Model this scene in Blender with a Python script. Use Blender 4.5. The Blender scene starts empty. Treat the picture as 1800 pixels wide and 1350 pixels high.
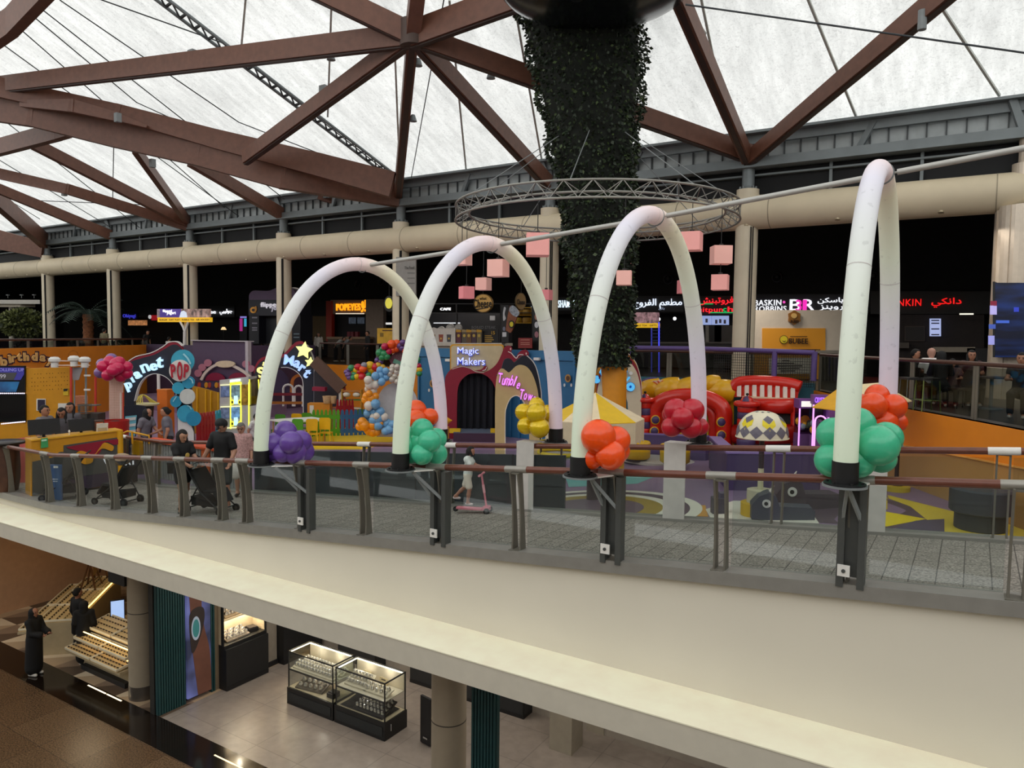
import bpy, bmesh, math, random
import numpy as np
from mathutils import Vector, Matrix
from math import sin, cos, pi, radians, sqrt, atan2
random.seed(7)
SC = bpy.context.scene
COL = SC.collection
# ---------------------------------------------------------------- camera
# world: x runs along the footbridge (towards the viewer's right), y away from it, z up, ground floor z = 0
EYE = Vector((0, 0, 8.3))
FPX, YAW, PIT, ROL = 1300.0, radians(32.0), radians(-3.56), radians(0.7)
FW = Vector((-sin(YAW)*cos(PIT), cos(YAW)*cos(PIT), sin(PIT)))
_r0 = Vector((cos(YAW), sin(YAW), 0)); _u0 = _r0.cross(FW)
RT = cos(ROL)*_r0 + sin(ROL)*_u0
UPV = RT.cross(FW)
cd = bpy.data.cameras.new('camera'); cam = bpy.data.objects.new('camera', cd); COL.objects.link(cam)
cam.matrix_world = Matrix(((RT.x, UPV.x, -FW.x, EYE.x), (RT.y, UPV.y, -FW.y, EYE.y), (RT.z, UPV.z, -FW.z, EYE.z), (0, 0, 0, 1)))
cd.sensor_fit = 'HORIZONTAL'; cd.sensor_width = 36.0; cd.lens = 36.0*FPX/1800; cd.clip_start = 0.1; cd.clip_end = 400
SC.camera = cam
# ---------------------------------------------------------------- world, exposure, large lights
SC.view_settings.view_transform = 'Standard'; SC.view_settings.look = 'None'
SC.view_settings.gamma = 1.0; SC.view_settings.exposure = 0.0; SC.view_settings.use_curve_mapping = False
W = bpy.data.worlds.new('sky'); SC.world = W; W.use_nodes = True
bg = W.node_tree.nodes['Background']; bg.inputs[0].default_value = (0.98, 0.985, 0.97, 1); bg.inputs[1].default_value = 1.72
def area(name, loc, size, energy, color, rot=(0, 0, 0), sy=None):
 l = bpy.data.lights.new(name, 'AREA'); l.energy = energy; l.color = color; l.size = size
 if sy: l.shape = 'RECTANGLE'; l.size_y = sy
 o = bpy.data.objects.new(name, l); o.location = loc; o.rotation_euler = rot; COL.objects.link(o); return o
def point(name, loc, energy, color=(1, .9, .75), r=.1):
 l = bpy.data.lights.new(name, 'POINT'); l.energy = energy; l.color = color; l.shadow_soft_size = r
 o = bpy.data.objects.new(name, l); o.location = loc; COL.objects.link(o); return o
LIGHTS_HERE = True
# ---------------------------------------------------------------- pixel back-projection onto real planes
def ray(px, py): return FW + RT*((px-900)/FPX) + UPV*((675-py)/FPX)
def PZ(px, py, z): d = ray(px, py); return EYE + d*((z-EYE.z)/d.z)
def PN(px, py, n): d = ray(px, py); return EYE + d*(n/d.y)
def PD(px, py, D): return EYE + ray(px, py)*D
class Plane:
 """vertical plane through p0, horizontal axis at angle a (degrees from +x); faces the near side"""
 def __init__(s, p0, a=32.0):
  s.p0 = Vector(p0); s.x = Vector((cos(radians(a)), sin(radians(a)), 0)); s.n = Vector((s.x.y, -s.x.x, 0)); s.a = a
 def px(s, x, y, off=0):
  d = ray(x, y); t = ((s.p0+s.n*off-EYE).dot(s.n))/d.dot(s.n); return EYE + d*t
 def sh(s, off): return Plane(s.p0+s.n*off, s.a)
def plane_at(x, y, z=None, D=None, n=None, a=32.0):
 p = PZ(x, y, z) if z is not None else (PD(x, y, D) if D else PN(x, y, n)); return Plane(p, a)
# ---------------------------------------------------------------- materials
def lin(h):
 if isinstance(h, str):
  h = h.lstrip('#'); c = [int(h[i:i+2], 16)/255 for i in (0, 2, 4)]
 else: c = [v/255 for v in h]
 return tuple((v/12.92 if v <= .04045 else ((v+.055)/1.055)**2.4) for v in c)
_mats = {}
def M(h, rough=.6, metal=0, var=.06, scale=6., bump=0, emit=0, alpha=1, key=None, coat=0, detail=3):
 k = key or (str(h), rough, metal, var, scale, bump, emit, alpha, coat)
 if k in _mats: return _mats[k]
 m = bpy.data.materials.new('surface'); m.use_nodes = True; _mats[k] = m
 nt = m.node_tree; b = nt.nodes['Principled BSDF']; c = lin(h)
 b.inputs['Roughness'].default_value = rough; b.inputs['Metallic'].default_value = metal
 if coat: b.inputs['Coat Weight'].default_value = coat
 tc = nt.nodes.new('ShaderNodeTexCoord'); nz = nt.nodes.new('ShaderNodeTexNoise')
 nz.inputs['Scale'].default_value = scale; nz.inputs['Detail'].default_value = detail
 nt.links.new(tc.outputs['Object'], nz.inputs['Vector'])
 rp = nt.nodes.new('ShaderNodeValToRGB'); nt.links.new(nz.outputs['Fac'], rp.inputs['Fac'])
 rp.color_ramp.elements[0].position = .3; rp.color_ramp.elements[1].position = .7
 rp.color_ramp.elements[0].color = tuple(max(0, v*(1-var)) for v in c)+(1,)
 rp.color_ramp.elements[1].color = tuple(min(1, v*(1+var)) for v in c)+(1,)
 nt.links.new(rp.outputs['Color'], b.inputs['Base Color'])
 if bump:
  bp = nt.nodes.new('ShaderNodeBump'); bp.inputs['Strength'].default_value = bump; bp.inputs['Distance'].default_value = .02
  nt.links.new(nz.outputs['Fac'], bp.inputs['Height']); nt.links.new(bp.outputs['Normal'], b.inputs['Normal'])
 if emit:
  b.inputs['Emission Strength'].default_value = emit; nt.links.new(rp.outputs['Color'], b.inputs['Emission Color'])
 return m
def GLASS(tint='f2f6f5', gloss=.06, key='glass', rough=.02, edge=.5):
 k = ('G', key)
 if k in _mats: return _mats[k]
 m = bpy.data.materials.new('clear_glass'); m.use_nodes = True; nt = m.node_tree; nt.nodes.clear(); _mats[k] = m
 o = nt.nodes.new('ShaderNodeOutputMaterial'); mx = nt.nodes.new('ShaderNodeMixShader')
 t = nt.nodes.new('ShaderNodeBsdfTransparent'); g = nt.nodes.new('ShaderNodeBsdfGlossy'); f = nt.nodes.new('ShaderNodeLayerWeight')
 t.inputs[0].default_value = lin(tint)+(1,); g.inputs['Roughness'].default_value = rough
 pw = nt.nodes.new('ShaderNodeMath'); pw.operation = 'POWER'; pw.inputs[1].default_value = 4.0
 ad = nt.nodes.new('ShaderNodeMath'); ad.operation = 'MULTIPLY_ADD'; ad.inputs[1].default_value = edge; ad.inputs[2].default_value = gloss*.5
 nt.links.new(f.outputs['Facing'], pw.inputs[0]); nt.links.new(pw.outputs[0], ad.inputs[0]); nt.links.new(ad.outputs[0], mx.inputs[0])
 nt.links.new(t.outputs[0], mx.inputs[1]); nt.links.new(g.outputs[0], mx.inputs[2]); nt.links.new(mx.outputs[0], o.inputs[0])
 return m
def nodes_of(name):
 m = bpy.data.materials.new(name); m.use_nodes = True; return m, m.node_tree, m.node_tree.nodes['Principled BSDF']
def N(nt, kind, **kw):
 n = nt.nodes.new(kind)
 for k, v in kw.items():
  if k in n.inputs: n.inputs[k].default_value = v
  else: setattr(n, k, v)
 return n
def tile_mat(name, c1, c2, grout, sx, sy, rough, speck=0, rot=0, mortar=.01, offset=0.0, nscale=60):
 m, nt, b = nodes_of(name); L = nt.links
 tc = N(nt, 'ShaderNodeTexCoord'); mp = N(nt, 'ShaderNodeMapping'); mp.inputs['Rotation'].default_value = (0, 0, rot)
 L.new(tc.outputs['Object'], mp.inputs['Vector'])
 br = N(nt, 'ShaderNodeTexBrick'); br.offset = offset
 br.inputs['Color1'].default_value = lin(c1)+(1,); br.inputs['Color2'].default_value = lin(c2)+(1,); br.inputs['Mortar'].default_value = lin(grout)+(1,)
 br.inputs['Scale'].default_value = 1; br.inputs['Brick Width'].default_value = sx; br.inputs['Row Height'].default_value = sy
 br.inputs['Mortar Size'].default_value = mortar; br.inputs['Mortar Smooth'].default_value = 0
 L.new(mp.outputs['Vector'], br.inputs['Vector'])
 if speck:
  nz = N(nt, 'ShaderNodeTexNoise', Scale=nscale, Detail=4.0); L.new(tc.outputs['Object'], nz.inputs['Vector'])
  mr = N(nt, 'ShaderNodeMapRange'); mr.inputs[1].default_value = .35; mr.inputs[2].default_value = .65; mr.inputs[3].default_value = 1-speck; mr.inputs[4].default_value = 1+speck
  L.new(nz.outputs['Fac'], mr.inputs[0])
  mx = N(nt, 'ShaderNodeMix', data_type='RGBA', blend_type='MULTIPLY'); mx.inputs[0].default_value = 1
  cc = N(nt, 'ShaderNodeCombineColor'); [L.new(mr.outputs[0], cc.inputs[i]) for i in range(3)]
  L.new(br.outputs['Color'], mx.inputs[6]); L.new(cc.outputs[0], mx.inputs[7]); L.new(mx.outputs[2], b.inputs['Base Color'])
 else: L.new(br.outputs['Color'], b.inputs['Base Color'])
 b.inputs['Roughness'].default_value = rough
 return m
# ---------------------------------------------------------------- mesh builder
class MB:
 def __init__(s): s.v = []; s.f = []; s.m = []
 def add(s, vs, fs, mi=0):
  o = len(s.v); s.v += [tuple(v) for v in vs]; s.f += [tuple(i+o for i in f) for f in fs]; s.m += [mi]*len(fs); return s
 def box(s, c, size, rz=0, mi=0, rot=None):
  c = Vector(c); hx, hy, hz = size[0]/2, size[1]/2, size[2]/2
  R = rot if rot is not None else Matrix.Rotation(rz, 3, 'Z')
  vs = [c + R @ Vector((x*hx, y*hy, z*hz)) for x in (-1, 1) for y in (-1, 1) for z in (-1, 1)]
  return s.add(vs, [(0, 1, 3, 2), (4, 6, 7, 5), (0, 4, 5, 1), (2, 3, 7, 6), (0, 2, 6, 4), (1, 5, 7, 3)], mi)
 def span(s, a, b, mi=0):
  return s.box([(a[i]+b[i])/2 for i in range(3)], [abs(b[i]-a[i]) for i in range(3)], mi=mi)
 def rbox(s, c, size, r=.02, rz=0, mi=0, seg=3):
  """box with rounded vertical edges"""
  hx, hy = size[0]/2-r, size[1]/2-r; pts = []
  for cx, cy, a0 in ((hx, hy, 0), (-hx, hy, 90), (-hx, -hy, 180), (hx, -hy, 270)):
   for k in range(seg+1):
    a = radians(a0+90*k/seg); pts.append((cx+r*cos(a), cy+r*sin(a)))
  R = Matrix.Rotation(rz, 3, 'Z'); c = Vector(c)
  w = [R @ Vector((x, y, 0)) for x, y in pts]; n = len(w); h = Vector((0, 0, size[2]/2))
  return s.add([c+q-h for q in w]+[c+q+h for q in w], [tuple(range(n))[::-1], tuple(range(n, 2*n))]+[(i, (i+1) % n, n+(i+1) % n, n+i) for i in range(n)], mi)
 def beam(s, a, b, w, h, up=(0, 0, 1), mi=0, w2=None, h2=None):
  a, b = Vector(a), Vector(b); d = (b-a).normalized(); u = Vector(up); x = d.cross(u)
  if x.length < 1e-4: x = d.cross(Vector((1, 0, 0)))
  x.normalize(); y = x.cross(d); w2 = w2 or w; h2 = h2 or h
  vs = [a+x*i*w/2+y*j*h/2 for i, j in ((-1, -1), (1, -1), (1, 1), (-1, 1))]+[b+x*i*w2/2+y*j*h2/2 for i, j in ((-1, -1), (1, -1), (1, 1), (-1, 1))]
  return s.add(vs, [(3, 2, 1, 0), (4, 5, 6, 7), (0, 1, 5, 4), (1, 2, 6, 5), (2, 3, 7, 6), (3, 0, 4, 7)], mi)
 def tube(s, path, r, seg=10, cap=True, mi=0, flat=None):
  P = [Vector(p) for p in path]; n = len(P); rs = r if isinstance(r, (list, tuple)) else [r]*n
  o = len(s.v); t0 = (P[1]-P[0]).normalized(); u = t0.orthogonal().normalized()
  for i in range(n):
   t = ((P[min(i+1, n-1)]-P[max(i-1, 0)])).normalized()
   u = (u - t*u.dot(t)); u = u.normalized() if u.length > 1e-6 else t.orthogonal().normalized()
   w = t.cross(u)
   for k in range(seg):
    a = 2*pi*k/seg; s.v.append(tuple(P[i]+u*(rs[i]*cos(a))+w*(rs[i]*sin(a)*(flat or 1))))
  for i in range(n-1):
   for k in range(seg):
    k2 = (k+1) % seg; s.f.append((o+i*seg+k, o+i*seg+k2, o+(i+1)*seg+k2, o+(i+1)*seg+k)); s.m.append(mi)
  if cap:
   s.f.append(tuple(o+k for k in range(seg))[::-1]); s.f.append(tuple(o+(n-1)*seg+k for k in range(seg))); s.m += [mi, mi]
  return s
 def cyl(s, a, b, r, r2=None, seg=16, mi=0): return s.tube([a, b], [r, r if r2 is None else r2], seg, mi=mi)
 def lathe(s, prof, c=(0, 0, 0), seg=24, mi=0, sx=1, sy=1, cap=True):
  o = len(s.v); n = len(prof)
  for r, z in prof:
   for k in range(seg):
    a = 2*pi*k/seg; s.v.append((c[0]+r*sx*cos(a), c[1]+r*sy*sin(a), c[2]+z))
  for i in range(n-1):
   for k in range(seg):
    k2 = (k+1) % seg; s.f.append((o+i*seg+k, o+i*seg+k2, o+(i+1)*seg+k2, o+(i+1)*seg+k)); s.m.append(mi)
  if cap:
   s.f.append(tuple(o+k for k in range(seg))[::-1]); s.f.append(tuple(o+(n-1)*seg+k for k in range(seg))); s.m += [mi, mi]
  return s
 def ball(s, c, r, seg=16, rings=10, sc=(1, 1, 1), mi=0, rot=None):
  c = Vector(c); o = len(s.v); R = rot if rot is not None else Matrix.Identity(3)
  pts = [Vector((0, 0, -1))]
  for i in range(1, rings):
   ph = -pi/2+pi*i/rings
   for k in range(seg): pts.append(Vector((cos(ph)*cos(2*pi*k/seg), cos(ph)*sin(2*pi*k/seg), sin(ph))))
  pts.append(Vector((0, 0, 1)))
  for p in pts: s.v.append(tuple(c+R @ Vector((p.x*r*sc[0], p.y*r*sc[1], p.z*r*sc[2]))))
  F = []
  for k in range(seg): F.append((o, o+1+(k+1) % seg, o+1+k))
  for i in range(rings-2):
   for k in range(seg):
    a = o+1+i*seg+k; b = o+1+i*seg+(k+1) % seg; F.append((a, b, b+seg, a+seg))
  e = len(s.v)-1; st = o+1+(rings-2)*seg
  for k in range(seg): F.append((st+k, st+(k+1) % seg, e))
  s.f += F; s.m += [mi]*len(F); return s
 def prism(s, pts, d, mi=0):
  """extrude a planar polygon (3-D points) by vector d"""
  P = [Vector(p) for p in pts]; n = len(P); d = Vector(d)
  return s.add(P+[p+d for p in P], [tuple(range(n))[::-1], tuple(range(n, 2*n))]+[(i, (i+1) % n, n+(i+1) % n, n+i) for i in range(n)], mi)
 def grid(s, fn, nu, nv, mi=0):
  o = len(s.v)
  for j in range(nv+1):
   for i in range(nu+1): s.v.append(tuple(fn(i/nu, j/nv)))
  for j in range(nv):
   for i in range(nu):
    a = o+j*(nu+1)+i; s.f.append((a, a+1, a+nu+2, a+nu+1)); s.m.append(mi)
  return s
def obj(name, mb, mats, parent=None, smooth=False, world=False, fix=False):
 me = bpy.data.meshes.new(name)
 vs = mb.v
 if world and parent is not None:
  inv = parent.matrix_basis.inverted()
  if parent.parent is not None: inv = inv @ parent.parent.matrix_basis.inverted()
  vs = [tuple(inv @ Vector(v)) for v in vs]
 me.from_pydata(vs, [], mb.f)
 ms = mats if isinstance(mats, (list, tuple)) else [mats]
 for m in ms: me.materials.append(m)
 if len(ms) > 1: me.polygons.foreach_set('material_index', mb.m)
 if fix:
  bm = bmesh.new(); bm.from_mesh(me); bmesh.ops.recalc_face_normals(bm, faces=bm.faces); bm.to_mesh(me); bm.free()
 if smooth:
  me.polygons.foreach_set('use_smooth', [True]*len(me.polygons))
  if smooth != 'all':
   try: me.set_sharp_from_angle(angle=radians(38))
   except Exception: pass
 me.update()
 o = bpy.data.objects.new(name, me); COL.objects.link(o)
 if parent is not None: o.parent = parent
 return o
def tag(o, label=None, cat=None, group=None, kind=None):
 if label: o['label'] = label
 if cat: o['category'] = cat
 if group: o['group'] = group
 if kind: o['kind'] = kind
 return o
def thing(name, label, cat, loc=(0, 0, 0), rz=0, group=None):
 o = bpy.data.objects.new(name, None); COL.objects.link(o); o.empty_display_size = .1
 o.location = loc; o.rotation_euler = (0, 0, rz); o.matrix_basis = Matrix.Translation(Vector(loc)) @ Matrix.Rotation(rz, 4, 'Z')
 return tag(o, label, cat, group)
def struct(name, mb, mats, smooth=False, fix=False):
 o = obj(name, mb, mats, smooth=smooth, fix=fix); o['kind'] = 'structure'; return o
def kids(o): return [c for c in COL.objects if c.parent is o]
def dup(root, loc, rz=0, label=None, group=None, scale=None):
 r = root.copy(); COL.objects.link(r); r.matrix_basis = Matrix.Translation(Vector(loc)) @ Matrix.Rotation(rz, 4, 'Z')
 if scale: r.scale = (scale,)*3
 if label: r['label'] = label
 if group: r['group'] = group
 for ch in list(root.children):
  c = ch.copy(); COL.objects.link(c); c.parent = r
  for g in list(ch.children):
   d = g.copy(); COL.objects.link(d); d.parent = c
 return r
def text_mb(s, size=1., extrude=.02, offset=0., align='CENTER', shear=0., space=1., res=3):
 cu = bpy.data.curves.new('t', 'FONT'); cu.body = s; cu.size = size; cu.extrude = extrude; cu.offset = offset; cu.shear = shear
 cu.align_x = align; cu.align_y = 'CENTER'; cu.space_character = space; cu.resolution_u = res
 o = bpy.data.objects.new('t', cu); COL.objects.link(o)
 dg = bpy.context.evaluated_depsgraph_get(); dg.update()
 me = bpy.data.meshes.new_from_object(o.evaluated_get(dg))
 mb = MB(); mb.v = [tuple(v.co) for v in me.vertices]; mb.f = [tuple(p.vertices) for p in me.polygons]; mb.m = [0]*len(mb.f)
 bpy.data.objects.remove(o); bpy.data.curves.remove(cu); bpy.data.meshes.remove(me)
 return mb
def fit_text(s, p0, x, up, width=None, height=None, extrude=.02, offset=0., shear=0., rot=0., space=1., into=None, mi=0, sx=None):
 """letters centred on p0 in the plane (x, up), scaled to width and/or height in metres"""
 mb = text_mb(s, 1., 0.02, min(offset, .006) if any(c in 'MNWmnw' for c in s) else offset, shear=shear, space=space)
 if not mb.v: return into or mb
 xs = [v[0] for v in mb.v]; ys = [v[1] for v in mb.v]; w = max(xs)-min(xs); h = max(ys)-min(ys); cx = (max(xs)+min(xs))/2; cy = (max(ys)+min(ys))/2
 kx = width/w if width else height/h; ky = height/h if height else kx
 if width is None: kx = ky
 x = Vector(x).normalized(); up = Vector(up).normalized(); nn = x.cross(up)
 if rot: x, up = x*cos(rot)+up*sin(rot), up*cos(rot)-x*sin(rot)
 p0 = Vector(p0)
 out = into or MB()
 out.add([p0+x*((v[0]-cx)*kx)+up*((v[1]-cy)*ky)+nn*(v[2]/.02*extrude) for v in mb.v], mb.f, mi)
 return out
def arc(c, r, a0, a1, n=10, ry=None):
 return [(c[0]+r*cos(radians(a0+(a1-a0)*i/n)), c[1]-(ry or r)*sin(radians(a0+(a1-a0)*i/n))) for i in range(n+1)]
def spline(pts, n=6, closed=False):
 """Catmull-Rom through points"""
 P = [Vector(p) for p in pts]; out = []; m = len(P)
 rng = m if closed else m-1
 for i in range(rng):
  p0 = P[(i-1) % m] if closed or i > 0 else P[0]*2-P[1]; p1 = P[i]; p2 = P[(i+1) % m]
  p3 = P[(i+2) % m] if closed or i+2 < m else P[m-1]*2-P[m-2]
  for k in range(n):
   t = k/n; out.append(.5*((2*p1)+(p2-p0)*t+(2*p0-5*p1+4*p2-p3)*t*t+(3*p1-p0-3*p2+p3)*t**3))
 if not closed: out.append(P[-1])
 return out
def spl2(pts, n=6, closed=False): return [(v.x, v.y) for v in spline([(p[0], p[1], 0) for p in pts], n, closed)]
def panel(name, pix, pl, th, mat, parent, off=0, smooth=False, fix=True):
 """board cut to an outline, lying in plane pl, with thickness th"""
 mb = MB().prism([pl.px(x, y, off) for x, y in pix], -pl.n*th)
 return obj(name, mb, mat, parent, world=True, fix=True, smooth=smooth)
# ================================================================ building shell
DZ0, DSL = 5.82, 0.0788
def deck(s): return max(4.47, DZ0+DSL*s)
def gz(s): return 4.5+.55*min(1, max(0, (s+9)/7.5))
def PG(px, py, lift=0):
 p = PZ(px, py, 4.5)
 for _ in range(14): p = PZ(px, py, gz(p.x)+lift)
 return p
GZ, FZ = 4.5, 6.78           # playground floor, food court floor
m_cream = M('dcd5c6', .55, var=.03, scale=.6)
m_ledge = M('fff6dc', .6, var=.05, scale=3, detail=6)
m_grey = M('6a6a68', .45, .3, var=.05)
m_steel = M('7a8183', .5, .2, var=.08, scale=2)
m_steel_lt = M('84898a', .55, .1, var=.06)
m_dark = M('101013', .8, var=.2)
m_black = M('141416', .5, var=.1)
m_orange = M('e68a1c', .5, var=.04, scale=1.5)
m_purple = M('4b3a55', .6, var=.06)
m_blue = M('2d6c99', .5, var=.05)
m_teal = M('2d6675', .6, var=.05)
m_column = M('d8cbb2', .5, var=.04, scale=2)
m_tubecol = M('d6c7aa', .55, var=.05, scale=1.2)
# ---- ground floor
m_granite = tile_mat('granite', '66503a', '57422e', '46362a', 1.2, 1.2, .25, speck=.5, mortar=.006, nscale=35)
struct('floor', MB().span((-60, -12, -.2), (10, 8.42, 0)), m_granite)
struct('floor', MB().span((-60, 8.42, -.2), (10, 9.2, 0)), M('17100c', .12, var=.3, scale=3))
m_shoptile = tile_mat('shop_tile', '8f857c', '8b8178', '78706a', 1.2, 1.2, .3, speck=.08, nscale=5)
struct('floor', MB().span((-14.6, 9.2, -.2), (10, 16, 0)), m_shoptile)
# optician's zig-zag floor of cream, tan and brown triangles
mo, nt, b = nodes_of('triangle_floor'); L = nt.links
tc = N(nt, 'ShaderNodeTexCoord'); sp = N(nt, 'ShaderNodeSeparateXYZ'); L.new(tc.outputs['Object'], sp.inputs[0])
def mth(op, a, bb=None, v=None):
 n = N(nt, 'ShaderNodeMath', operation=op); L.new(a, n.inputs[0])
 if bb is not None: L.new(bb, n.inputs[1])
 elif v is not None: n.inputs[1].default_value = v
 return n.outputs[0]
u = mth('FRACT', mth('MULTIPLY', sp.outputs[0], v=1.1)); v = mth('FRACT', mth('MULTIPLY', sp.outputs[1], v=1.1))
gt = mth('GREATER_THAN', u, v); chk = mth('MODULO', mth('ADD', mth('FLOOR', mth('MULTIPLY', sp.outputs[0], v=1.1)), mth('FLOOR', mth('MULTIPLY', sp.outputs[1], v=1.1))), v=2.0)
f = mth('MULTIPLY', mth('ADD', mth('ADD', gt, mth('ABSOLUTE', chk)), gt), v=.33)
cr = N(nt, 'ShaderNodeValToRGB'); cr.color_ramp.interpolation = 'CONSTANT'; L.new(f, cr.inputs[0])
cr.color_ramp.elements[0].color = lin('d8c4a6')+(1,); cr.color_ramp.elements[1].position = .3; cr.color_ramp.elements[1].color = lin('8a7460')+(1,)
e = cr.color_ramp.elements.new(.6); e.color = lin('b39a7c')+(1,); e = cr.color_ramp.elements.new(.9); e.color = lin('5d4c3e')+(1,)
L.new(cr.outputs[0], b.inputs['Base Color']); b.inputs['Roughness'].default_value = .35
struct('floor', MB().span((-24, 9.2, -.2), (-14.6, 16, 0)), mo)
struct('wall_left', MB().span((-24.3, 8.0, 0), (-24.0, 24, 3.83)), M('c49a78', .5, var=.05))
struct('wall_back', MB().span((-24, 16, 0), (10, 16.3, 3.83)), M('6d6154', .6))
struct('trim_1', MB().span((-14.6, 13.82, 0), (-2, 13.95, 3.83)), M('a59d92', .6))
# ---- bridge slab: ledge, band, soffit, upstand
struct('trim_2', MB().span((-62, 7.58, 3.83), (9, 8.5, 4.155)), M('cfc8b8', .6, var=.03))  # shade on the band front is put into this darker colour
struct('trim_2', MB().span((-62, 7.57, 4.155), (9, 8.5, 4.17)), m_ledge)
struct('ceiling', MB().span((-62, 8.5, 3.83), (9, 30, 4.17)), m_cream)
up = MB(); ss = [-62, -17.1, 8]
up.prism([(s, 8.40, 4.17) for s in ss]+[(s, 8.40, deck(s)-.11) for s in ss[::-1]], (0, .2, 0))
struct('wall_bridge', up, m_cream, fix=True)
cb = MB()
for a, b_ in ((-62, -17.1), (-17.1, 8)):
 for n0, n1, top in ((8.30, 8.62, .03), (10.82, 11.1, .04)):
  if n0 > 9 and a < -18: a = -19.2
  P = [(a, n0, deck(a)+top), (b_, n0, deck(b_)+top), (b_, n0, deck(b_)-.12), (a, n0, deck(a)-.12)]
  cb.prism(P, (0, n1-n0, 0))
struct('trim_3', cb, M('8f8c86', .42, .25, var=.06), fix=True)
m_paver = tile_mat('paver', '908980', '857e75', '4d4842', .25, .42, .75, speck=.5, nscale=45, mortar=.006)
dk = MB()
for a, b_ in ((-17.1, 8),):
 dk.prism([(a, 8.5, deck(a)), (b_, 8.5, deck(b_)), (b_, 8.5, deck(b_)-.3), (a, 8.5, deck(a)-.3)], (0, 2.45, 0))
struct('floor_bridge', dk, m_paver, fix=True)
struct('floor_plaza', MB().span((-62, 8.5, 4.17), (-17.1, 12, deck(-62))), m_paver)
# ---- playground floor with its coloured patches
m_vinyl = M('8d7390', .45, var=.04, scale=1)
struct('floor_playground', MB().prism([(s, 11.1, z) for s, z in ((-62, 4.17), (9, 4.17), (9, gz(9)), (-1.5, gz(-1.5)), (-9, GZ), (-62, GZ))], (0, 17.3, 0)), m_vinyl, fix=True)
def patch(pix, hexc, lift=.004, mat=None):
 pts = [PG(x, y, lift) for x, y in pix]
 o = struct('floor_patch', MB().prism(pts, (0, 0, -.003)), mat or M(hexc, .45, var=.03), fix=True); return o
patch([(560, 752), (700, 750), (705, 772), (640, 790), (500, 790), (470, 770)], 'f0c31c')
patch([(990, 828), (1180, 826), (1120, 850), (1000, 856)], '6fb0ae')
patch([(1120, 850), (1260, 842), (1480, 845), (1480, 870), (1330, 905), (1140, 905)], '8b7492')
patch([(1140, 880), (1175, 876), (1185, 886), (1160, 900), (1140, 896)], '5f9aa0', .007)
patch([(1125, 889), (1240, 888), (1245, 908), (1120, 902)], 'd79a3c', .007)
patch([(1240, 895), (1290, 880), (1350, 882), (1420, 890), (1440, 920), (1250, 912)], 'e9e2d2', .010)
patch([(1398, 872), (1440, 866), (1560, 874), (1560, 895), (1480, 892), (1420, 884)], 'd9bd1f', .006)
patch([(1390, 872), (1400, 872), (1480, 884), (1560, 878), (1590, 884), (1618, 900), (1632, 914), (1560, 930), (1440, 918)], '5a4854', .008)
patch([(1560, 870), (1600, 880), (1680, 900), (1800, 920), (1800, 960), (1600, 950), (1630, 914), (1600, 890), (1562, 876)], 'e3c63c', .009)
patch([(1545, 897), (1628, 912), (1560, 925), (1540, 928)], 'f2d400', .011)
patch([(1580, 925), (1610, 915), (1660, 912), (1660, 940), (1560, 940)], '4c4660', .013)
patch([(1620, 850), (1800, 850), (1800, 905), (1700, 890), (1640, 870)], 'c99a5a', .005)
# concentric rings round the post of the striped canopy
rc = PG(1040, 895)
for k, (r0, hx) in enumerate(((2.3, 'ece6d6'), (2.05, '5c4c5a'), (1.75, 'ece6d6'), (1.5, 'a58a35'), (1.1, '6b5866'))):
 struct('floor_patch', MB().prism([(rc.x+r0*cos(a*pi/24), rc.y+r0*sin(a*pi/24), gz(rc.x+r0*cos(a*pi/24))+.012+.004*k) for a in range(48)], (0, 0, -.004)), M(hx, .45, var=.03))
# raised platform behind the yellow fence area
struct('floor_platform', MB().span((-38, 21.6, GZ), (-27.6, 24, GZ+.55)), M('8a7590', .5))
# ---- food court floor, fascia walls round the playground
edge = [(-62, 24.0), (-30.2, 24.0), (-30.2, 28.2), (-19.5, 28.2), (-19.5, 24.0), (-11.7, 24.0), (-11.7, 24.55), (-4.2, 24.55), (-3.0, 22.2), (-1.33, 19.32), (-.08, 17.28), (.79, 15.78), (2.6, 13.2), (4.6, 11.2), (12, 11.2)]
fc = MB().prism([(s, n, FZ) for s, n in edge]+[(12, 60, FZ), (-80, 60, FZ), (-80, 24, FZ)], (0, 0, -.3))
struct('floor_foodcourt', fc, M('3d3832', .35, var=.1, scale=1), fix=True)
def wallseg(name, a, b, z0, z1, th, mat, z1b=None, sh=.03):
 a, b = Vector((a[0], a[1], 0)), Vector((b[0], b[1], 0)); n = Vector(((b-a).y, -(b-a).x, 0)).normalized(); a = a+n*sh; b = b+n*sh; z1b = z1b or z1
 P = [a+Vector((0, 0, z0)), b+Vector((0, 0, z0)), b+Vector((0, 0, z1b)), a+Vector((0, 0, z1))]
 return struct(name, MB().prism(P, -n*th), mat, fix=True)
wallseg('wall_party', (-26.2, 7.9), (-38.9, 24), GZ, 7.68, .25, m_orange)
wallseg('wall_purple', (-38.9, 24), (-34.7, 24), GZ, 7.72, .2, M('41334c', .6))
wallseg('wall_purple', (-34.7, 24), (-30.2, 24), GZ, 7.95, .2, m_purple)
struct('trim_5', MB().span((-34.7, 23.85, 7.95), (-30.2, 24.25, 8.0)), M('b9b2b8', .5))
struct('trim_6', MB().span((-30.3, 23.8, GZ), (-30.1, 24.0, 8.0)), M('b9b2b8', .5))
wallseg('wall_recess', (-30.2, 24.0), (-30.2, 28.2), GZ, FZ+1, .2, m_purple)
wallseg('wall_recess', (-30.2, 28.2), (-19.5, 28.2), GZ, FZ, .2, m_orange)
wallseg('wall_recess', (-19.5, 28.2), (-19.5, 24), GZ, FZ, .2, m_orange)
bw = MB().span((-19.5, 23.9, GZ), (-11.6, 24.1, 7.85)).span((-19.6, 23.82, 7.5), (-11.6, 23.9, 7.85))
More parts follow.
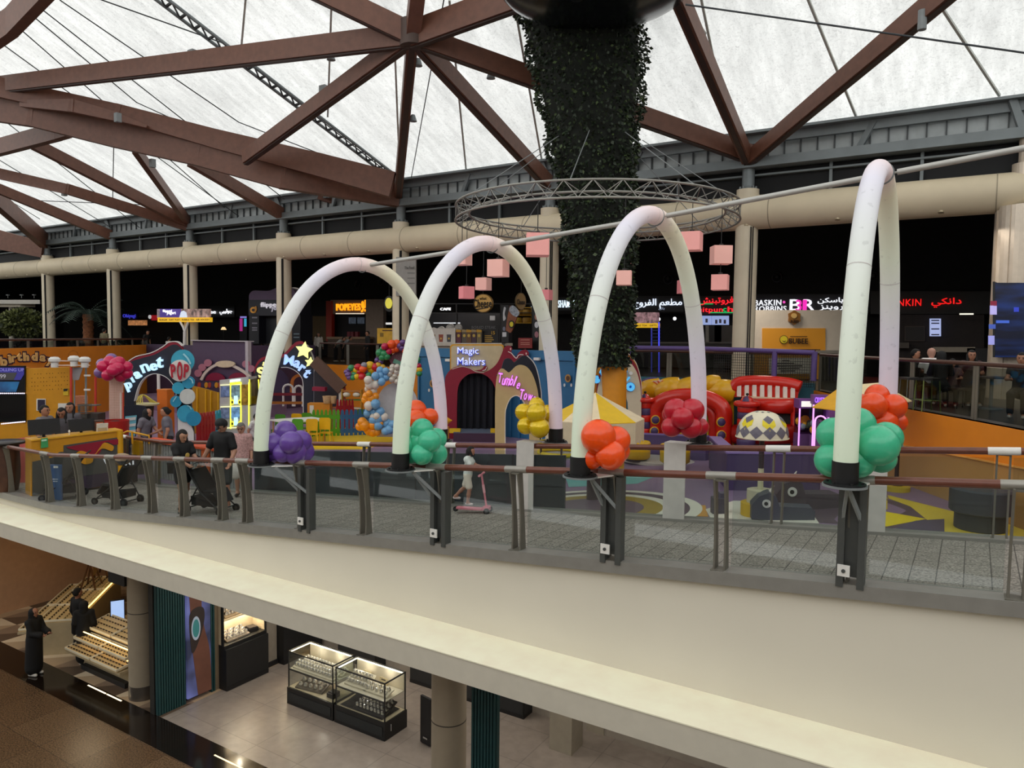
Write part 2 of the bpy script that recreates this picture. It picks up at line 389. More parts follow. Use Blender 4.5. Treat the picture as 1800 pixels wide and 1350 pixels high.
for s in (-19.5, -17.2, -15.0, -14.6, -12.3): bw.span((s, 23.83, GZ), (s+.08, 23.9, 7.5))
struct('wall_blue', bw, m_blue)
wallseg('wall_teal', (-11.6, 24.55), (-4.2, 24.55), GZ, 7.0, .1, m_teal)
WZ = [5.6, 5.75, 5.93, 6.05, 6.13, 6.3, 6.4, 6.45]
for k in range(7, len(edge)-2):
 wallseg('wall_orange', edge[k], edge[k+1], GZ, FZ, .2, m_orange); wallseg('wall_tan', edge[k], edge[k+1], GZ, WZ[k-7], .17, M('b98c52', .35, var=.06, scale=.5), WZ[k-6], .05)
# thin pale ledge line running down the orange wall
# ---- food court envelope
m_fcdark = M('1b191a', .85, var=.15)
struct('wall_foodcourt', MB().span((-80, 40.2, FZ), (12, 40.5, 15)), m_fcdark)
struct('ceiling_foodcourt', MB().span((-80, 25.6, 14.5), (12, 44.3, 14.8)), m_fcdark)
struct('wall_far', MB().span((-80, -14, 0), (-79.6, 44, 15)), m_fcdark)
struct('wall_side', MB().span((12, 25, 0), (12.3, 44.3, 15)), m_fcdark)
struct('wall_side', MB().span((12, -14, 0), (12.3, 25, 15)), M('9a948a', .7))
struct('wall_behind', MB().span((-80, -14.3, 0), (12.3, -14, 15)), M('9a948a', .7))
# ---- columns, cream duct, roof edge steel
CS = [-51.3, -43.72, -36.3, -28.88, -21.42, -14.0, -6.56, .86]
struct('floor_foodcourt', MB().prism([(-80, 6, FZ), (-24.9, 6, FZ), (-39.4, 24, FZ), (-80, 24, FZ)], (0, 0, -.3)), M('3d3832', .35, var=.1, scale=1), fix=True)
for k, s in enumerate(CS[:-1]):
 c = MB().cyl((s, 25, FZ), (s, 25, 13.25), .36, seg=28)
 for q in (-.17, .17): c.box((s+.25+q*.2, 24.66+abs(q)*.2, 9.4), (.02, .06, 5.2), mi=1)
 c.cyl((s, 25, 13.25), (s, 25, 14.1), .2, seg=16, mi=2)
 for a in range(10): c.box((s+.26*cos(a*.628), 25+.26*sin(a*.628), 13.3), (.05, .05, .1), mi=2)
 struct('column', c, [m_column, m_dark, m_steel], smooth=True)
big = MB()
for k in range(36):
 a0 = 2*pi*k/36; rr_ = .70 if k % 4 else .66; big.prism([(1.0+rr_*cos(a0), 25+rr_*sin(a0), FZ), (1.0+rr_*cos(a0+.175), 25+rr_*sin(a0+.175), FZ), (1.0+.5*cos(a0+.175), 25+.5*sin(a0+.175), FZ), (1.0+.5*cos(a0), 25+.5*sin(a0), FZ)], (0, 0, 5.3))
big.cyl((1.0, 25, 12.9), (1.0, 25, 13.25), .36, seg=28).cyl((1.0, 25, 13.2), (1.0, 25, 14.1), .22, seg=16)
struct('column', big, M('d2c4b2', .3, .35, var=.05), fix=True)
dt = MB().cyl((-80, 25, 12.5), (12, 25, 12.5), .55, seg=32)
for k in range(30):
 s = -79+k*3.05; dt.cyl((s, 25, 12.5), (s+.03, 25, 12.5), .556, seg=32, mi=1)
struct('trim_7', dt, [m_tubecol, M('9d917b', .6)], smooth=True)
ob = MB()
for k in range(32):
 s = -78+k*2.75; ob.cyl((s, 24.72, 12.14), (s, 24.69, 12.03), .09, .08, seg=10)
struct('trim_8', ob, M('b8a98c', .4, .3), smooth=True)
rs = MB()
for z0, z1, n0, n1 in ((14.98, 15.06, 24.6, 25.3), (14.70, 14.98, 24.9, 25.05), (13.92, 13.98, 24.7, 25.3), (13.98, 14.22, 24.75, 24.85), (13.7, 13.76, 25.1, 25.3)):
 rs.span((-80, n0, z0), (12, n1, z1))
struct('trim_9', rs, m_steel)
rb = MB().span((-80, 25.15, 14.2), (12, 25.2, 14.75))
for k in range(180): rb.span((-79.5+k*.5, 25.08, 14.22), (-79.46+k*.5, 25.16, 14.72), 1)
struct('wall_fascia', rb, [M('a9afb0', .5, .2), M('4c5052', .6)])
wm = MB()
for k, s in enumerate(CS):
 for q in (2.45, 4.95): wm.span((s+q, 25.15, 12.9), (s+q+.09, 25.25, 14.0))
 wm.beam((s+3.7, 24.9, 14.95), (s+3.3, 25.0, 14.2), .1, .18)
 wm.beam((s-.3, 24.8, 15.0), (s, 24.9, 14.1), .12, .2)
struct('trim_10', wm, m_steel)
gl = MB().span((-80, 25.3, 12.9), (12, 25.33, 13.95))
struct('window_1', gl, M('05060a', .7))
# ================================================================ membrane roof, timber, cables
MS = .45
def memz(n): return 15.05+MS*(25-n)
def PM(px, py, off=0):
 d = ray(px, py); t = (15.05-off+MS*25-EYE.z)/(d.z+MS*d.y); return EYE+d*t
mm, nt, b = nodes_of('roof_membrane'); L = nt.links
nt.nodes.remove(b); out = nt.nodes['Material Output']
tc = N(nt, 'ShaderNodeTexCoord'); mp = N(nt, 'ShaderNodeMapping'); mp.inputs['Scale'].default_value = (1.2, .25, .25); L.new(tc.outputs['Object'], mp.inputs[0])
n1 = N(nt, 'ShaderNodeTexNoise', Scale=2.2, Detail=10.0, Roughness=.72); L.new(mp.outputs[0], n1.inputs['Vector'])
n2 = N(nt, 'ShaderNodeTexNoise', Scale=.18, Detail=3.0); L.new(tc.outputs['Object'], n2.inputs['Vector'])
n3 = N(nt, 'ShaderNodeTexNoise', Scale=9.0, Detail=8.0, Roughness=.8, Distortion=1.5); L.new(tc.outputs['Object'], n3.inputs['Vector'])
r1 = N(nt, 'ShaderNodeMapRange'); L.new(n1.outputs[0], r1.inputs[0]); r1.inputs[1].default_value = .3; r1.inputs[2].default_value = .62; r1.inputs[3].default_value = .72; r1.inputs[4].default_value = 1
r3 = N(nt, 'ShaderNodeMapRange'); L.new(n3.outputs[0], r3.inputs[0]); r3.inputs[1].default_value = .3; r3.inputs[2].default_value = .5; r3.inputs[3].default_value = .62; r3.inputs[4].default_value = 1
r2 = N(nt, 'ShaderNodeMapRange'); L.new(n2.outputs[0], r2.inputs[0]); r2.inputs[1].default_value = .3; r2.inputs[2].default_value = .7; r2.inputs[3].default_value = .86; r2.inputs[4].default_value = 1
mu = N(nt, 'ShaderNodeMath', operation='MULTIPLY'); L.new(r1.outputs[0], mu.inputs[0]); L.new(r2.outputs[0], mu.inputs[1])
mu2 = N(nt, 'ShaderNodeMath', operation='MULTIPLY'); L.new(mu.outputs[0], mu2.inputs[0]); L.new(r3.outputs[0], mu2.inputs[1])
cc = N(nt, 'ShaderNodeCombineColor')
for i, k in enumerate((.95, .965, .95)):
 q = N(nt, 'ShaderNodeMath', operation='MULTIPLY'); q.inputs[1].default_value = k; L.new(mu2.outputs[0], q.inputs[0]); L.new(q.outputs[0], cc.inputs[i])
tr = N(nt, 'ShaderNodeBsdfTranslucent'); df = N(nt, 'ShaderNodeBsdfDiffuse'); mx = N(nt, 'ShaderNodeMixShader'); mx.inputs[0].default_value = .35
L.new(cc.outputs[0], tr.inputs[0]); L.new(cc.outputs[0], df.inputs[0]); L.new(tr.outputs[0], mx.inputs[1]); L.new(df.outputs[0], mx.inputs[2]); L.new(mx.outputs[0], out.inputs[0])
struct('ceiling_membrane', MB().grid(lambda u, v: (-80+92.3*u, 25.2-39.5*v, memz(25.2-39.5*v)), 24, 10), mm)
# side gables close the tent
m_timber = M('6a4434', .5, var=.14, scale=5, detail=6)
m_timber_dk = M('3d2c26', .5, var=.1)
hub = PN(725, 62, 16.9)
colt = {s: Vector((s, 25, 14.1)) for s in CS}
tf = thing('timber_roof_frame', 'brown glued timber roof beams radiating from a hub under the white membrane', 'roof frame', hub)
def bm_(a, b, w=.32, h=.6, w2=None, h2=None, mat=None, nm='beam'):
 a, b = Vector(a), Vector(b); mb = MB().beam(a, b, w, h, w2=w2, h2=h2); d = (b-a)
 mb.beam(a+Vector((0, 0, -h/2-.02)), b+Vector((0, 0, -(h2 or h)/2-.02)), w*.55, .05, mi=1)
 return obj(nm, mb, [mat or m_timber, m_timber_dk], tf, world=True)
bm_(hub, PM(-70, 158, 1.2))
bm_(hub, PM(990, -35, 1.0), h=.7); bm_(hub, PM(430, -80, 1.0)); bm_(hub, PM(742, -90, 1.0), w=.4, h=.5)
bm_(hub, colt[-21.42]+Vector((0, -.2, .4)), h=.55)
bm_(hub, PM(432, 277, 2.3), h=.5)
bm_(hub, colt[-14.0]+Vector((0, -.2, .1)), h=.5)
bm_(hub, colt[-6.56]+Vector((0, -.1, .3)), h=.55)
ck = MB().cyl(hub+Vector((0, 0, -.32)), hub+Vector((0, 0, .4)), .36, seg=16)
obj('hub', ck, M('4a3830', .6), tf, world=True, smooth=True)
for x, y in ((343, 103), (573, 165), (690, 45), (765, 58)): lm = MB().box(PM(x, y, 1.15)+Vector((0, -.1, .1)), (.28, .2, .3)); lm.box(PM(x, y+10, 1.15)+Vector((0, -.1, 0)), (.14, .16, .3)); obj('bracket', lm, m_steel_lt, tf, world=True)
for x, y in ((582, 93), (735, 103), (726, 202), (863, 125), (668, 82)):
 p = PM(x, y, 1.3); obj('lamp', MB().cyl(p, p+Vector((0, 0, -.22)), .07, .14, seg=12), m_steel, tf, world=True, smooth=True)
# right-hand pair rising from the column
tr_ = thing('timber_rafter_pair', 'two brown timber rafters rising in a V from one column top at right', 'roof frame', colt[-6.56])
for x, y in ((1150, -110), (1810, -138)):
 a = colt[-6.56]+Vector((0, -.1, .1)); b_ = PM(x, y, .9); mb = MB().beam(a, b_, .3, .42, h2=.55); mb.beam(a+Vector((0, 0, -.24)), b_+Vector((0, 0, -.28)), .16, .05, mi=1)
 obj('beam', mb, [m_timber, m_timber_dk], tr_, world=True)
p = PM(1622, 18, 1.0); obj('lamp', MB().cyl(p, p+Vector((0, 0, -.45)), .1, seg=12), m_steel_lt, tr_, world=True)
# left-hand girders and struts
gf = thing('timber_girder_frame', 'brown timber girders and struts fanning out at the left of the roof', 'roof frame', colt[-36.3])
def girder(pix, off, w, hs, nm='girder'):
 P = [PM(x, y, off) for x, y in pix]; mb = MB()
 for i in range(len(P)-1): e_ = (P[i+1]-P[i]).normalized()*.12; mb.beam(P[i]-e_*(i > 0), P[i+1]+e_*(i < len(P)-2), w, hs[i], h2=hs[i+1])
 return obj(nm, mb, m_timber, gf, world=True)
def tocol(pix, off, s, w, hs, dz=0):
 P = [PM(x, y, off) for x, y in pix]+[colt[s]+Vector((0, -.15, dz))]; mb = MB()
 for i in range(len(P)-1): e_ = (P[i+1]-P[i]).normalized()*.12; mb.beam(P[i]-e_*(i > 0), P[i+1]+e_*(i < len(P)-2), w, hs[i], h2=hs[i+1])
 return obj('girder', mb, m_timber, gf, world=True)
tocol([(-80, 178), (60, 198), (200, 232), (350, 264), (500, 302)], 2.0, -21.42, .4, [1.15, 1.15, 1.2, 1.25, 1.4, 1.0], .3)
girder([(-60, 140), (60, 168), (210, 198), (380, 245), (560, 290), (690, 325)], 1.5, .34, [.8, .75, .6, .75, .9, 1.0])
girder([(40, 183), (130, 187), (206, 206), (260, 224)], 1.9, .3, [.25, .5, .35, .1], 'knee_brace')
tocol([(60, 253)], 2.0, -36.3, .3, [.5, .55], .2)
tocol([(-60, 292), (120, 333)], 2.0, -36.3, .3, [.55, .5, .5], 0)
tocol([(238, 262)], 2.0, -36.3, .25, [.4, .5], .3)
tocol([(335, 282)], 2.0, -28.88, .3, [.5, .55], .1)
tocol([(-60, 308)], 2.0, -43.72, .3, [.5, .55], 0)
tocol([(-40, 320)], 2.0, -51.3, .4, [.9, 1.0], .1)
tocol([(-60, 408)], 1.5, -51.3, .5, [1.4, 1.0], -.5)
girder([(-60, 275), (100, 232), (120, 228)], 2.0, .32, [.7, .7, .6])
girder([(-70, 105), (20, 40), (170, -120)], 1.3, .35, [.9, .9, .9])
girder([(560, 345), (690, 385)], .3, .3, [.3, .5])
for x, y in ((207, 207), (268, 287), (113, 338)): obj('bracket', MB().box(PM(x, y, 2.0), (.2, .2, .35)), m_steel_lt, gf, world=True)
# seams of the membrane
m_seam = M('c3c6c0', .6); sm = MB()
def memline(x0, y0, x1, y1, r, mb, off=.03): mb.beam(PM(x0, y0, off), PM(x1, y1, off), r*2, r*2)
for l in ((432, -5, 424, 85), (583, -5, 576, 205), (693, 60, 703, 315), (790, 0, 820, 305), (905, 10, 953, 285), (1232, -5, 1270, 180), (1415, -15, 1505, 205), (1640, -10, 1757, 168), (1205, 10, 1240, 60)):
 memline(*l, .032, sm)
obj('membrane_seam', sm, m_seam); tag(COL.objects['membrane_seam'], kind='structure')
cbm = MB()
def cable(x0, y0, x1, y1, r=.022, off=.6, mb=None): (mb or cbm).cyl(PM(x0, y0, off), PM(x1, y1, off), r, seg=6)
for l in ((-20, 60, 440, 395), (0, 20, 395, 365), (40, -10, 500, 350), (105, 0, 420, 215), (420, 215, 690, 320), (-20, 190, 245, 400), (-20, 270, 195, 400), (165, -5, 390, 75), (390, 75, 700, 318), (-20, 330, 70, 385), (60, 30, 240, 180), (240, 180, 600, 345), (200, 250, 198, 355), (0, 350, 250, 360)):
 cable(*l)
tag(obj('roof_cable_net', cbm, M('3e4244', .5, .5)), 'thin dark cables fanning across the white membrane at upper left', 'cable')
# lattice strut of the tent
t_ = thing('lattice_truss', 'dark slim lattice truss slanting up under the white membrane', 'truss', PM(690, 312, .3))
a, b_ = PM(700, 318, .35), PM(270, -12, .35); d = b_-a; w = Vector((0, 0, 1)).cross(d).normalized()*.25; ln = d.length
c1 = MB(); c2 = MB()
for q in (-1, 1): c1.cyl(a+w*q, b_+w*q, .06, seg=8)
n = int(ln/.5)
for k in range(n):
 p = a+d*(k/n); c2.beam(p-w, p+w, .07, .07); c2.beam(p-w, a+d*((k+1)/n)+w, .045, .045)
obj('chord', c1, m_steel, t_, world=True); obj('lacing', c2, M('3a3e40', .6), t_, world=True)
tag(obj('stay_cable', MB().cyl(PD(1205, 8, 15), PD(1830, 97, 13), .018, seg=6), M('3a3e42', .5, .4)), 'black stay cable slanting across the white roof at upper right', 'cable')
tag(obj('stay_cable', MB().cyl(PD(782, -10, 20), PN(723, 312, 24.5), .018, seg=6), M('2a2c2e', .5, .4)), 'black stay cable dropping beside the timber roof hub', 'cable')
# ================================================================ railings of the footbridge
m_rail = M('6e4032', .28, .1, var=.12, scale=9); m_post = M('706c62', .45, .2, var=.06); m_white = M('e9e6e0', .5, var=.02)
m_glass = GLASS()
fr = thing('bridge_railing', 'near railing of the footbridge with brown handrail, curved steel posts and clear glass', 'railing', (-6, 8.45, deck(-6)))
br = thing('bridge_railing', 'far railing of the footbridge with brown handrail, white end caps and clear glass', 'railing', (-6, 10.95, deck(-6)))
H = 1.13
def rail_tube(nm, ss, n, parent, r=.045):
 return obj(nm, MB().tube([(s, n, deck(s)+H) for s in ss], r, 12), m_rail, parent, world=True, smooth=True)
def post(s, n, parent, bend, gap=.12, kw=1.):
 z = deck(s); mb = MB()
 for q in (-gap/2, gap/2):
  path = [Vector((s+q, n-bend*sin(pi*t/6*1.0)*.9, z+H*t/6)) for t in range(7)]
  path = [Vector((s+q, n+bend*((t/6)**2-.2)*(-1 if t < 7 else 1), z+(H-.03)*t/6)) for t in range(7)]
  hw_ = [.15, .12, .105, .095, .095, .105, .125]
  for i in range(6): mb.beam(path[i], path[i+1], .022, hw_[i]*kw, up=(0, 1, 0), h2=hw_[i+1]*kw)
 mb.box((s, n, z+.02), (gap+.06, .2*kw, .03)); mb.box((s, n-bend*.75, z+H-.05), (gap+.02, .08, .025))
 return obj('post', mb, m_post, parent, world=True)
rail_tube('handrail', [-44, -30, -22, -17.1, -10, 0, 5.5], 8.36, fr); rail_tube('handrail', [-18.9, -17.1, -10, 0, 5.5], 10.93, br)
FS = [PN(x, y, 8.4).x for x, y in ((85, 888), (140, 895), (200, 900), (265, 908), (322, 912), (389, 918), (432, 922), (530, 932), (640, 940), (770, 950), (909, 963), (1075, 980), (1265, 1000), (1500, 1022), (1785, 1058))]
FS = [-34, -30.5, -27.5, -25, -23, -21.2, -19.3]+FS+[1.9, 3.4]
ARCH_F = [-10.25, -7.2, -4.25, -1.12]
for s in FS: post(s, 8.42, fr, .10)
BS = [PN(x, y, 11).x for x, y in ((280, 858), (440, 862), (645, 872), (793, 880), (1366, 915), (1757, 942))]+[-18.8, 2.5]
for s in BS: post(s, 10.96, br, -.05, .14, .6)
for s in FS:
 obj('cap', MB().cyl((s-.17, 8.36, deck(s-.17)+H), (s+.17, 8.36, deck(s+.17)+H), .048, seg=12), M('9c9890', .4, .4), fr, world=True, smooth=True)
for s in BS[1:]:
 obj('cap', MB().cyl((s-.17, 10.93, deck(s-.17)+H), (s+.17, 10.93, deck(s+.17)+H), .05, seg=12), m_white, br, world=True, smooth=True)
def panes(ss, n, parent):
 for a, b_ in zip(ss[:-1], ss[1:]):
  a += .1; b_ -= .1
  if b_-a < .2: continue
  obj('glass_panel', MB().prism([(a, n, deck(a)+.05), (b_, n, deck(b_)+.05), (b_, n, deck(b_)+H-.08), (a, n, deck(a)+H-.08)], (0, .012, 0)), m_glass, parent, world=True, fix=True)
panes(sorted(FS), 8.5, fr); panes(sorted(BS), 10.9, br)
# ================================================================ inflatable light arches, balloons, green column, ring
am, nt, b = nodes_of('arch_fabric'); L = nt.links
at = N(nt, 'ShaderNodeAttribute'); at.attribute_name = 'along'
cr = N(nt, 'ShaderNodeValToRGB'); L.new(at.outputs['Fac'], cr.inputs[0]); el = cr.color_ramp.elements
for i, (p, h) in enumerate(((0, 'd9e6cc'), (.2, 'dfe4dc'), (.36, 'dcd9e6'), (.5, 'ecd3d2'), (.6, 'e4dcc0'), (.75, 'dfe4d0'), (.88, 'd9d4e2'), (1, 'e6cfda'))):  # tints of the LED glow, put into base and emission colour
 e = el[i] if i < 1 else (el.new(p) if i < 7 else el[-1])
 e.position = p; e.color = lin(h)+(1,)
nz = N(nt, 'ShaderNodeTexNoise', Scale=11.0, Detail=6.0); tc = N(nt, 'ShaderNodeTexCoord'); L.new(tc.outputs['Object'], nz.inputs['Vector'])
r = N(nt, 'ShaderNodeMapRange'); r.inputs[1].default_value = .30; r.inputs[2].default_value = .37; r.inputs[3].default_value = .86; r.inputs[4].default_value = 1; L.new(nz.outputs[0], r.inputs[0])
mx = N(nt, 'ShaderNodeMix', data_type='RGBA', blend_type='MULTIPLY'); mx.inputs[0].default_value = 1
cc = N(nt, 'ShaderNodeCombineColor'); [L.new(r.outputs[0], cc.inputs[i]) for i in range(3)]
L.new(cr.outputs[0], mx.inputs[6]); L.new(cc.outputs[0], mx.inputs[7]); L.new(mx.outputs[2], b.inputs['Base Color']); L.new(mx.outputs[2], b.inputs['Emission Color'])
b.inputs['Emission Strength'].default_value = .12; b.inputs['Roughness'].default_value = .45
m_blackmat = M('0e0e10', .5, var=.1)
def set_attr(o, vals):
 a = o.data.attributes.new('along', 'FLOAT', 'POINT'); a.data.foreach_set('value', vals)
AR = [((459, 805), (776, 752), 452), ((704, 815), (977, 750), 414), ((1020, 825), (1228, 757), 362), ((1485, 845), (1558, 765), 282)]
wherea = ['leftmost of four', 'second from left', 'third from left', 'rightmost, nearest']
apex = []
for i, (f, k, ya) in enumerate(AR):
 F = PN(f[0], f[1], 8.02); B = PN(k[0], k[1], 11.3); F.z = deck(F.x)+1.17; B.z = deck(B.x)+1.2
 mid = (F+B)/2
 # height of the crown so that it meets its line in the view
 h = None
 v = mid-EYE
 lo, hi = 0.5, 6.0
 for _ in range(40):
  m_ = (lo+hi)/2; q = mid+Vector((0, 0, m_))-EYE; yy = 675-FPX*q.dot(UPV)/q.dot(FW)
  if yy < ya: hi = m_
  else: lo = m_
 h = lo-.12
 t = thing('light_arch', ['white inflatable arch with purple balloons at its foot, leftmost of four', 'white inflatable arch with green balloons at its near foot and orange ones behind', 'white inflatable arch with red-orange balloons at its near foot, before the leafy column', 'white inflatable arch at far right, nearest and tallest of the four'][i], 'arch', F, group='lit arches over the footbridge')
 n = 48; path = []; al = []
 for j in range(n+1):
  th = pi*j/n; uu = (1-cos(th))/2; hh = h*(sin(th)**.9 if 0 < j < n else 0)
  path.append(F+(B-F)*uu+Vector((0, 0, hh)))
 seg = 24; mb = MB().tube(path, .118, seg, cap=False)
 o = obj('inflated_tube', mb, am, t, world=True, smooth='all'); set_attr(o, [j/n for j in range(n+1) for _ in range(seg)])
 for j in (10, 24, 38):
  sr = MB().tube([path[j]-(path[j+1]-path[j])*.03, path[j]+(path[j+1]-path[j])*.03], .1205, seg, cap=False)
  obj('seam', sr, M('cfc9c6', .5), t, world=True)
 for q in (F, B):
  c = MB().cyl(q+Vector((0, 0, -.02)), q+Vector((0, 0, .2)), .127, seg=28)
  obj('base_cuff', c, m_blackmat, t, world=True, smooth=True)
  pl_ = MB().cyl(q+Vector((0, 0, -.055)), q+Vector((0, 0, -.035)), .215, seg=28).cyl(q+Vector((0, 0, -.034)), q+Vector((0, 0, -.018)), .2, seg=28, mi=1)
  for a in range(6): pl_.cyl(q+Vector((.165*cos(a*1.05), .165*sin(a*1.05), -.03)), q+Vector((.165*cos(a*1.05), .165*sin(a*1.05), .0)), .016, seg=6, mi=1)
  obj('flange', pl_, [m_steel_lt, M('2a2b2c', .4, .5)], t, world=True, smooth=True)
 # near bracket: white shelf, struts, grey channel down to the slab
 s = F.x; z = F.z
 px_ = PN([540, 775, 1078, 1500][i], 900, 8.36).x
 mb = MB().prism([(s-.16, 8.0, z-.06), (s+.16, 8.0, z-.06), (px_+.2, 8.75, z-.06), (px_-.2, 8.75, z-.06)], (0, 0, .018))
 obj('shelf', mb, m_white, t, world=True, fix=True)
 mb = MB()
 for q in (-.1, .1): mb.beam((s+(px_-s)*.35, 8.1, z-.07), (px_+q, 8.34, z-.5), .03, .04)
 obj('strut', mb, m_steel_lt, t, world=True)
 zb = deck(px_); mb = MB()
 for q in (-.1, .1): mb.span((px_+q-.035, 8.28, zb), (px_+q+.035, 8.42, z-.06))
 mb.span((px_-.07, 8.36, zb+.1), (px_+.07, 8.4, z-.06)); mb.span((px_-.12, 8.26, zb+.12), (px_-.0, 8.28, zb+.24), 1); mb.cyl((px_-.06, 8.262, zb+.18), (px_-.06, 8.245, zb+.18), .02, seg=10)
 obj('channel_post', mb, [M('565856', .4, .4, var=.06), m_white], t, world=True)
 # far bracket: white folded sheet over the far handrail
 s = B.x-.35 if i else B.x-.3; zb = deck(s)
 if i: s = PN([0, 925, 1187, 1535][i], 850, 10.9).x
 zb = deck(s)
 mb = MB().span((s-.17, 10.84, zb), (s+.17, 10.86, zb+1.19)).span((s-.17, 10.84, zb+1.19), (s+.17, 11.1, zb+1.21)).prism([(s-.17, 11.1, zb+1.19), (s+.17, 11.1, zb+1.19), (B.x+.17, 11.45, B.z-.08), (B.x-.17, 11.45, B.z-.08)], (0, 0, .02))
 if i: obj('sheet_cover', mb, M('c9c4be', .5), t, world=True, fix=True)
 apex.append(mid+Vector((0, 0, h)))
# long pole joining the crowns
pp = [a+Vector((0, .14, -.02)) for a in apex]; d = (pp[3]-pp[2]).normalized(); pp.append(pp[3]+d*4.5)
po = thing('tie_pole', 'long grey pole joining the crowns of the four white arches', 'pole', pp[0])
for i in range(4):
 a, b_ = pp[i], pp[i+1]; dd = (b_-a).normalized()
 obj('pole_section', MB().cyl(a+dd*.16, b_-dd*.16, .035, seg=12).cyl(a, a+dd*.17, .012, seg=8), M('b9b7b2', .45, .3), po, world=True, smooth=True)
for i, a in enumerate(apex):
 aa = MB(); dd = (pp[min(i+1, 3)]-pp[min(i, 2)]).normalized()
 for k in range(20):
  a0, a1 = 2*pi*k/20, 2*pi*(k+1)/20; u_ = dd.cross(Vector((0, 1, 0))).normalized(); w_ = Vector((0, 0, 1)); y_ = Vector((1, 0, 0))
  p = lambda q: a+Vector((0, .1, -.01))+y_*(.128*cos(q))+w_*(.128*sin(q))
  aa.beam(p(a0), p(a1), .015, .015)
 obj('clamp_ring', aa, m_steel, po, world=True)
# ---------------------------------------------------------------- balloons
_bm = {}
def bal_mat(h, pearl=False): return M(h, .3 if not pearl else .16, .0 if not pearl else .25, var=.05, coat=.2)
_bmesh = {}
def balloon_me(h, pearl=False):
 k = (h, pearl)
 if k in _bmesh: return _bmesh[k]
 prof = []
 for i in range(13):
  a = -pi/2+pi*i/12; r = cos(a); z = sin(a); r *= (1 if z > 0 else 1-.12*z*z); z = z*(1.06 if z > 0 else 1.18); prof.append((max(r, .001), z))
 mb = MB().lathe(prof, seg=18); mb.cyl((0, 0, -1.17), (0, 0, -1.27), .05, .1, seg=8)
 me = bpy.data.meshes.new('balloon'); me.from_pydata(mb.v, [], mb.f); me.materials.append(bal_mat(h, pearl)); me.polygons.foreach_set('use_smooth', [True]*len(mb.f)); me.update()
 _bmesh[k] = me; return me
def balloon(parent, c, r, h, pearl=False, dirv=None):
 """balloon whose knot points at the cluster centre; c in world"""
 o = bpy.data.objects.new('balloon', balloon_me(h, pearl)); COL.objects.link(o); o.parent = parent
 c = Vector(c); l = c-Vector(parent.location); dv = Vector(dirv) if dirv is not None else l
 if dv.length < 1e-4: dv = Vector((0, 0, 1))
 q = dv.normalized().to_track_quat('Z', 'Y').to_matrix().to_4x4()
 o.matrix_basis = Matrix.Translation(l) @ q @ Matrix.Diagonal((r, r, r*.98, 1)); return o
def cluster(label, c, D0, pts, h, r, group='balloon clusters at the feet of the arches', pearl=False):
 """pts: pixel centres with a depth offset"""
 base = PD(c[0], c[1], D0); t = thing('balloon_cluster', label, 'balloons', base, group=group)
 for p in pts: balloon(t, PD(p[0], p[1], D0+p[2]), (p[3] if len(p) > 3 else r)*1.12*D0/FPX, h, pearl)
 return t
cluster('purple balloon cluster standing on the bridge rail beside the leftmost arch', (507, 780), 12.4, [(502, 760, 0), (484, 780, -.1), (512, 778, -.35), (527, 776, 0), (480, 797, .0, 15), (518, 795, -.2), (532, 793, .15), (497, 796, -.25, 15)], '64419a', 18)
cluster('green balloon cluster standing on the rail beside the second arch', (740, 785), 10.8, [(742, 756, -.1), (722, 770, .05), (755, 776, -.3), (765, 772, .1), (722, 795, -.05), (742, 798, -.3, 17), (766, 797, .05), (715, 783, -.1), (738, 778, -.1)], '40bd92', 18)
cluster('red-orange balloon cluster standing on the rail beside the third arch', (1062, 790), 9.1, [(1052, 768, -.25, 27), (1082, 775, .0, 23), (1038, 795, .05), (1073, 800, -.3, 23), (1085, 792, .15, 20), (1042, 775, .2), (1040, 805, -.1, 18)], 'f85006', 24)
cluster('green balloon cluster standing on the rail beside the rightmost arch', (1510, 790), 7.75, [(1508, 748, .1, 28), (1468, 765, .05, 28), (1543, 783, -.3, 31), (1557, 770, .1, 26), (1465, 808, .0, 28), (1507, 808, -.15, 28), (1548, 805, .1, 24), (1515, 790, .2)], '40bb8e', 28, pearl=False)
cluster('orange balloon cluster behind the second arch and above its green balloons', (738, 732), 14.2, [(732, 721, 0, 16), (731, 738, -.25), (755, 733, -.05, 14), (725, 750, 0, 15), (745, 752, .1, 13)], 'f05408', 16)
cluster('shiny yellow balloon cluster on the white bracket of the far rail', (942, 740), 13.0, [(943, 713, 0, 13), (921, 725, .05, 14), (943, 727, -.3, 16), (962, 727, 0, 14), (925, 748, -.05, 14), (948, 752, -.3, 16), (965, 747, .05, 13), (938, 740, .1)], 'e0bd12', 15, pearl=True)
cluster('red balloon cluster on the white bracket of the far rail', (1190, 737), 11.1, [(1188, 722, -.05, 19), (1216, 722, -.1, 19), (1200, 735, -.3, 17), (1181, 750, -.1, 16), (1214, 751, -.2, 17), (1230, 750, .05, 14), (1180, 728, .1, 14)], 'be0c28', 18)
cluster('orange balloon cluster behind the rightmost arch on the far rail', (1548, 722), 9.55, [(1542, 697, .05, 19), (1535, 713, -.15, 21), (1570, 715, -.1, 20), (1555, 740, -.1, 20), (1578, 742, .1, 15), (1515, 710, .15, 16)], 'ee4a06', 19)
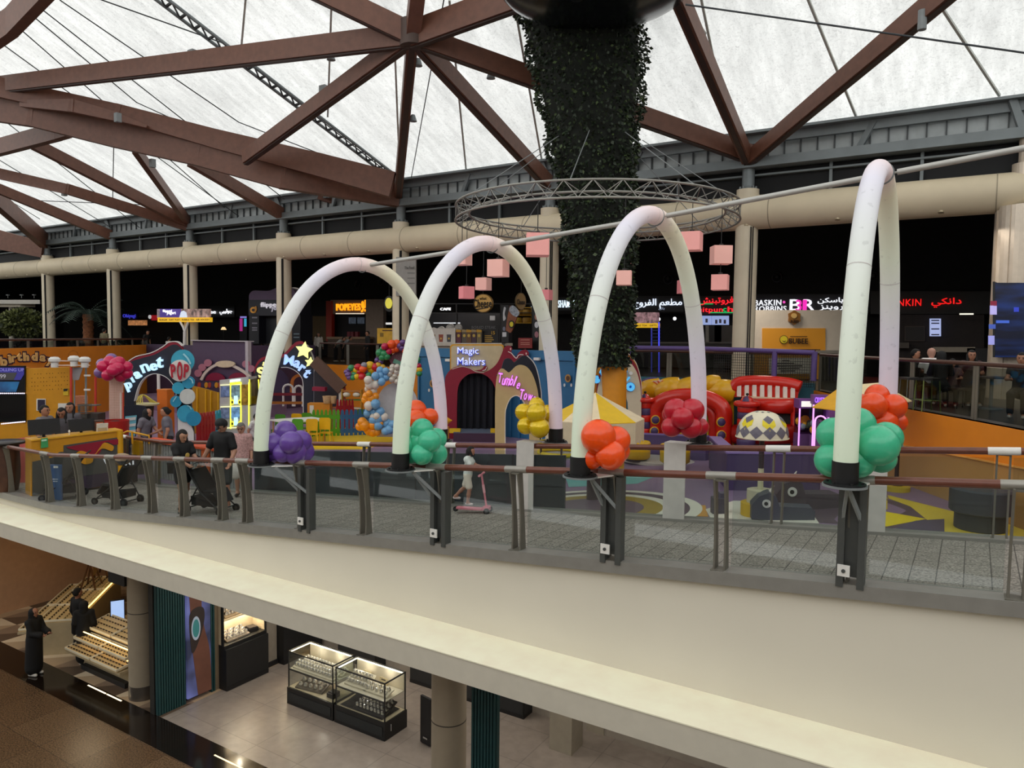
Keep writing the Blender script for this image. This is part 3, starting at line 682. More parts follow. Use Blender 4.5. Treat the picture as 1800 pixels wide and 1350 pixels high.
# ---------------------------------------------------------------- leafy column
cb_ = PZ(1079, 838, GZ)
gc = thing('green_column', 'tall column clad in dark green artificial foliage with an orange sleeve below', 'green column', cb_)
prof = [(645, 1060, .70), (600, 1061, .78), (560, 1062, .80), (490, 1057, .86), (430, 1053, .94), (340, 1050, 1.0), (250, 1041, 1.2), (170, 1037, 1.38), (120, 1034, 1.5), (50, 1023, 1.62), (-60, 1010, 1.85)]
ax = [(PD(x, y, 20.5), r) for y, x, r in prof]
core = MB().tube([p for p, r in ax], [r*.93 for p, r in ax], 28); obj('core', core, M('10150d', .9, var=.3, scale=8), gc, world=True, smooth=True)
obj('sleeve', MB().tube([cb_, cb_+Vector((0, 0, 1.5)), PD(1079, 640, 20.5)], [.27, .30, .36], 28), M('d58a12', .5, var=.05), gc, world=True, smooth=True)
rng = np.random.default_rng(3); NL = 17000
zs = np.array([p.z for p, r in ax]); cx = np.array([p.x for p, r in ax]); cy = np.array([p.y for p, r in ax]); rr = np.array([r for p, r in ax])
z = zs[0]+(zs[-1]-zs[0])*rng.random(NL)**.9; th = rng.random(NL)*2*pi
R_ = np.interp(z, zs, rr)*(1+.04*np.sin(th*5+z*3)+.05*np.sin(z*4.7+th*2))*(.95+.1*rng.random(NL)); X = np.interp(z, zs, cx)+R_*np.cos(th); Y = np.interp(z, zs, cy)+R_*np.sin(th)
P = np.stack([X, Y, z], 1); out_ = np.stack([np.cos(th), np.sin(th), np.zeros(NL)], 1)
tip = out_*(.3+.6*rng.random((NL, 1)))+rng.normal(0, .45, (NL, 3))+np.array([0, 0, -.45]); tip /= np.linalg.norm(tip, axis=1)[:, None]
sd = np.cross(tip, rng.normal(0, 1, (NL, 3))); sd /= np.linalg.norm(sd, axis=1)[:, None]
ln = (.07+.08*rng.random((NL, 1))); wd = ln*.34
V = np.stack([P, P+tip*ln*.5+sd*wd, P+tip*ln, P+tip*ln*.5-sd*wd], 1).reshape(-1, 3)-np.array(cb_)
lf = MB(); lf.v = [tuple(v) for v in V]; lf.f = [(4*i, 4*i+1, 4*i+2, 4*i+3) for i in range(NL)]; lf.m = [int(k) for k in rng.choice(4, NL, p=[.45, .3, .15, .1])]
tag(obj('foliage', lf, [M('202d1b', .6, var=.2), M('2c3a22', .55, var=.2), M('161f15', .6), M('4a5a34', .5, var=.2)], gc), kind='stuff')
# dark bowl at the very top
dc = PD(1047, -30, 17.6)
dm = thing('hanging_dome', 'huge dark glossy dome hanging at the top of the leafy column', 'dome', dc)
pr = [(.001, -.62)]+[(2.35*sin(a), -.62*cos(a)) for a in [pi/2*k/10 for k in range(1, 11)]]+[(2.4, .05), (2.3, .5), (.3, .7)]
obj('shell', MB().lathe(pr, seg=64), M('10131c', .18, .3, var=.1), dm, smooth=True)
obj('eye', MB().cyl((-.1, -.75, -.66), (-.1, -.75, -.5), .12, seg=20), M('2a2d33', .3, .5), dm, smooth=True)
# ---------------------------------------------------------------- ring truss with pink cubes
rcn = PD(1046, 380, 20.5); RR = 3.86
rt = thing('ring_truss', 'grey circular lattice truss hung around the leafy column', 'truss', rcn)
def circ(r, dz, n=72): return [rcn+Vector((r*cos(2*pi*k/n), r*sin(2*pi*k/n), dz)) for k in range(n+1)]
for r_, dz in ((RR, .2), (RR-.0, -.2), (RR-.38, .0)):
 obj('chord', MB().tube(circ(r_, dz), .028, 8, cap=False), M('a7a59e', .4, .6), rt, world=True, smooth=True)
lc = MB(); n = 72
A, B_, C_ = circ(RR, .2), circ(RR, -.2), circ(RR-.38, 0)
for k in range(n):
 for p, q in ((A[k], B_[k+1]) if k % 2 else (B_[k], A[k+1]), (A[k], C_[k+1]) if k % 2 else (C_[k], A[k+1]), (B_[k], C_[k+1]) if k % 2 else (C_[k], B_[k+1])): lc.beam(p, q, .018, .018)
obj('lacing', lc, M('8d8b85', .4, .6), rt, world=True)
hw = MB()
for a in range(8):
 th = a*pi/4+.3; p = rcn+Vector((RR*cos(th), RR*sin(th), .2)); q = Vector((rcn.x+1.25*cos(th), rcn.y+1.25*sin(th), rcn.z+2.0)); hw.cyl(p, q, .012, seg=5)
obj('hanger_wire', hw, m_steel_lt, rt, world=True)
m_pink = [M('f2a8a2', .6, var=.02, emit=.12), M('f4b9ae', .6, var=.02, emit=.12), M('ee8f94', .6, var=.02, emit=.12)]
cubes = [(946, 430, 43, 0, 'pink cube lantern just right of the second arch crown, biggest of the left group'), (877, 471, 33, 1, 'pink cube lantern hanging inside the second arch, above the round cheese sign'), (852, 499, 24, 1, 'small pink cube lantern at lower left inside the second arch, nearest its centre'), (820, 514, 24, 2, 'small pink cube lantern low inside the second arch, beside its left leg'), (812, 452, 30, 1, 'pink cube lantern half hidden behind the second arch, near its crown'), (962, 518, 20, 2, 'small deep pink cube lantern in front of a column, right leg of second arch'), (1099, 488, 28, 1, 'pale pink cube lantern against the leafy column, beside the third arch'), (1103, 467, 22, 2, 'small pink cube lantern peeping out at right edge of the leafy column'), (1217, 424, 36, 0, 'pink cube lantern just right of the third arch crown'), (1271, 448, 35, 1, 'pink cube lantern hanging below the right end of the ring truss'), (1272, 496, 30, 0, 'lowest pink cube lantern under the right end of the ring truss'), (1206, 504, 26, 2, 'small pink cube lantern partly behind the right leg of the third arch')]
for x, y, sz, mi, lab in cubes:
 # find the point of the ring seen at this column
 best = None
 for k in range(240):
  a = 2*pi*k/240; p = rcn+Vector((RR*cos(a), RR*sin(a), 0)); v = p-EYE; Dp = v.dot(FW); xx = 900+FPX*v.dot(RT)/Dp
  near = Dp < 20.5
  if near == (sz > 27) and (best is None or abs(xx-x) < best[0]): best = (abs(xx-x), Dp, p)
 D = best[1]; c = Vector((best[2].x, best[2].y, PD(x, y, D).z)); s = sz*D/FPX*.93
 t = thing('cube_lantern', lab, 'lantern', c, radians(32-12*((x*7) % 5-2)), group='pink cubes hung from the ring truss')
 k = s/2; bx = MB().rbox((0, 0, 0), (s, s, s*.96), s*.06)
 obj('shade', bx, m_pink[mi], t, smooth=False)
 obj('cord', MB().cyl((0, 0, s*.48), (0, 0, rcn.z-c.z-.19), .01, seg=6), m_black, t)
 obj('fitting', MB().cyl((0, 0, s*.48), (0, 0, s*.48+.06), .05, seg=10), m_black, t)
# ================================================================ playground gates and signs
def neon(h, e=1.0): return M(h, .5, var=.02, emit=e)
m_navy = M('191c2c', .55, var=.06); m_crimson = M('8e0f2c', .5, var=.05); m_tan = M('cfb57e', .55, var=.03); m_cream2 = M('ded0b4', .55, var=.03)
m_yellow = M('e3b814', .45, var=.05); m_pale = M('dcd8d4', .5, var=.03); m_sky = M('2b94b8', .5, var=.04); m_red = M('c41d1a', .35, var=.06)
def disc(name, pl, x, y, rx, ry, th, mat, parent, off=0, n=28): return panel(name, [(x+rx*cos(2*pi*k/n), y+ry*sin(2*pi*k/n)) for k in range(n)], pl, th, mat, parent, off)
def strip(name, pl, pix, w, th, mat, parent, off=0):
 """band of constant pixel width following a line of pixels"""
 P = spl2(pix, 5); L_, R_ = [], []
 for i in range(len(P)):
  a, b = P[max(i-1, 0)], P[min(i+1, len(P)-1)]; dx, dy = b[0]-a[0], b[1]-a[1]; l = math.hypot(dx, dy) or 1
  L_.append((P[i][0]-dy/l*w/2, P[i][1]+dx/l*w/2)); R_.append((P[i][0]+dy/l*w/2, P[i][1]-dx/l*w/2))
 mb = MB()
 A = [pl.px(*p, off) for p in L_]; B = [pl.px(*p, off) for p in R_]
 for i in range(len(P)-1): mb.prism([A[i], A[i+1], B[i+1], B[i]], -pl.n*th)
 return obj(name, mb, mat, parent, world=True, fix=True)
def letters(pl, items, mat, parent, off=.05, ex=.04, offset=.012, name='lettering', halo=None):
 """items: (char, x, y, height px, rotation deg[, width px])"""
 mb = MB()
 for ch, x, y, h, r, *w in items:
  p = pl.px(x, y, off); sc = (p-EYE).dot(FW)/FPX
  fit_text(ch, p, pl.x, (0, 0, 1), height=h*sc, width=w[0]*sc if w else None, extrude=ex, offset=offset, rot=radians(r), into=mb)
 o = obj(name, mb, mat, parent, world=True)
 if halo:
  hb = MB()
  for ch, x, y, h, r, *w in items:
   p = pl.px(x, y, off-ex); sc = (p-EYE).dot(FW)/FPX
   fit_text(ch, p, pl.x, (0, 0, 1), height=h*sc*1.1, width=w[0]*sc*1.15 if w else None, extrude=ex*.8, offset=offset*2.2, rot=radians(r), into=hb)
  obj('letter_backing', hb, halo, parent, world=True)
 return o
# ---- Planet POP gate
pl = plane_at(285, 802, z=GZ, a=36)
t = thing('entrance_gate', 'dark blue arched play gate with pale planet lettering and a POP balloon sign', 'gate', pl.px(280, 802))
panel('edge_board', spl2([(219, 648), (224, 637), (240, 628), (265, 622), (284, 612), (298, 602.5), (310, 602), (318, 608), (324, 622)], 5)+[(318, 640), (222, 655)], pl, .12, m_crimson, t, -.1)
strip('edge_strip', pl, [(219, 646), (226, 635), (241, 626), (266, 620), (285, 610), (297, 601.5), (311, 601), (320, 608)], 1.6, .16, m_pale, t, -.08)
panel('board', [(218, 802), (219, 655)]+spl2([(221, 645), (230, 636), (247, 630), (272, 623), (290, 613), (303, 606), (312, 608), (320, 618), (326, 640)], 4)+[(338, 740), (342, 802), (312, 802)]+spl2([(312, 760), (310, 700), (304, 676), (290, 662), (271, 657), (254, 664), (243, 680), (236, 705)], 4)+[(236, 760), (236, 802)], pl, .14, m_navy, t)
panel('pillar_face', [(314, 802), (312, 730), (330, 735), (340, 760), (341, 802)], pl, .05, m_pale, t, .05)
panel('low_board', [(218, 760), (218, 714), (240, 712), (256, 714), (253, 760)], pl, .04, m_navy, t, .06)
strip('arch_rim', pl, [(236, 705), (243, 680), (254, 664), (271, 657), (290, 662), (304, 676), (310, 695)], 1.2, .16, m_pale, t, .01)
for x, y, r, m_, off in ((321, 635, 20.5, M('3aa2bd', .5), .08), (316, 651.5, 19, M('e0ded8', .5), .14), (331, 672, 11, m_sky, .10), (313, 682, 10.5, M('38a6c6', .5), .08), (309, 706, 10, m_sky, .09), (326, 727, 15, M('38a0c0', .5), .10), (340, 736, 13, M('2689ae', .5), .13), (329, 697, 13.5, M('cfd2cc', .5), .15)):
 disc('balloon_disc', pl, x, y, r, r, .05, m_, t, off)
for x0, y0, x1, y1, w in ((322, 622, 335, 640, 3), (333, 665, 339, 674, 2), (304, 706, 310, 697, 1.6), (329, 713, 336, 720, 1.6)):
 strip('highlight', pl, [(x0, y0), ((x0+x1)/2+1, (y0+y1)/2-1.5), (x1, y1)], w, .02, M('9fd6e4', .5), t, .16)
letters(pl, [('p', 227, 680, 17, 22), ('l', 232, 666, 14, 30), ('a', 242, 659, 13, 28), ('n', 255, 647, 15, 22), ('e', 270, 645, 13, 8), ('t', 281, 637, 19, -2)], neon('bfe6fb', .75), t, .08, .05, .022)
letters(pl, [('P', 304.5, 652, 24, 4, 8), ('O', 316, 652, 33, 0, 9), ('P', 327.5, 652, 24, -4, 8)], M('b0152f', .5), t, .22, .02, .03)
tag(panel('poster', [(221, 768), (220, 732), (240, 730), (237, 766)], pl, .03, M('6fb6c9', .5), t, .1), 'blue and white striped poster')
for k in range(3): panel('poster_stripe', [(221, 740+k*11), (220.5, 735+k*11), (239, 733+k*11), (238, 738+k*11)], pl, .01, m_pale, t, .12)
# ---- Star Mart gate
pl = plane_at(505, 700, n=22.3, a=32)
pb = pl.px(505, 735); pb.z = GZ
t = thing('entrance_gate', 'dark navy arched play gate with Star Mart lettering and two yellow stars', 'gate', pb)
yb = 738
panel('edge_board', spl2([(446, 655), (450, 640), (458, 630), (470, 625.5), (480, 626), (492, 625), (503, 618), (512, 608), (521, 601), (530, 600), (539, 606)], 5)+[(530, 625), (450, 660)], pl, .12, m_crimson, t, -.1)
panel('board', [(447, yb), (447, 658)]+spl2([(450, 647), (458, 636), (470, 631), (482, 631), (494, 630), (504, 623), (514, 613), (524, 606), (534, 606), (543, 615), (549, 627), (551, 642)], 4)+[(551, yb), (533, yb), (533, 690)]+spl2([(532, 670), (527, 659), (518, 651), (506, 646), (494, 646), (482, 650), (472, 660), (467, 675)], 4)+[(466, yb)], pl, .15, m_navy, t)
strip('edge_strip', pl, [(539, 606), (546, 618), (551, 632), (552, 650), (552, yb)], 1.2, .16, M('9a96a0', .5), t, .01)
strip('arch_rim', pl, [(533, yb), (533, 690), (532, 670), (527, 659), (518, 651), (506, 646), (494, 646)], 1.2, .17, m_pale, t, .01)
letters(pl, [('S', 459, 655, 20, 18), ('t', 466, 642, 13, 30)], neon('f2ec96', .75), t, .08, .05, .03)
letters(pl, [('a', 477, 637, 11, 12), ('r', 488, 635, 11, 2), ('M', 508, 633, 18, -8), ('a', 522, 640, 13, -24), ('r', 531, 648, 13, -34), ('t', 540, 656, 17, -42)], neon('a9c8f6', .75), t, .08, .05, .03)
def star(cx_, cy_, r, rot=0): return [(cx_+(r if k % 2 == 0 else r*.5)*sin(k*pi/5+rot), cy_-(r if k % 2 == 0 else r*.5)*cos(k*pi/5+rot)) for k in range(10)]
panel('star', star(534, 616, 16, .15), pl, .06, neon('f3ef9a', .9), t, .14); panel('star', star(545, 637, 10, .1), pl, .06, neon('f3ef9a', .9), t, .14)
# white hoops and rollers of the mart seen through the gate
pl2 = plane_at(505, 715, n=23.2, a=32); hp = pl2.px(500, 722); hp.z = GZ
t = thing('trolley_bay', 'white hoop rails with dark red bars inside the Star Mart gate', 'rack', hp)
for x0, x1, yt in ((498, 515, 677), (518, 532, 679)):
 P = [pl2.px(x0, 722), pl2.px(x0, yt+6)]+[pl2.px(x0+(x1-x0)*(1-cos(a))/2, yt+6-7*sin(a)) for a in (.5, 1.0, 1.57, 2.1, 2.6)]+[pl2.px(x1, yt+6), pl2.px(x1, 722)]
 P[0].z = P[-1].z = GZ+.55; obj('hoop', MB().tube(P, .05, 10), m_pale, t, world=True, smooth=True)
for y in (693, 708): obj('bar', MB().beam(pl2.px(478, y), pl2.px(532, y), .1, .12), M('7a1424' if y < 700 else 'a8641a', .5), t, world=True)
obj('arched_panel', MB().prism([pl2.px(*p, -.3) for p in spl2([(470, 690), (478, 660), (492, 650), (506, 664), (512, 690)], 4)], -pl2.n*.1), M('3b2d4c', .5), t, world=True, fix=True)
o = strip('orange_hoop', pl2, [(512, 690), (514, 668), (524, 660), (532, 662)], 5, .1, M('c9742a', .5), t, -.1)
# ---- Magic Makers gate
pl = plane_at(835, 772, z=GZ, a=32)
t = thing('entrance_gate', 'crimson curled play gate with Magic Makers sign and black curtain', 'gate', pl.px(835, 772))
panel('sign_rim', [(791, 655), (791, 612)]+arc((797, 611), 6, 180, 90, 4)+[(879, 605)]+arc((880, 611), 6, 90, 0, 4)+[(886, 655)], pl, .06, M('d79a1e', .5), t, -.12)
panel('sign_board', [(793, 655), (793, 613)]+arc((798, 612.5), 5, 180, 90, 4)+[(878, 607.5)]+arc((879, 612.5), 5, 90, 0, 4)+[(884, 655)], pl, .06, M('cdbb94', .5), t, -.05)
A_ = [(782.5, 772), (782, 668)]+spl2([(783, 662), (788, 654), (797, 646.5), (811, 643.5), (825, 646), (837, 652.5), (851, 654), (864, 648), (874, 638), (881, 624), (886, 612), (890.5, 608), (897, 608), (900.5, 613), (899, 618), (902, 623), (907, 627), (911, 621), (917, 616), (925, 615), (929.6, 620), (928, 626), (920, 628), (912, 634), (905, 640), (898, 652)], 4)
A_ += [(886, 700), (885, 772), (872.5, 772), (872.5, 700)]+spl2([(871, 684), (866, 672), (858, 663), (848, 657.5), (836, 656), (824, 658), (814, 665), (807, 675), (804, 688)], 4)+[(803, 720), (803, 772)]
panel('board', A_, pl, .16, m_crimson, t)
strip('white_edge', pl, [(893, 618), (899, 621), (904, 627), (908, 629.5), (912, 624), (920, 623.5)], 1.3, .03, M('f0ebe6', .5), t, .03)
strip('white_edge', pl, [(795, 649), (811, 644.5), (825, 647), (837, 653.5), (851, 655)], 1, .03, M('d9cdbb', .5), t, .02)
panel('curl', spl2([(836, 651), (846, 649), (852, 643.5), (856, 644), (856.5, 648), (852, 652), (845, 653)], 4), pl, .05, m_crimson, t, .02)
strip('curl_highlight', pl, [(848, 651.5), (853, 650), (855.5, 645)], .9, .03, M('f0ebe6', .5), t, .05)
for x, y in ((897.5, 613.5), (925, 621.5)): disc('curl_eye', pl, x, y, 1.2, 2, .03, M('f0c8c0', .5), t, .03, 10)
mb = MB()
def drape(u, v):
 p = pl.px(802+72*u, 655+112*v, -.3); return p+pl.n*(.06*sin(u*38)+.03*sin(u*77+v*3))
mb.grid(drape, 60, 10); obj('curtain', mb, M('14151d', .85, var=.2), t, world=True, smooth='all')
for yy, s_ in ((618, 'Magic'), (635, 'Makers')):
 w = 37 if s_ == 'Magic' else 48
 p = pl.px(804+w/2, yy, .06); sc = (p-EYE).dot(FW)/FPX
 obj('lettering', fit_text(s_, p, pl.x, (0, 0, 1), width=w*sc, height=(12.5 if s_ == 'Makers' else 14)*sc, extrude=.03, offset=.0), neon('c9d2fa', .9), t, world=True)
 p = pl.px(804.6+w/2, yy+.5, .03); obj('letter_backing', fit_text(s_, p, pl.x, (0, 0, 1), width=w*sc*1.05, height=(15 if s_ == 'Makers' else 16.5)*sc, extrude=.02, offset=.022), M('4a58c8', .5, emit=.25), t, world=True)
# stage under it
sp_ = [PZ(x, y, GZ) for x, y in ((796, 778), (890, 782))]
t = thing('stage', 'low purple stage with slate top below the Magic Makers curtain', 'stage', pl.px(835, 772, .6))
a, b_ = pl.px(797, 772, .75), pl.px(884, 772, .75); a.z = b_.z = GZ
obj('stage_body', MB().prism([a, b_, b_-pl.n*1.2, a-pl.n*1.2], (0, 0, .32)), M('45283f', .6), t, world=True, fix=True)
obj('stage_top', MB().prism([q+Vector((0, 0, .32)) for q in (a, b_, b_-pl.n*1.2, a-pl.n*1.2)], (0, 0, .04)), M('5c6678', .6), t, world=True, fix=True)
for x in (800, 872): obj('corner_block', MB().box(pl.px(x, 757, .6), (.4, .3, .14), radians(32)), m_yellow, t, world=True)
# ---- Tumble Town gate
pl = plane_at(905, 806, z=GZ, a=40)
t = thing('entrance_gate', 'tan wavy play gate with pink Tumble Town lettering', 'gate', pl.px(905, 806))
panel('back_board', [(872, 660)]+spl2([(880, 655), (883, 644), (886, 634), (891, 630), (898, 631), (904, 637), (910, 632), (918, 626), (927, 626.5), (937, 638), (944, 655), (949, 680), (951, 705)], 4)+[(951, 806), (945, 806), (940, 690), (900, 680)], pl, .1, m_navy, t, -.12)
strip('edge_strip', pl, [(927, 625.5), (938, 637), (945, 654), (950, 680), (952, 705), (952, 806)], 1.6, .14, m_pale, t, -.11)
panel('board', [(871, 806), (871, 700)]+spl2([(872, 680), (874, 664), (878, 652), (884, 648), (890, 652), (895, 655), (900, 651.5), (907, 644.5), (916, 641.5), (926, 645), (935, 656), (942, 674), (946, 692), (948, 720)], 4)+[(949, 806), (932, 806), (931, 740)]+spl2([(927, 722), (921, 707), (914, 698), (906, 695.5), (897, 701), (890.5, 715), (888, 733)], 4)+[(887.5, 770), (887.5, 806)], pl, .14, m_tan, t)
strip('arch_rim', pl, [(888, 806), (888, 733), (890.5, 715), (897, 701), (906, 695.5), (914, 698), (921, 707), (927, 722)], 1.4, .16, M('efe6d2', .5), t, .01)
letters(pl, [('T', 879, 664, 17, -8, 7), ('u', 885, 671, 12, -14, 5), ('m', 892, 671, 13, -16, 7.5), ('b', 900, 669, 18, -18, 5.5), ('l', 905.5, 670, 18, -20, 2.2), ('e', 911, 678, 11, -22, 5.5)], neon('e78cf0', .8), t, .07, .03, .012, halo=M('8a2a9a', .5, emit=.3))
letters(pl, [('T', 917, 693, 18, -10, 7), ('o', 923.5, 697, 12, -12, 5.5), ('w', 931.5, 699, 11, -14, 8), ('n', 939.5, 702, 10, -18, 5)], neon('e78cf0', .8), t, .07, .03, .012, halo=M('8a2a9a', .5, emit=.3))
# ---- studio gate behind the leafy column
pl = plane_at(1085, 770, n=22.2, a=32); pb = pl.px(1085, 783); pb.z = GZ
t = thing('entrance_gate', 'tan arched play gate with blue bubble letters behind the leafy column', 'gate', pb)
yb = 783
O_ = lambda k, dx, dy: spl2([(1044-dx, 700), (1046-dx, 670-dy), (1056-dx, 640-dy), (1072, 622-dy), (1088, 616-dy), (1104+dx*.6, 622-dy), (1118+dx, 640-dy), (1125+dx, 665-dy), (1127+dx, 690)], 5)
panel('outer_board', [(1042, yb)]+O_(0, 1, 1)+[(1128, yb), (1105, 700), (1085, 660), (1060, 700)], pl, .08, M('d38d22', .5), t, -.14)
panel('middle_board', [(1045, yb)]+[(1046+(x-1042)*.965, y+5) for x, y in O_(0, 0, 0)]+[(1127, yb), (1105, 700), (1085, 660), (1060, 700)], pl, .08, m_crimson, t, -.07)
panel('board', [(1048, yb)]+[(1047+(x-1042)*.945, y+13) for x, y in O_(0, 0, 0)]+[(1127, yb), (1105, yb), (1105, 730)]+spl2([(1104, 708), (1099, 692), (1088, 680), (1075, 678), (1063, 686), (1057, 702), (1055, 725)], 4)+[(1055, yb)], pl, .12, m_cream2, t)
strip('edge_strip', pl, [(1104, 621), (1118, 638), (1126, 665), (1128, 690), (1128, yb)], 1.2, .2, M('efe6d2', .5), t, -.13)
letters(pl, [('s', 1049, 667, 13, 24), ('t', 1058, 655, 14, 18), ('u', 1070, 649, 12, 8), ('d', 1095, 657, 15, -20), ('o', 1108, 680, 15, -38)], neon('58b8ef', .6), t, .07, .05, .05, halo=M('1c79bd', .5))
letters(pl, [('l', 1103, 667, 11, -40, 2.5)], neon('58b8ef', .6), t, .07, .05, .06); disc('letter_dot', pl, 1109, 656, 3.2, 3.2, .06, M('f1f0ea', .4), t, .1, 16)
# ---------------------------------------------------------------- birthday wall, kiosk
pw = Plane((-26.2, 7.9, GZ), math.degrees(atan2(24-7.9, -38.9+26.2)))
t = thing('wall_sign', 'birthday lettering in tan with dark purple outline on the orange wall', 'sign', pw.px(40, 640, .05))
its = [('b', 6, 635, 18, 10), ('i', 17, 631, 15, 7), ('r', 24, 631, 11, 5), ('t', 34, 628, 14, 2), ('h', 46, 627, 15, 0), ('d', 61, 627, 15, -4), ('a', 75, 630, 11, -9), ('y', 87, 637, 14, -14), ('y', -14, 640, 14, 14)]
def wl(mat, off, ex, ofs, nm, k=1):
 mb = MB()
 for ch, x, y, h, r in its[:-1]:
  p = pw.px(x, y, off); sc = (p-EYE).dot(FW)/FPX; q = pw.px(x+1, y, off); sx = (q-p).length
  m2 = text_mb(ch, 1, .02, ofs); xs = [v[0] for v in m2.v]; ys = [v[1] for v in m2.v]; hh = max(ys)-min(ys); kk = h*k*sc/hh; kx = kk*sx/sc
  cx_, cy_ = (max(xs)+min(xs))/2, (max(ys)+min(ys))/2; ca, sa = cos(radians(r)), sin(radians(r))
  mb.add([p+pw.x*(kx*((v[0]-cx_)*ca-(v[1]-cy_)*sa))+Vector((0, 0, kk*((v[0]-cx_)*sa+(v[1]-cy_)*ca)))+pw.n*(v[2]/.02*ex) for v in m2.v], m2.f)
 obj(nm, mb, mat, t, world=True)
wl(M('33163a', .5), .03, .02, .12, 'letter_backing', 1.32); wl(M('f4c478', .5), .09, .02, .035, 'lettering')
tt = thing('wall_sign', 'faint round emblem on the orange wall right of the birthday lettering', 'sign', pw.px(128, 625, .03))
strip('emblem_ring', pw, [(120, 627), (122, 620), (129, 616.5), (136, 620), (138, 627)], .8, .01, M('8c4b12', .5), tt, .03); strip('emblem_line', pw, [(119, 628), (139, 628)], 1.4, .01, M('8c4b12', .5), tt, .03)
panel('sign_panel', [(98, 668), (98, 640), (100, 637), (30, 637), (30, 668)], pw, .03, M('d99a3e', .5), t, .015)
# yellow perforated back wall with screens
m_kiosk = M('c98a10', .5, var=.05)
pk = plane_at(60, 800, D=22.5, a=40)
t = thing('kiosk_backboard', 'yellow perforated kiosk back wall with two stacked screens', 'wall panel', pk.px(60, 850))
panel('board', [(-40, 804), (-40, 646), (46, 646), (46, 648), (122, 645), (124, 800)], pk, .3, m_kiosk, t)
mb = MB()
for i in range(13):
 for j in range(5):
  if (i*7+j*5) % 4: mb.cyl(pk.px(56+i*5.2, 658+j*7-i*.25, .006), pk.px(56+i*5.2, 658+j*7-i*.25, -.01), .012, seg=8)
tag(obj('peg_hole', mb, M('5d3c08', .8), t, world=True), kind='stuff')
scm, nt, b = nodes_of('screen_a'); tc = N(nt, 'ShaderNodeTexCoord'); nz = N(nt, 'ShaderNodeTexNoise', Scale=1.6, Detail=3.0); cr = N(nt, 'ShaderNodeValToRGB'); nt.links.new(tc.outputs['Object'], nz.inputs[0]); nt.links.new(nz.outputs[0], cr.inputs[0])
cr.color_ramp.elements[0].position = .35; cr.color_ramp.elements[0].color = lin('241a4a')+(1,); cr.color_ramp.elements[1].position = .65; cr.color_ramp.elements[1].color = lin('2c6fa0')+(1,)
nt.links.new(cr.outputs[0], b.inputs['Emission Color']); b.inputs['Emission Strength'].default_value = .7; b.inputs['Base Color'].default_value = (.01, .01, .02, 1); b.inputs['Roughness'].default_value = .2
panel('screen', [(-40, 691), (-40, 643), (44.5, 643), (44, 690)], pk, .06, M('0b0b10', .3), t, .06); panel('screen_image', [(-40, 668), (-40, 646), (42, 646), (42, 658), (36, 668)], pk, .01, M('33307e', .4, emit=.5), t, .075)
panel('screen_image', [(-40, 667), (-40, 655), (30, 655), (24, 668)], pk, .01, M('3d3c3e', .4, emit=.35), t, .082)
panel('screen_image', [(-40, 689), (-40, 671), (34, 671), (28, 689)], pk, .01, scm, t, .083)
panel('screen', [(-40, 743), (-40, 693), (45, 692), (45, 742)], pk, .06, M('07070b', .15), t, .06)
p = pk.px(18, 650, .09); sc = 22.5/FPX; obj('screen_text', fit_text('ROLLING UP', p, pk.x, (0, 0, 1), width=44*sc, height=5*sc, extrude=.004), M('8a86c8', .5, emit=.4), t, world=True)
p = pk.px(5, 661.5, .09); obj('screen_text', fit_text('99', p, pk.x, (0, 0, 1), height=7*sc, extrude=.004), M('a8a6b0', .5, emit=.4), t, world=True)
mb = MB()
for k in range(14): mb.ball(pk.px(-2+k*3.4, 691.5, .08), .02, 6, 4); mb.ball(pk.px(3+k*3.1, 745-k*.3, .08), .02, 6, 4)
tag(obj('fairy_lights', mb, neon('e9e6ff', 1.5), t, world=True), kind='stuff')
for x0, y0, x1, y1, m_, l in ((64, 701, 80, 722, 'e6e2da', 'white framed notice'), (102, 709, 120, 730, 'd9d6ce', 'white notice'), (111, 683, 120, 695, 'd8b52a', 'yellow notice')):
 tag(panel('notice', [(x0, y1), (x0, y0), (x1, y0), (x1, y1)], pk, .02, M(m_, .5), t, .03), l)
panel('notice_print', [(66, 721), (66, 702.5), (79, 702.5), (79, 721)], pk, .005, M('241d38', .5), t, .042)
panel('notice_print', [(111.5, 688), (111.5, 683.5), (119.5, 683), (118, 687)], pk, .005, M('1d1a12', .5), t, .042)
# counter
P0 = [PZ(x, y, GZ) for x, y in ((56, 872), (214, 852))]
ux = (P0[1]-P0[0]).normalized(); un = Vector((ux.y, -ux.x, 0)); pc = Plane(P0[0], math.degrees(atan2(ux.y, ux.x)))
t = thing('reception_counter', 'yellow reception counter with grey front and crimson and yellow waves', 'counter', pc.px(130, 862))
A = [pc.px(55, 872), pc.px(216, 851)]
for q in A: q.z = GZ
panel('body', [(55, 872), (55, 776), (216, 757.5), (216, 851)], pc, .5, m_kiosk, t)
panel('front_panel', [(57, 871), (57, 812), (112, 800), (112, 783), (213, 768), (213, 850)], pc, .03, M('4b4a47', .5), t, .02)
panel('wave', spl2([(117, 786), (150, 780), (190, 774), (212, 772), (212, 779), (200, 782), (186, 777), (172, 800), (150, 796), (135, 792), (120, 788)], 3), pc, .02, m_crimson, t, .04)
panel('wave', spl2([(131, 800), (140, 793), (150, 794), (165, 800), (175, 788), (184, 778), (198, 783), (200, 788), (196, 793), (185, 789), (176, 790), (165, 804), (162, 813), (148, 816), (136, 808)], 3), pc, .02, M('cc8d14', .5), t, .055)
panel('plinth', [(115, 866), (115, 842), (195, 830), (195, 852)], pc, .02, M('3a2c40', .6), t, .045)
panel('side_panel', [(214, 850), (214, 800), (242, 800), (242, 846)], pc, .1, M('1f1d1f', .5), t, -.1)
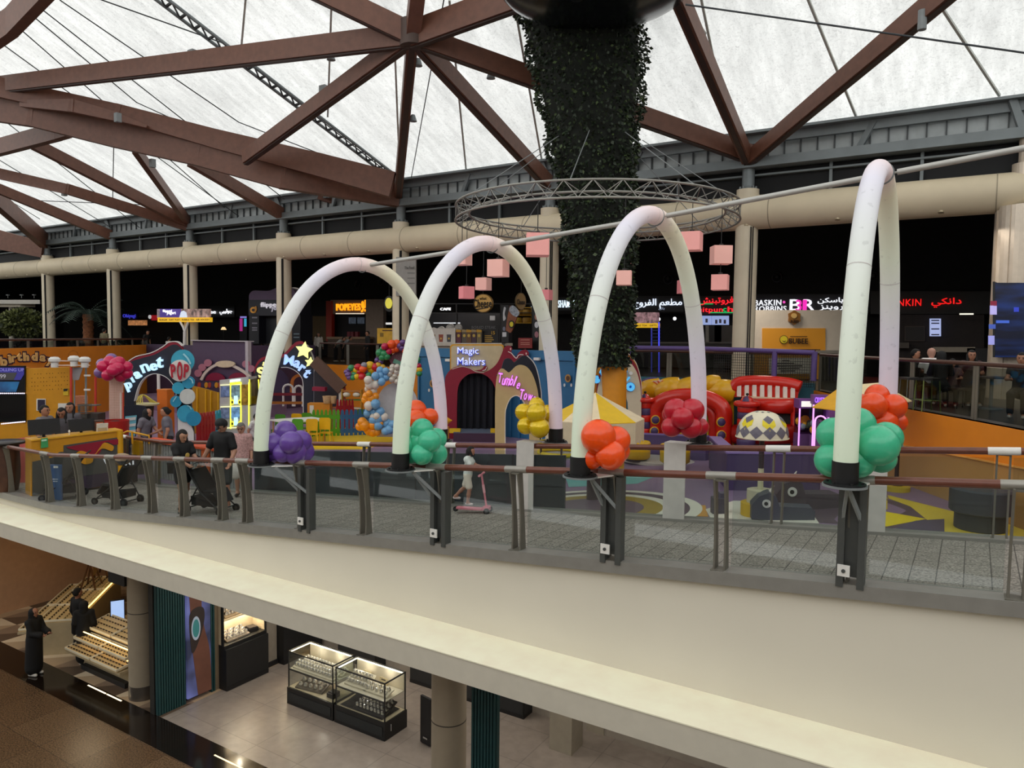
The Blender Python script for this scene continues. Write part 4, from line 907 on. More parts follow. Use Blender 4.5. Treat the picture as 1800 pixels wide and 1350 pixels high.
letters(pc, [('V', 186, 811, 9, 0), ('O', 199, 811, 10, 0), ('C', 214, 812, 9, 0), ('A', 225, 813, 9, 0), ('I', 234, 814, 10, 0)], M('e8e9ef', .5, emit=.3), t, .06, .01, .03)
P_ = pc.px(136, 770, -.4)
mtop = [pc.px(55, 776, .03), pc.px(216, 757.5, .03)]; obj('worktop', MB().prism([mtop[0], mtop[1], mtop[1]-pc.n*.55, mtop[0]-pc.n*.55], (0, 0, .03)), M('d39a1e', .45), t, world=True, fix=True)
ctop = mtop[0].z+.03
def on_counter(x, back): q = pc.px(x, 770, -back); q.z = ctop; return q
for x, w, h, l, bk in ((78, .66, .36, 'black monitor seen from behind at the left end of the yellow counter', .25), (144, .58, .30, 'black monitor seen from behind near the middle of the yellow counter', .3)):
 c = on_counter(x, bk); t2 = thing('monitor', l, 'monitor', c, radians(pc.a))
 obj('screen', MB().box((0, 0, .08+h/2), (w, .035, h), rot=Matrix.Rotation(radians(-8), 3, 'X')), m_blackmat, t2); obj('stand', MB().box((0, .05, .06), (.06, .03, .14)).box((0, .06, .008), (.24, .16, .016)), m_black, t2)
c = on_counter(122, .12); t2 = thing('phone_stand', 'small white phone stand on the yellow counter between the monitors', 'stand', c); obj('base', MB().cyl((0, 0, 0), (0, 0, .02), .05), m_white, t2); obj('holder', MB().tube([(0, 0, .02), (0, 0, .08), (.03, 0, .12), (0, 0, .15), (-.03, 0, .12), (0, 0, .09)], .012, 8), m_white, t2, smooth=True)
c = on_counter(180, .15); t2 = thing('leaflet_holder', 'white leaflet holder standing on the right end of the yellow counter', 'holder', c, radians(pc.a)); obj('stand', MB().box((0, 0, .13), (.26, .02, .26), rot=Matrix.Rotation(.2, 3, 'X')), M('d9d5cb', .5), t2); obj('print', MB().box((0, -.02, .1), (.2, .01, .1), rot=Matrix.Rotation(.2, 3, 'X')), M('b9a98c', .6), t2)
c = on_counter(173, .35); t2 = thing('donation_box', 'brown display box on the right end of the yellow counter', 'box', c, radians(pc.a)); obj('body', MB().box((0, 0, .16), (.22, .2, .32)), M('4a2f22', .6), t2); obj('label', MB().box((0, -.105, .22), (.16, .01, .12)), M('b7603a', .6), t2)
q = pc.px(78.5, 780, .045); t2 = thing('green_notice', 'small green notice hanging on the front of the yellow counter', 'notice', q); panel('card', [(72, 788), (72, 771), (84, 769.5), (85, 786)], pc, .01, M('3f9a5a', .5), t2, .05); panel('print', [(73, 776), (73, 773), (82, 772), (82, 775)], pc, .003, M('bfe0c4', .5), t2, .055)
# round dark table and pink sign at far left
c = PZ(10, 862, GZ); zt = PN(10, 777, c.y).z
t2 = thing('high_table', 'round dark wooden high table at the left edge of the picture', 'table', c); obj('top', MB().lathe([(.42, zt-GZ-.05), (.45, zt-GZ-.03), (.45, zt-GZ), (.42, zt-GZ+.02)], seg=32), M('1c1512', .3), t2, smooth=True); obj('barrel', MB().lathe([(.26, 0), (.31, .3), (.32, .6), (.3, zt-GZ-.06)], seg=24), M('4a2a18', .6, var=.25), t2, smooth=True)
ps = plane_at(38, 800, D=18.8, a=36); t2 = thing('pink_sign', 'coral pink poster stand left of the yellow counter', 'sign', ps.px(38, 868)); panel('board', [(24, 868), (24, 772), (50, 768), (52, 868)], ps, .1, M('c9605a', .5), t2); panel('print', [(29, 778), (29, 776), (46, 774), (46, 778)], ps, .01, M('8a2a2a', .5), t2, .01); panel('print', [(28, 788), (28, 787), (46, 786), (46, 787.5)], ps, .01, M('e8a09a', .5), t2, .01)
fw_ = plane_at(12, 820, D=17.4, a=36); t2 = thing('notice_card', 'white card stuck on the railing glass at the far left', 'notice', PN(12, 818, 8.47)); obj('card', MB().prism([PN(x, y, 8.47) for x, y in ((5, 826), (5, 808), (18, 810), (18, 829))], (0, .01, 0)), m_white, t2, world=True, fix=True)
# yellow post and tubular gate right of the counter
t2 = thing('yellow_gate', 'yellow tubular queue gate beside the counter', 'gate', PZ(216, 850, GZ))
q = PZ(212, 852, GZ); obj('post', MB().cyl(q, q+Vector((0, 0, PN(212, 757, q.y).z-GZ)), .08, seg=18), M('d59a12', .45), t2, world=True, smooth=True)
D_ = 19.0
obj('rail', MB().tube([PD(x, y, D_) for x, y in ((216, 762), (224, 758), (232, 759), (233, 780))], .025, 8).tube([PD(x, y, D_) for x, y in ((234, 760), (262, 766), (262, 780))], .025, 8), M('d59a12', .45), t2, world=True, smooth=True)
panel('yellow_panel', [(232, 805), (232, 775), (244, 773), (246, 805)], Plane(PD(240, 790, 19.3), 32), .2, M('d59a12', .45), t2)
# white ribbed pony wall and bin
pr_ = plane_at(330, 860, z=4.55, a=0); t2 = thing('ribbed_partition', 'low pale ribbed partition with orange top behind the far bridge rail', 'partition', PN(330, 862, 11.4))
mb = MB()
s0, s1 = PN(256, 860, 11.45).x, PN(425, 860, 11.45).x
n = 70
for k in range(n): a_ = s0+(s1-s0)*k/n; mb.span((a_, 11.42+(.02 if k % 2 else 0), 4.45), (a_+(s1-s0)/n, 11.5, 5.45))
obj('ribbed_panel', mb, M('a8a4a2', .5), t2); t2.location = (0, 0, 0); t2.matrix_basis = Matrix.Identity(4)
obj('top', MB().span((s0, 11.35, 5.45), (s1, 11.75, 5.5)), M('d8542a', .5), t2)
for x in (362,): q = PN(x, 830, 11.4); obj('orange_post', MB().span((q.x-.15, 11.38, 4.45), (q.x+.15, 11.42, 5.45)), M('d8602a', .5), t2)
c = PN(246, 852, 11.55); c.z = 4.5; t2 = thing('metal_bin', 'brushed metal bin behind the far bridge rail near the counter', 'bin', c); obj('drum', MB().lathe([(.2, 0), (.2, .75)], seg=24), M('8a8478', .35, .7), t2, smooth=True); obj('rim', MB().lathe([(.21, .72), (.22, .75), (.21, .78), (.15, .78)], seg=24, cap=False), M('a49c8c', .3, .8), t2, smooth=True)
# red-framed mesh tower, balloon topped grid stand
def pole2(name, x, y0, y1, D, r, mat, parent): obj(name, MB().cyl(PD(x, y0, D), PD(x, y1, D), r, seg=8), mat, parent, world=True, smooth=True)
q = PD(145, 790, 22); t2 = thing('display_tower', 'red framed display tower with white domed heads behind the kiosk', 'frame', q)
for x in (125, 168): pole2('red_pole', x, 645 if x < 150 else 662, 792, 22, .035, M('c0301e', .5), t2)
pole2('steel_pole', 151, 640, 790, 22.4, .03, m_steel_lt, t2); pole2('steel_pole', 131, 650, 790, 22.4, .02, m_steel_lt, t2)
for x, y in ((96, 634), (130, 632), (149, 634)):
 c = PD(x, y, 22); obj('domed_head', MB().lathe([(.02, .12), (.1, .11), (.16, .05), (.16, -.02), (.1, -.06), (.1, -.2), (.02, -.2)], c, 18), M('d8d6d2', .35), t2, world=True, smooth=True)
obj('top_rail', MB().beam(PD(92, 634, 22), PD(158, 635, 22), .03, .03).beam(PD(92, 642, 22), PD(158, 642, 22), .03, .03), M('d9c0b0', .5), t2, world=True)
obj('banner', MB().prism([PD(x, y, 22.1) for x, y in ((126, 646), (146, 645), (138, 668), (128, 668))], FW*.02), M('8f8a8c', .6), t2, world=True, fix=True)
for y in (660, 685): obj('bracket', MB().beam(PD(148, y, 22.2), PD(159, y, 22.2), .04, .05), M('e9ded2', .5), t2, world=True)
q = PD(139, 712, 23.8); t2 = thing('wire_basket', 'round pink wire basket on a stand behind the kiosk', 'basket', q)
mb = MB()
for k in range(5): mb.tube([q+Vector((.24*cos(a*pi/8), .24*sin(a*pi/8), k*.07)) for a in range(17)], .012, 6, cap=False)
for k in range(16): a = k*pi/8; mb.cyl(q+Vector((.24*cos(a), .24*sin(a), 0)), q+Vector((.24*cos(a), .24*sin(a), .28)), .008, seg=5)
obj('wirework', mb, M('d99a80', .5), t2, world=True); obj('leg', MB().cyl(q+Vector((0, 0, 0)), (q.x, q.y, GZ), .03, seg=10), m_steel, t2, world=True)
q = PD(150, 722, 21); t2 = thing('acrylic_box', 'clear acrylic display boxes on a dark stand behind the kiosk staff', 'display', q)
mb = MB(); [mb.box(PD(x, y, 21), (.26, .26, .2), radians(32)) for x, y in ((149, 716), (149, 733))]; obj('clear_box', mb, GLASS('d8dcdc', .3, 'acryl'), t2, world=True)
obj('stand', MB().box(PD(158, 765, 21.3), (.7, .4, 1.3), radians(32)), M('3a302c', .6), t2, world=True); obj('tray', MB().box(PD(149, 740, 21), (.3, .3, .03), radians(32)), M('d8cfc8', .5), t2, world=True); obj('tray', MB().box(PD(158, 712, 21.5), (.5, .3, .03), radians(32)), M('77716c', .4, .4), t2, world=True)
pg = plane_at(205, 800, D=21.5, a=32); t2 = thing('grid_stand', 'pink wire grid display stand under the pink balloons', 'stand', pg.px(205, 805))
mb = MB()
for k in range(10): mb.beam(pg.px(192.5+k*2.6, 738), pg.px(192.5+k*2.6, 655-k*.6), .014, .014)
for k in range(30): mb.beam(pg.px(192.5, 738-k*2.9), pg.px(216, 738-k*2.95), .014, .014)
obj('grid', mb, M('e6c3b4', .5), t2, world=True); obj('backing', MB().prism([pg.px(*p, -.08) for p in ((193, 738), (193, 655), (216, 650), (216, 738))], -pg.n*.02), M('c99a88', .6), t2, world=True, fix=True)
for x in (193, 212, 216.5): obj('leg', MB().cyl(pg.px(x, 738 if x < 200 else 690), pg.px(x, 805), .02, seg=8), M('c8442e' if x > 215 else 'd8d0c8', .5), t2, world=True)
c = PD(203, 760, 21); t2 = thing('red_tub', 'red display tub below the pink grid stand', 'tub', (c.x, c.y, GZ)); obj('tub', MB().lathe([(.3, 0), (.36, c.z-GZ+.35), (.33, c.z-GZ+.35), (.3, .2)], seg=24, cap=False), M('a81c14', .45), t2, smooth=True); obj('contents', MB().lathe([(.32, c.z-GZ+.25), (.1, c.z-GZ+.33), (.01, c.z-GZ+.34)], seg=20), M('2c2622', .7, var=.4), t2)
cluster('crimson and lilac balloon bunch on top of the pink grid stand', (202, 647), 21, [(180, 640, .3, 9), (176, 655, .25, 9), (196, 631, .3, 9)], '7d5a98', 9, group='balloon bunches in the playground')
t2 = COL.objects[-1].parent if False else [o for o in COL.objects if o.get('label') == 'crimson and lilac balloon bunch on top of the pink grid stand'][0]
for x, y, dz in ((193, 636, 0), (182, 644, -.05), (209, 637, -.05), (222, 645, .05), (199, 651, -.3), (190, 659, -.1), (222, 656, .1), (207, 647, -.2), (212, 661, .1), (203, 640, -.1)): balloon(t2, PD(x, y, 21+dz), 10.5*21/FPX, 'c4104e')
# ================================================================ playground rides, tents, furniture
# ---- inflatable castle (kept in front of the teal wall)
NI = 23.1
def at(x, y, d=0): return PN(x, y, NI+.62*d)
ground = lambda x, d=0: (lambda p: Vector((p.x, p.y, gz(p.x))))(at(x, 780, d))
m_infl = M('d3220f', .32, var=.05, coat=.3); m_inflp = M('4a3a63', .4, var=.05); m_infly = M('e2aa10', .35, var=.05, coat=.2)
t = thing('inflatable_castle', 'red inflatable play castle with arched entry and purple studs', 'inflatable', ground(1210))
pa = [at(1150, 796, .1), at(1150, 735), at(1152, 718), at(1162, 706), at(1185, 698), at(1211, 696), at(1240, 699), at(1262, 709), at(1272, 722), at(1273, 740), at(1273, 796, .1)]
obj('arch_tube', MB().tube(spline(pa, 5), .25, 16), m_infl, t, world=True, smooth='all')
pa2 = [at(1166, 796), at(1166, 738), at(1175, 720), at(1195, 712), at(1225, 712), at(1247, 720), at(1256, 738), at(1256, 796)]
obj('inner_tube', MB().tube(spline([p+FW*.1 for p in pa2], 5), .17, 14), M('b81a0c', .35, var=.05), t, world=True, smooth='all')
for x, y in ((1152, 738), (1150, 758), (1268, 742), (1268, 765), (1152, 778)):
 c = at(x, y, -.42); obj('stud', MB().ball(c, .14, 14, 8, (1, .5, 1), rot=Matrix.Rotation(YAW, 3, 'Z')), m_inflp, t, world=True, smooth='all'); obj('stud_ring', MB().tube([c+RT*(.13*cos(a*pi/8))+Vector((0, 0, .13*sin(a*pi/8))) for a in range(17)], .03, 6, cap=False), m_infly, t, world=True, smooth='all')
obj('mat', MB().prism([at(1175, 786, .3), at(1250, 790, .3), at(1250, 770, 1.5), at(1175, 768, 1.5)], (0, 0, -.3)), m_infly, t, world=True, fix=True)
obj('back_panel', MB().prism([at(x, y, 1.2) for x, y in ((1230, 790), (1230, 725), (1250, 725), (1250, 790))], FW*.05), M('d9b312', .5), t, world=True, fix=True)
obj('creature', MB().prism([at(x, y, 1.15) for x, y in ((1237, 742), (1242, 724), (1246, 742), (1246, 755), (1237, 755))], FW*.02), M('8fae4a', .5), t, world=True, fix=True)
def tower(x, y0, y1, w, d, label):
 g = ground(x, d); zt = at(x, y0, d).z-g.z; r = w/2*((at(x, y0, d)-EYE).dot(FW))/FPX; t = thing('striped_tower', label, 'inflatable tower', g, group='striped inflatable towers')
 n = 8; bz = zt-.42
 for k in range(n):
  z0, z1 = bz*k/n, bz*(k+1)/n; obj('band', MB().lathe([(r*.94, z0), (r, z0+.03), (r, z1-.03), (r*.94, z1)], seg=24), m_inflp if k % 2 == 0 else m_infl, t, smooth='all')
 obj('collar', MB().tube([(r*1.12*cos(a*pi/12), r*1.12*sin(a*pi/12), bz+.05) for a in range(25)], .09, 8, cap=False), m_infl, t, smooth='all')
 mb = MB().lathe([(r*.75*cos(a*pi/12), bz+.1+r*.75*sin(a*pi/12)*.9) for a in range(6)]+[(.01, bz+.1+r*.68)], seg=24); mb.m = [int(((i % 24)//4) % 2) if i < 24*6 else 0 for i in range(len(mb.f))]
 obj('dome', mb, [m_inflp, m_infl], t, smooth='all'); obj('knob', MB().ball((0, 0, bz+.14+r*.7), .045), m_blackmat, t, smooth='all')
tower(1311, 688, 790, 32, -.75, 'red and purple striped inflatable tower right of the castle arch'); tower(1132, 683, 790, 24, -.3, 'red and purple striped inflatable tower left of the castle arch')
t = thing('inflatable_slide', 'yellow and purple inflatable slide mound behind the castle arch', 'inflatable', ground(1210, 1.2))
mb = MB()
for (x0, y0, x1, y1, w, mi) in ((1130, 690, 1160, 682, .35, 0), (1160, 690, 1195, 684, .4, 0), (1195, 690, 1240, 684, .42, 0), (1240, 680, 1262, 676, .3, 0), (1255, 690, 1290, 690, .38, 0), (1150, 690, 1180, 676, .2, 1), (1130, 676, 1160, 673, .16, 1)):
 obj('yellow_tube' if mi == 0 else 'purple_tube', MB().tube(spline([at(x0, y0, 1.2), at((x0+x1)/2, (y0+y1)/2-3, 1.0), at(x1, y1, 1.2)], 6), [w*.6]+[w]*11+[w*.6], 14), [m_infly, M('55427a', .4)][mi], t, world=True, smooth='all')
obj('body', MB().prism([at(x, y, 1.3) for x, y in ((1130, 790), (1130, 690), (1200, 688), (1290, 692), (1290, 790))], FW*.35), m_infly, t, world=True, fix=True)
sun = MB()
for k in range(9): a0, a1 = radians(20+16*k), radians(26+16*k); sun.prism([at(1163+7*cos(a0), 683-5*sin(a0), .6), at(1163+30*cos(a0), 683-14*sin(a0), .6), at(1163+30*cos(a1), 683-14*sin(a1), .6), at(1163+7*cos(a1), 683-5*sin(a1), .6)], FW*.03)
obj('sun_rays', sun, M('d9542a', .5), t, world=True, fix=True); obj('sun_panel', MB().prism([at(x, y, .66) for x, y in ((1130, 684), (1132, 671), (1160, 668), (1192, 671), (1180, 684))], FW*.05), M('e4cfc0', .5), t, world=True, fix=True)
for x, y in ((1156, 690),): obj('tunnel_mouth', MB().ball(at(x, y, .78), .14, 14, 8), m_blackmat, t, world=True, smooth='all')
obj('mask', MB().prism([at(x, y, .75) for x, y in spl2([(1238, 676), (1248, 676), (1256, 682), (1246, 692), (1239, 690)], 4)], FW*.05), m_blackmat, t, world=True, fix=True); obj('green_eye', MB().prism([at(x, y, .7) for x, y in ((1239, 690), (1242, 682), (1246, 686), (1243, 692))], FW*.05), M('6fae3a', .5), t, world=True, fix=True)
t = thing('bounce_pen', 'red inflatable bounce pen with red and white striped back', 'inflatable', ground(1350, .4))
bk = MB(); A = spline([at(1290, 684, .9), at(1300, 673, .9), at(1340, 671, .9), at(1385, 675, .9), at(1407, 681, .9)], 6)
obj('top_tube', MB().tube(A, .2, 14), m_infl, t, world=True, smooth='all')
for k in range(8): x = 1296+k*13.5; obj('white_stripe', MB().prism([at(x, 697+k*.3, .55), at(x, 676+abs(3.5-k)*.5, .62), at(x+7, 676+abs(3-k)*.5, .62), at(x+7, 697.5+k*.3, .55)], FW*.06), M('e9ddd2', .5), t, world=True, fix=True)
obj('striped_back', MB().prism([at(x, y, .68) for x, y in ((1291, 698), (1291, 676), (1405, 680), (1402, 701))], FW*.3), m_infl, t, world=True, fix=True)
obj('cream_band', MB().prism([at(x, y, .4) for x, y in ((1308, 706), (1308, 696), (1395, 700), (1395, 708))], FW*.2), M('e3cfae', .5), t, world=True, fix=True)
obj('wall_tube', MB().tube([at(1322, 713, .1), at(1360, 714, .1), at(1396, 714, .1)], .23, 16), m_infl, t, world=True, smooth='all'); obj('wall_tube', MB().tube([at(1290, 763, 0), at(1345, 765, 0), at(1400, 762, .1)], .3, 16), M('a8150c', .35), t, world=True, smooth='all')
obj('mesh_panel', MB().prism([at(x, y, .25) for x, y in ((1322, 758), (1322, 718), (1396, 718), (1396, 758))], FW*.05), M('1d1413', .7), t, world=True, fix=True); obj('corner_post', MB().tube([at(1400, 790, .1), at(1400, 715, .1)], .17, 14), m_infl, t, world=True, smooth='all')
# low purple pen walls in front
def lowwall(label, pix, z1, th=.5, mat=None):
 P = [PG(x, y) for x, y in pix]; t = thing('pen_barrier', label, 'low wall', P[0])
 mb = MB()
 for a, b_ in zip(P[:-1], P[1:]):
  d = (b_-a).normalized(); n = Vector((-d.y, d.x, 0)); mb.prism([a, b_, b_+n*th, a+n*th], (0, 0, z1))
 obj('wall', mb, mat or M('4a3a63', .5, var=.05), t, world=True, fix=True)
 cp = MB()
 for a, b_ in zip(P[:-1], P[1:]):
  d = (b_-a).normalized(); n = Vector((-d.y, d.x, 0)); cp.prism([a-n*.02+Vector((0, 0, z1)), b_-n*.02+Vector((0, 0, z1)), b_+n*th+Vector((0, 0, z1)), a+n*th+Vector((0, 0, z1))], (0, 0, .04))
 obj('coping', cp, M('7a68a0', .5), t, world=True, fix=True)
lowwall('long low purple pen wall in front of the red bounce pen', [(1278, 862), (1440, 866)], .86); lowwall('short angled purple pen wall at the left end of the long one', [(1246, 822), (1276, 862)], .86, .3)
lowwall('low purple pen wall in front of the red castle arch', [(1118, 802), (1240, 810)], .72, .2)
# dark cladding boards standing behind the far rail
t = thing('cladding_board', 'dark slate cladding boards along the far bridge rail, left half', 'board', PN(720, 880, 11.45))
ss = [PN(x, 870, 11.4).x for x in (452, 545, 640, 735, 830, 905, 997)]
for a, b_ in zip(ss[:-1], ss[1:]): obj('board', MB().prism([(a+.015, 11.32, GZ), (b_-.015, 11.32, GZ), (b_-.015, 11.32, deck(b_)+.92), (a+.015, 11.32, deck(a)+.92)], (0, .05, 0)), M('3b3f46', .4, var=.08, scale=1.5), t, world=True, fix=True)
# ---- striped canopy
DT = 16.9
c = PD(1043, 890, DT); c.z = gz(c.x); ap = PD(1043, 690, DT).z-c.z; ev = PD(1043, 735, DT).z-c.z; va = PD(1043, 771, DT).z-c.z; R8 = 1.12
t = thing('striped_canopy', 'yellow and cream striped parasol tent with scalloped valance', 'canopy', c)
for k in range(8):
 a0, a1 = radians(45*k-13), radians(45*k+32); p0, p1 = Vector((R8*cos(a0), R8*sin(a0), ev)), Vector((R8*cos(a1), R8*sin(a1), ev)); q = Vector((0, 0, ap))
 obj('roof_panel', MB().prism([p0, p1, q], (0, 0, .015)), m_yellow if k % 2 else M('e6d3b0', .55), t, fix=True)
 sc_ = []
 for i in range(9): f = i/8; p = p0.lerp(p1, f); sc_.append(Vector((p.x, p.y, va+.07*abs(sin(f*pi*2))-.05)))
 w = MB();
 for i in range(8): f0, f1 = i/8, (i+1)/8; w.add([p0.lerp(p1, f0), p0.lerp(p1, f1), sc_[i+1], sc_[i]], [(0, 1, 2, 3)])
 obj('valance', w, M('d3c2a4', .6), t)
obj('post', MB().cyl((0, 0, 0), (0, 0, va+.3), .16, seg=20), M('3d2b30', .5), t, smooth=True); obj('post_band', MB().cyl((0, 0, .82), (0, 0, .93), .168, seg=20), M('c9a51c', .5), t, smooth=True); obj('foot_band', MB().cyl((0, 0, va-.3), (0, 0, ap-.05), .05, seg=12), m_steel, t)
t = thing('play_table', 'round play table with yellow padded rims left of the striped canopy', 'table', PG(985, 830)); c = t.location
zt = PN(985, 795, c.y).z-c.z
obj('rim', MB().tube([(.62*cos(a*pi/16), .62*sin(a*pi/16), zt) for a in range(33)], .06, 8, cap=False), M('c9ae18', .45), t, smooth='all'); obj('rim', MB().tube([(.66*cos(a*pi/16), .66*sin(a*pi/16), zt+.28) for a in range(33)], .035, 8, cap=False), M('9c8a1a', .45), t, smooth='all'); obj('top', MB().lathe([(.6, zt-.12), (.6, zt-.06), (.01, zt-.02)], seg=32), M('a59c9a', .5), t, smooth=True)
for k in range(6): a = k*pi/3; obj('support', MB().cyl((.62*cos(a), .62*sin(a), 0), (.66*cos(a), .66*sin(a), zt+.3), .03, seg=8), M('3a2b2c', .5), t)
# ---- tea cup seats
c = PG(1155, 812); t = thing('seat_base', 'low white oval platform under the two yellow tub seats', 'platform', c); obj('platform', MB().lathe([(1.15, 0), (1.15, .08), (1.1, .1)], seg=40, sx=1.0, sy=.7), M('bdb4aa', .5), t, smooth=True)
for x, y, l in ((1118, 810, 'yellow tub seat on the left of the white oval platform'), (1186, 818, 'yellow tub seat half hidden by the white bracket sheet')):
 c = PG(x, y, .1); t = thing('tub_seat', l, 'seat', c, group='yellow tub seats')
 mb = MB().lathe([(.36, .08), (.42, .12), (.43, .55), (.4, .6), (.34, .55), (.3, .3), (.01, .3)], seg=28, cap=False); obj('tub', mb, M('d2a50e', .45, var=.06), t, smooth='all'); obj('base_ring', MB().lathe([(.3, 0), (.34, .08), (.38, .1)], seg=24), M('3c2f2c', .6), t, smooth=True)
# ---- mushroom parasol
c = PG(1335, 905); px = 80.3; t = thing('mushroom_parasol', 'cream mushroom parasol with grey diamonds and yellow chevrons', 'parasol', c)
zr = PN(1335, 768, c.y).z-c.z; zp = PN(1335, 722, c.y).z-c.z; R_ = 43.7*(c-EYE).dot(FW)/FPX; Hd = zp-zr
def dome(a, f): ph = f*pi/2; return Vector((R_*1.004*cos(ph)**.8*cos(a), R_*1.004*cos(ph)**.8*sin(a), zr+Hd*sin(ph)))
obj('cap', MB().grid(lambda u, v: (R_*cos(v*pi/2)**.8*cos(2*pi*u), R_*cos(v*pi/2)**.8*sin(2*pi*u), zr+Hd*sin(v*pi/2)), 48, 14), M('e6ddc2', .55, var=.03), t, smooth='all')
def dia(a, f, da, df, mat, nm):
 P = [dome(a+da*x, f+df*y)*1.0 for x, y in ((0, -1), (.5, -.5), (1, 0), (.5, .5), (0, 1), (-.5, .5), (-1, 0), (-.5, -.5))]; P = [Vector((p.x*1.012, p.y*1.012, p.z+.004)) for p in P]; P.append(dome(a, f)*1.0); P[-1] = Vector((P[-1].x*1.014, P[-1].y*1.014, P[-1].z+.005))
 return P, [(i, (i+1) % 8, 8) for i in range(8)]
g_ = MB(); y_ = MB(); n = 12
for k in range(n):
 a = 2*pi*k/n; g_.add(*dia(a, .165, .27, .155, None, 0))
 if k % 2 == 0: g_.add(*dia(a, .53, .27, .14, None, 0))
 a2 = a+pi/n
 for sx in ((-.11, .26) if k % 2 == 0 else (-.15, .26),): pass
 if k % 2 == 0:
  for s_ in (-1, 1):
   P = [dome(a+s_*da, f) for da, f in ((0, .38), (.3, .52), (.3, .35), (0, .21))]; P = [Vector((p.x*1.012, p.y*1.012, p.z+.004)) for p in P]; obj('yellow_chevron', MB().add(P, [(0, 1, 2, 3)]), M('e6cf12', .5), t)
for k in range(8): g_.add(*dia(2*pi*k/8+.2, .86, .22, .05, None, 0))
obj('grey_diamond', g_, M('6b6672', .55), t, smooth=False)
obj('rim', MB().tube([(R_*cos(a*pi/16), R_*sin(a*pi/16), zr) for a in range(33)], .016, 6, cap=False), M('cfc5ac', .5), t, smooth='all')
obj('pole', MB().cyl((0, 0, .5), (0, 0, zr+.2), .03, seg=12).cyl((0, 0, .7), (0, 0, zr), .05, seg=12), M('3e3136', .4), t, smooth=True); obj('sleeve', MB().cyl((0, 0, .45), (0, 0, .92), .055, seg=16), M('cfc8a6', .5), t, smooth=True)
obj('upper_drum', MB().lathe([(.25, .2), (.25, .5), (.22, .51)], seg=32), M('cfc5a8', .5), t, smooth=True); obj('lower_drum', MB().lathe([(.36, 0), (.36, .24), (.34, .25)], seg=32), M('d3a912', .5), t, smooth=True)
# ---- animal seats
def animal(x, y, s, rz, col, label):
 c = PG(x, y); t = thing('animal_seat', label, 'seat', c, rz)
 prof = [(-.55, 0), (-.55, .2), (-.5, .26), (.05, .26), (.1, .42), (.22, .5), (.4, .42), (.52, .26), (.52, 0)]
 obj('body', MB().prism([(p[0]*s, -.17*s, p[1]*s) for p in prof], (0, .34*s, 0)), M(col, .5, var=.06), t, fix=True)
 for sd in (-1, 1):
  e = obj('eye', MB().cyl((.27*s, .172*s*sd, .3*s), (.27*s, .19*s*sd, .3*s), .075*s, seg=18), M('e6e3dc', .4), t); obj('pupil', MB().cyl((.28*s, .19*s*sd, .3*s), (.28*s, .2*s*sd, .3*s), .035*s, seg=12), m_blackmat, e)
 obj('horn', MB().cyl((.2*s, 0, .48*s), (.13*s, 0, .6*s), .03*s, .008*s, seg=8), M('d8d2c8', .5), t)
animal(1372, 912, 1.05, radians(200), '484a56', 'slate grey animal-shaped foam seat with round eye, left of the brown one'); animal(1412, 893, 1.25, radians(215), '4b4048', 'brownish grey animal-shaped foam seat with round eye and horn')
c = PG(1262, 902); t = thing('foam_block', 'dark grey foam block on the white floor patch', 'block', c, radians(30)); obj('block', MB().rbox((0, 0, .16), (.26, .26, .32), .03), M('4a4450', .6), t)
obj('step', MB().rbox((.1, .05, .36), (.16, .2, .1), .02), M('565060', .6), t)
# ---- dark ottoman
c = PG(1722, 930); D = (c-EYE).dot(FW); k = D/FPX; t = thing('pouf', 'big dark grey round pouf with overhanging top beside the bridge', 'pouf', c)
zt = PN(1722, 857, c.y).z-c.z; r1, r2 = 49*k, 40*k
obj('base', MB().lathe([(r2-.02, 0), (r2, .02), (r2, zt*.45)], seg=48), M('2b2c30', .6), t, smooth=True); obj('seat', MB().lathe([(r1-.02, zt*.42), (r1, zt*.45), (r1, zt-.03), (r1-.03, zt), (.01, zt+.005)], seg=48), M('3a3b42', .65, var=.05), t, smooth=True)
# ---- cantilever parasol at right
c = PG(1575, 862); D = (c-EYE).dot(FW); t = thing('square_parasol', 'yellow and cream square parasol behind the rightmost arch', 'parasol', c)
Dp = D+.2; apx = PD(1512, 672, Dp)
cr_ = [PD(1428, 717, Dp-.6), PD(1508, 727, Dp-1.4), PD(1603, 706, Dp-.2), PD(1540, 700, Dp+1.2)]
rl_, rr_ = PD(1479, 680, Dp-.2), PD(1546, 674, Dp)
for k, P in enumerate(((cr_[0], cr_[1], rl_), (cr_[1], cr_[2], rr_, rl_), (cr_[2], cr_[3], rr_), (cr_[3], cr_[0], rl_, rr_))): obj('roof_panel', MB().prism(P, (0, 0, .02)), M('d99f14', .5) if k in (0, 3) else M('e6cfa0', .5), t, world=True, fix=True)
obj('pole', MB().cyl((0, 0, .1), (0, 0, PD(1575, 705, Dp).z-c.z), .045, seg=12), M('33292a', .4), t, smooth=True); obj('base', MB().lathe([(.28, 0), (.28, .1), (.2, .12)], seg=28), M('c9ad2a', .5), t, smooth=True); obj('base_collar', MB().cyl((0, 0, .1), (0, 0, .18), .14, seg=20), M('3a3030', .5), t, smooth=True)
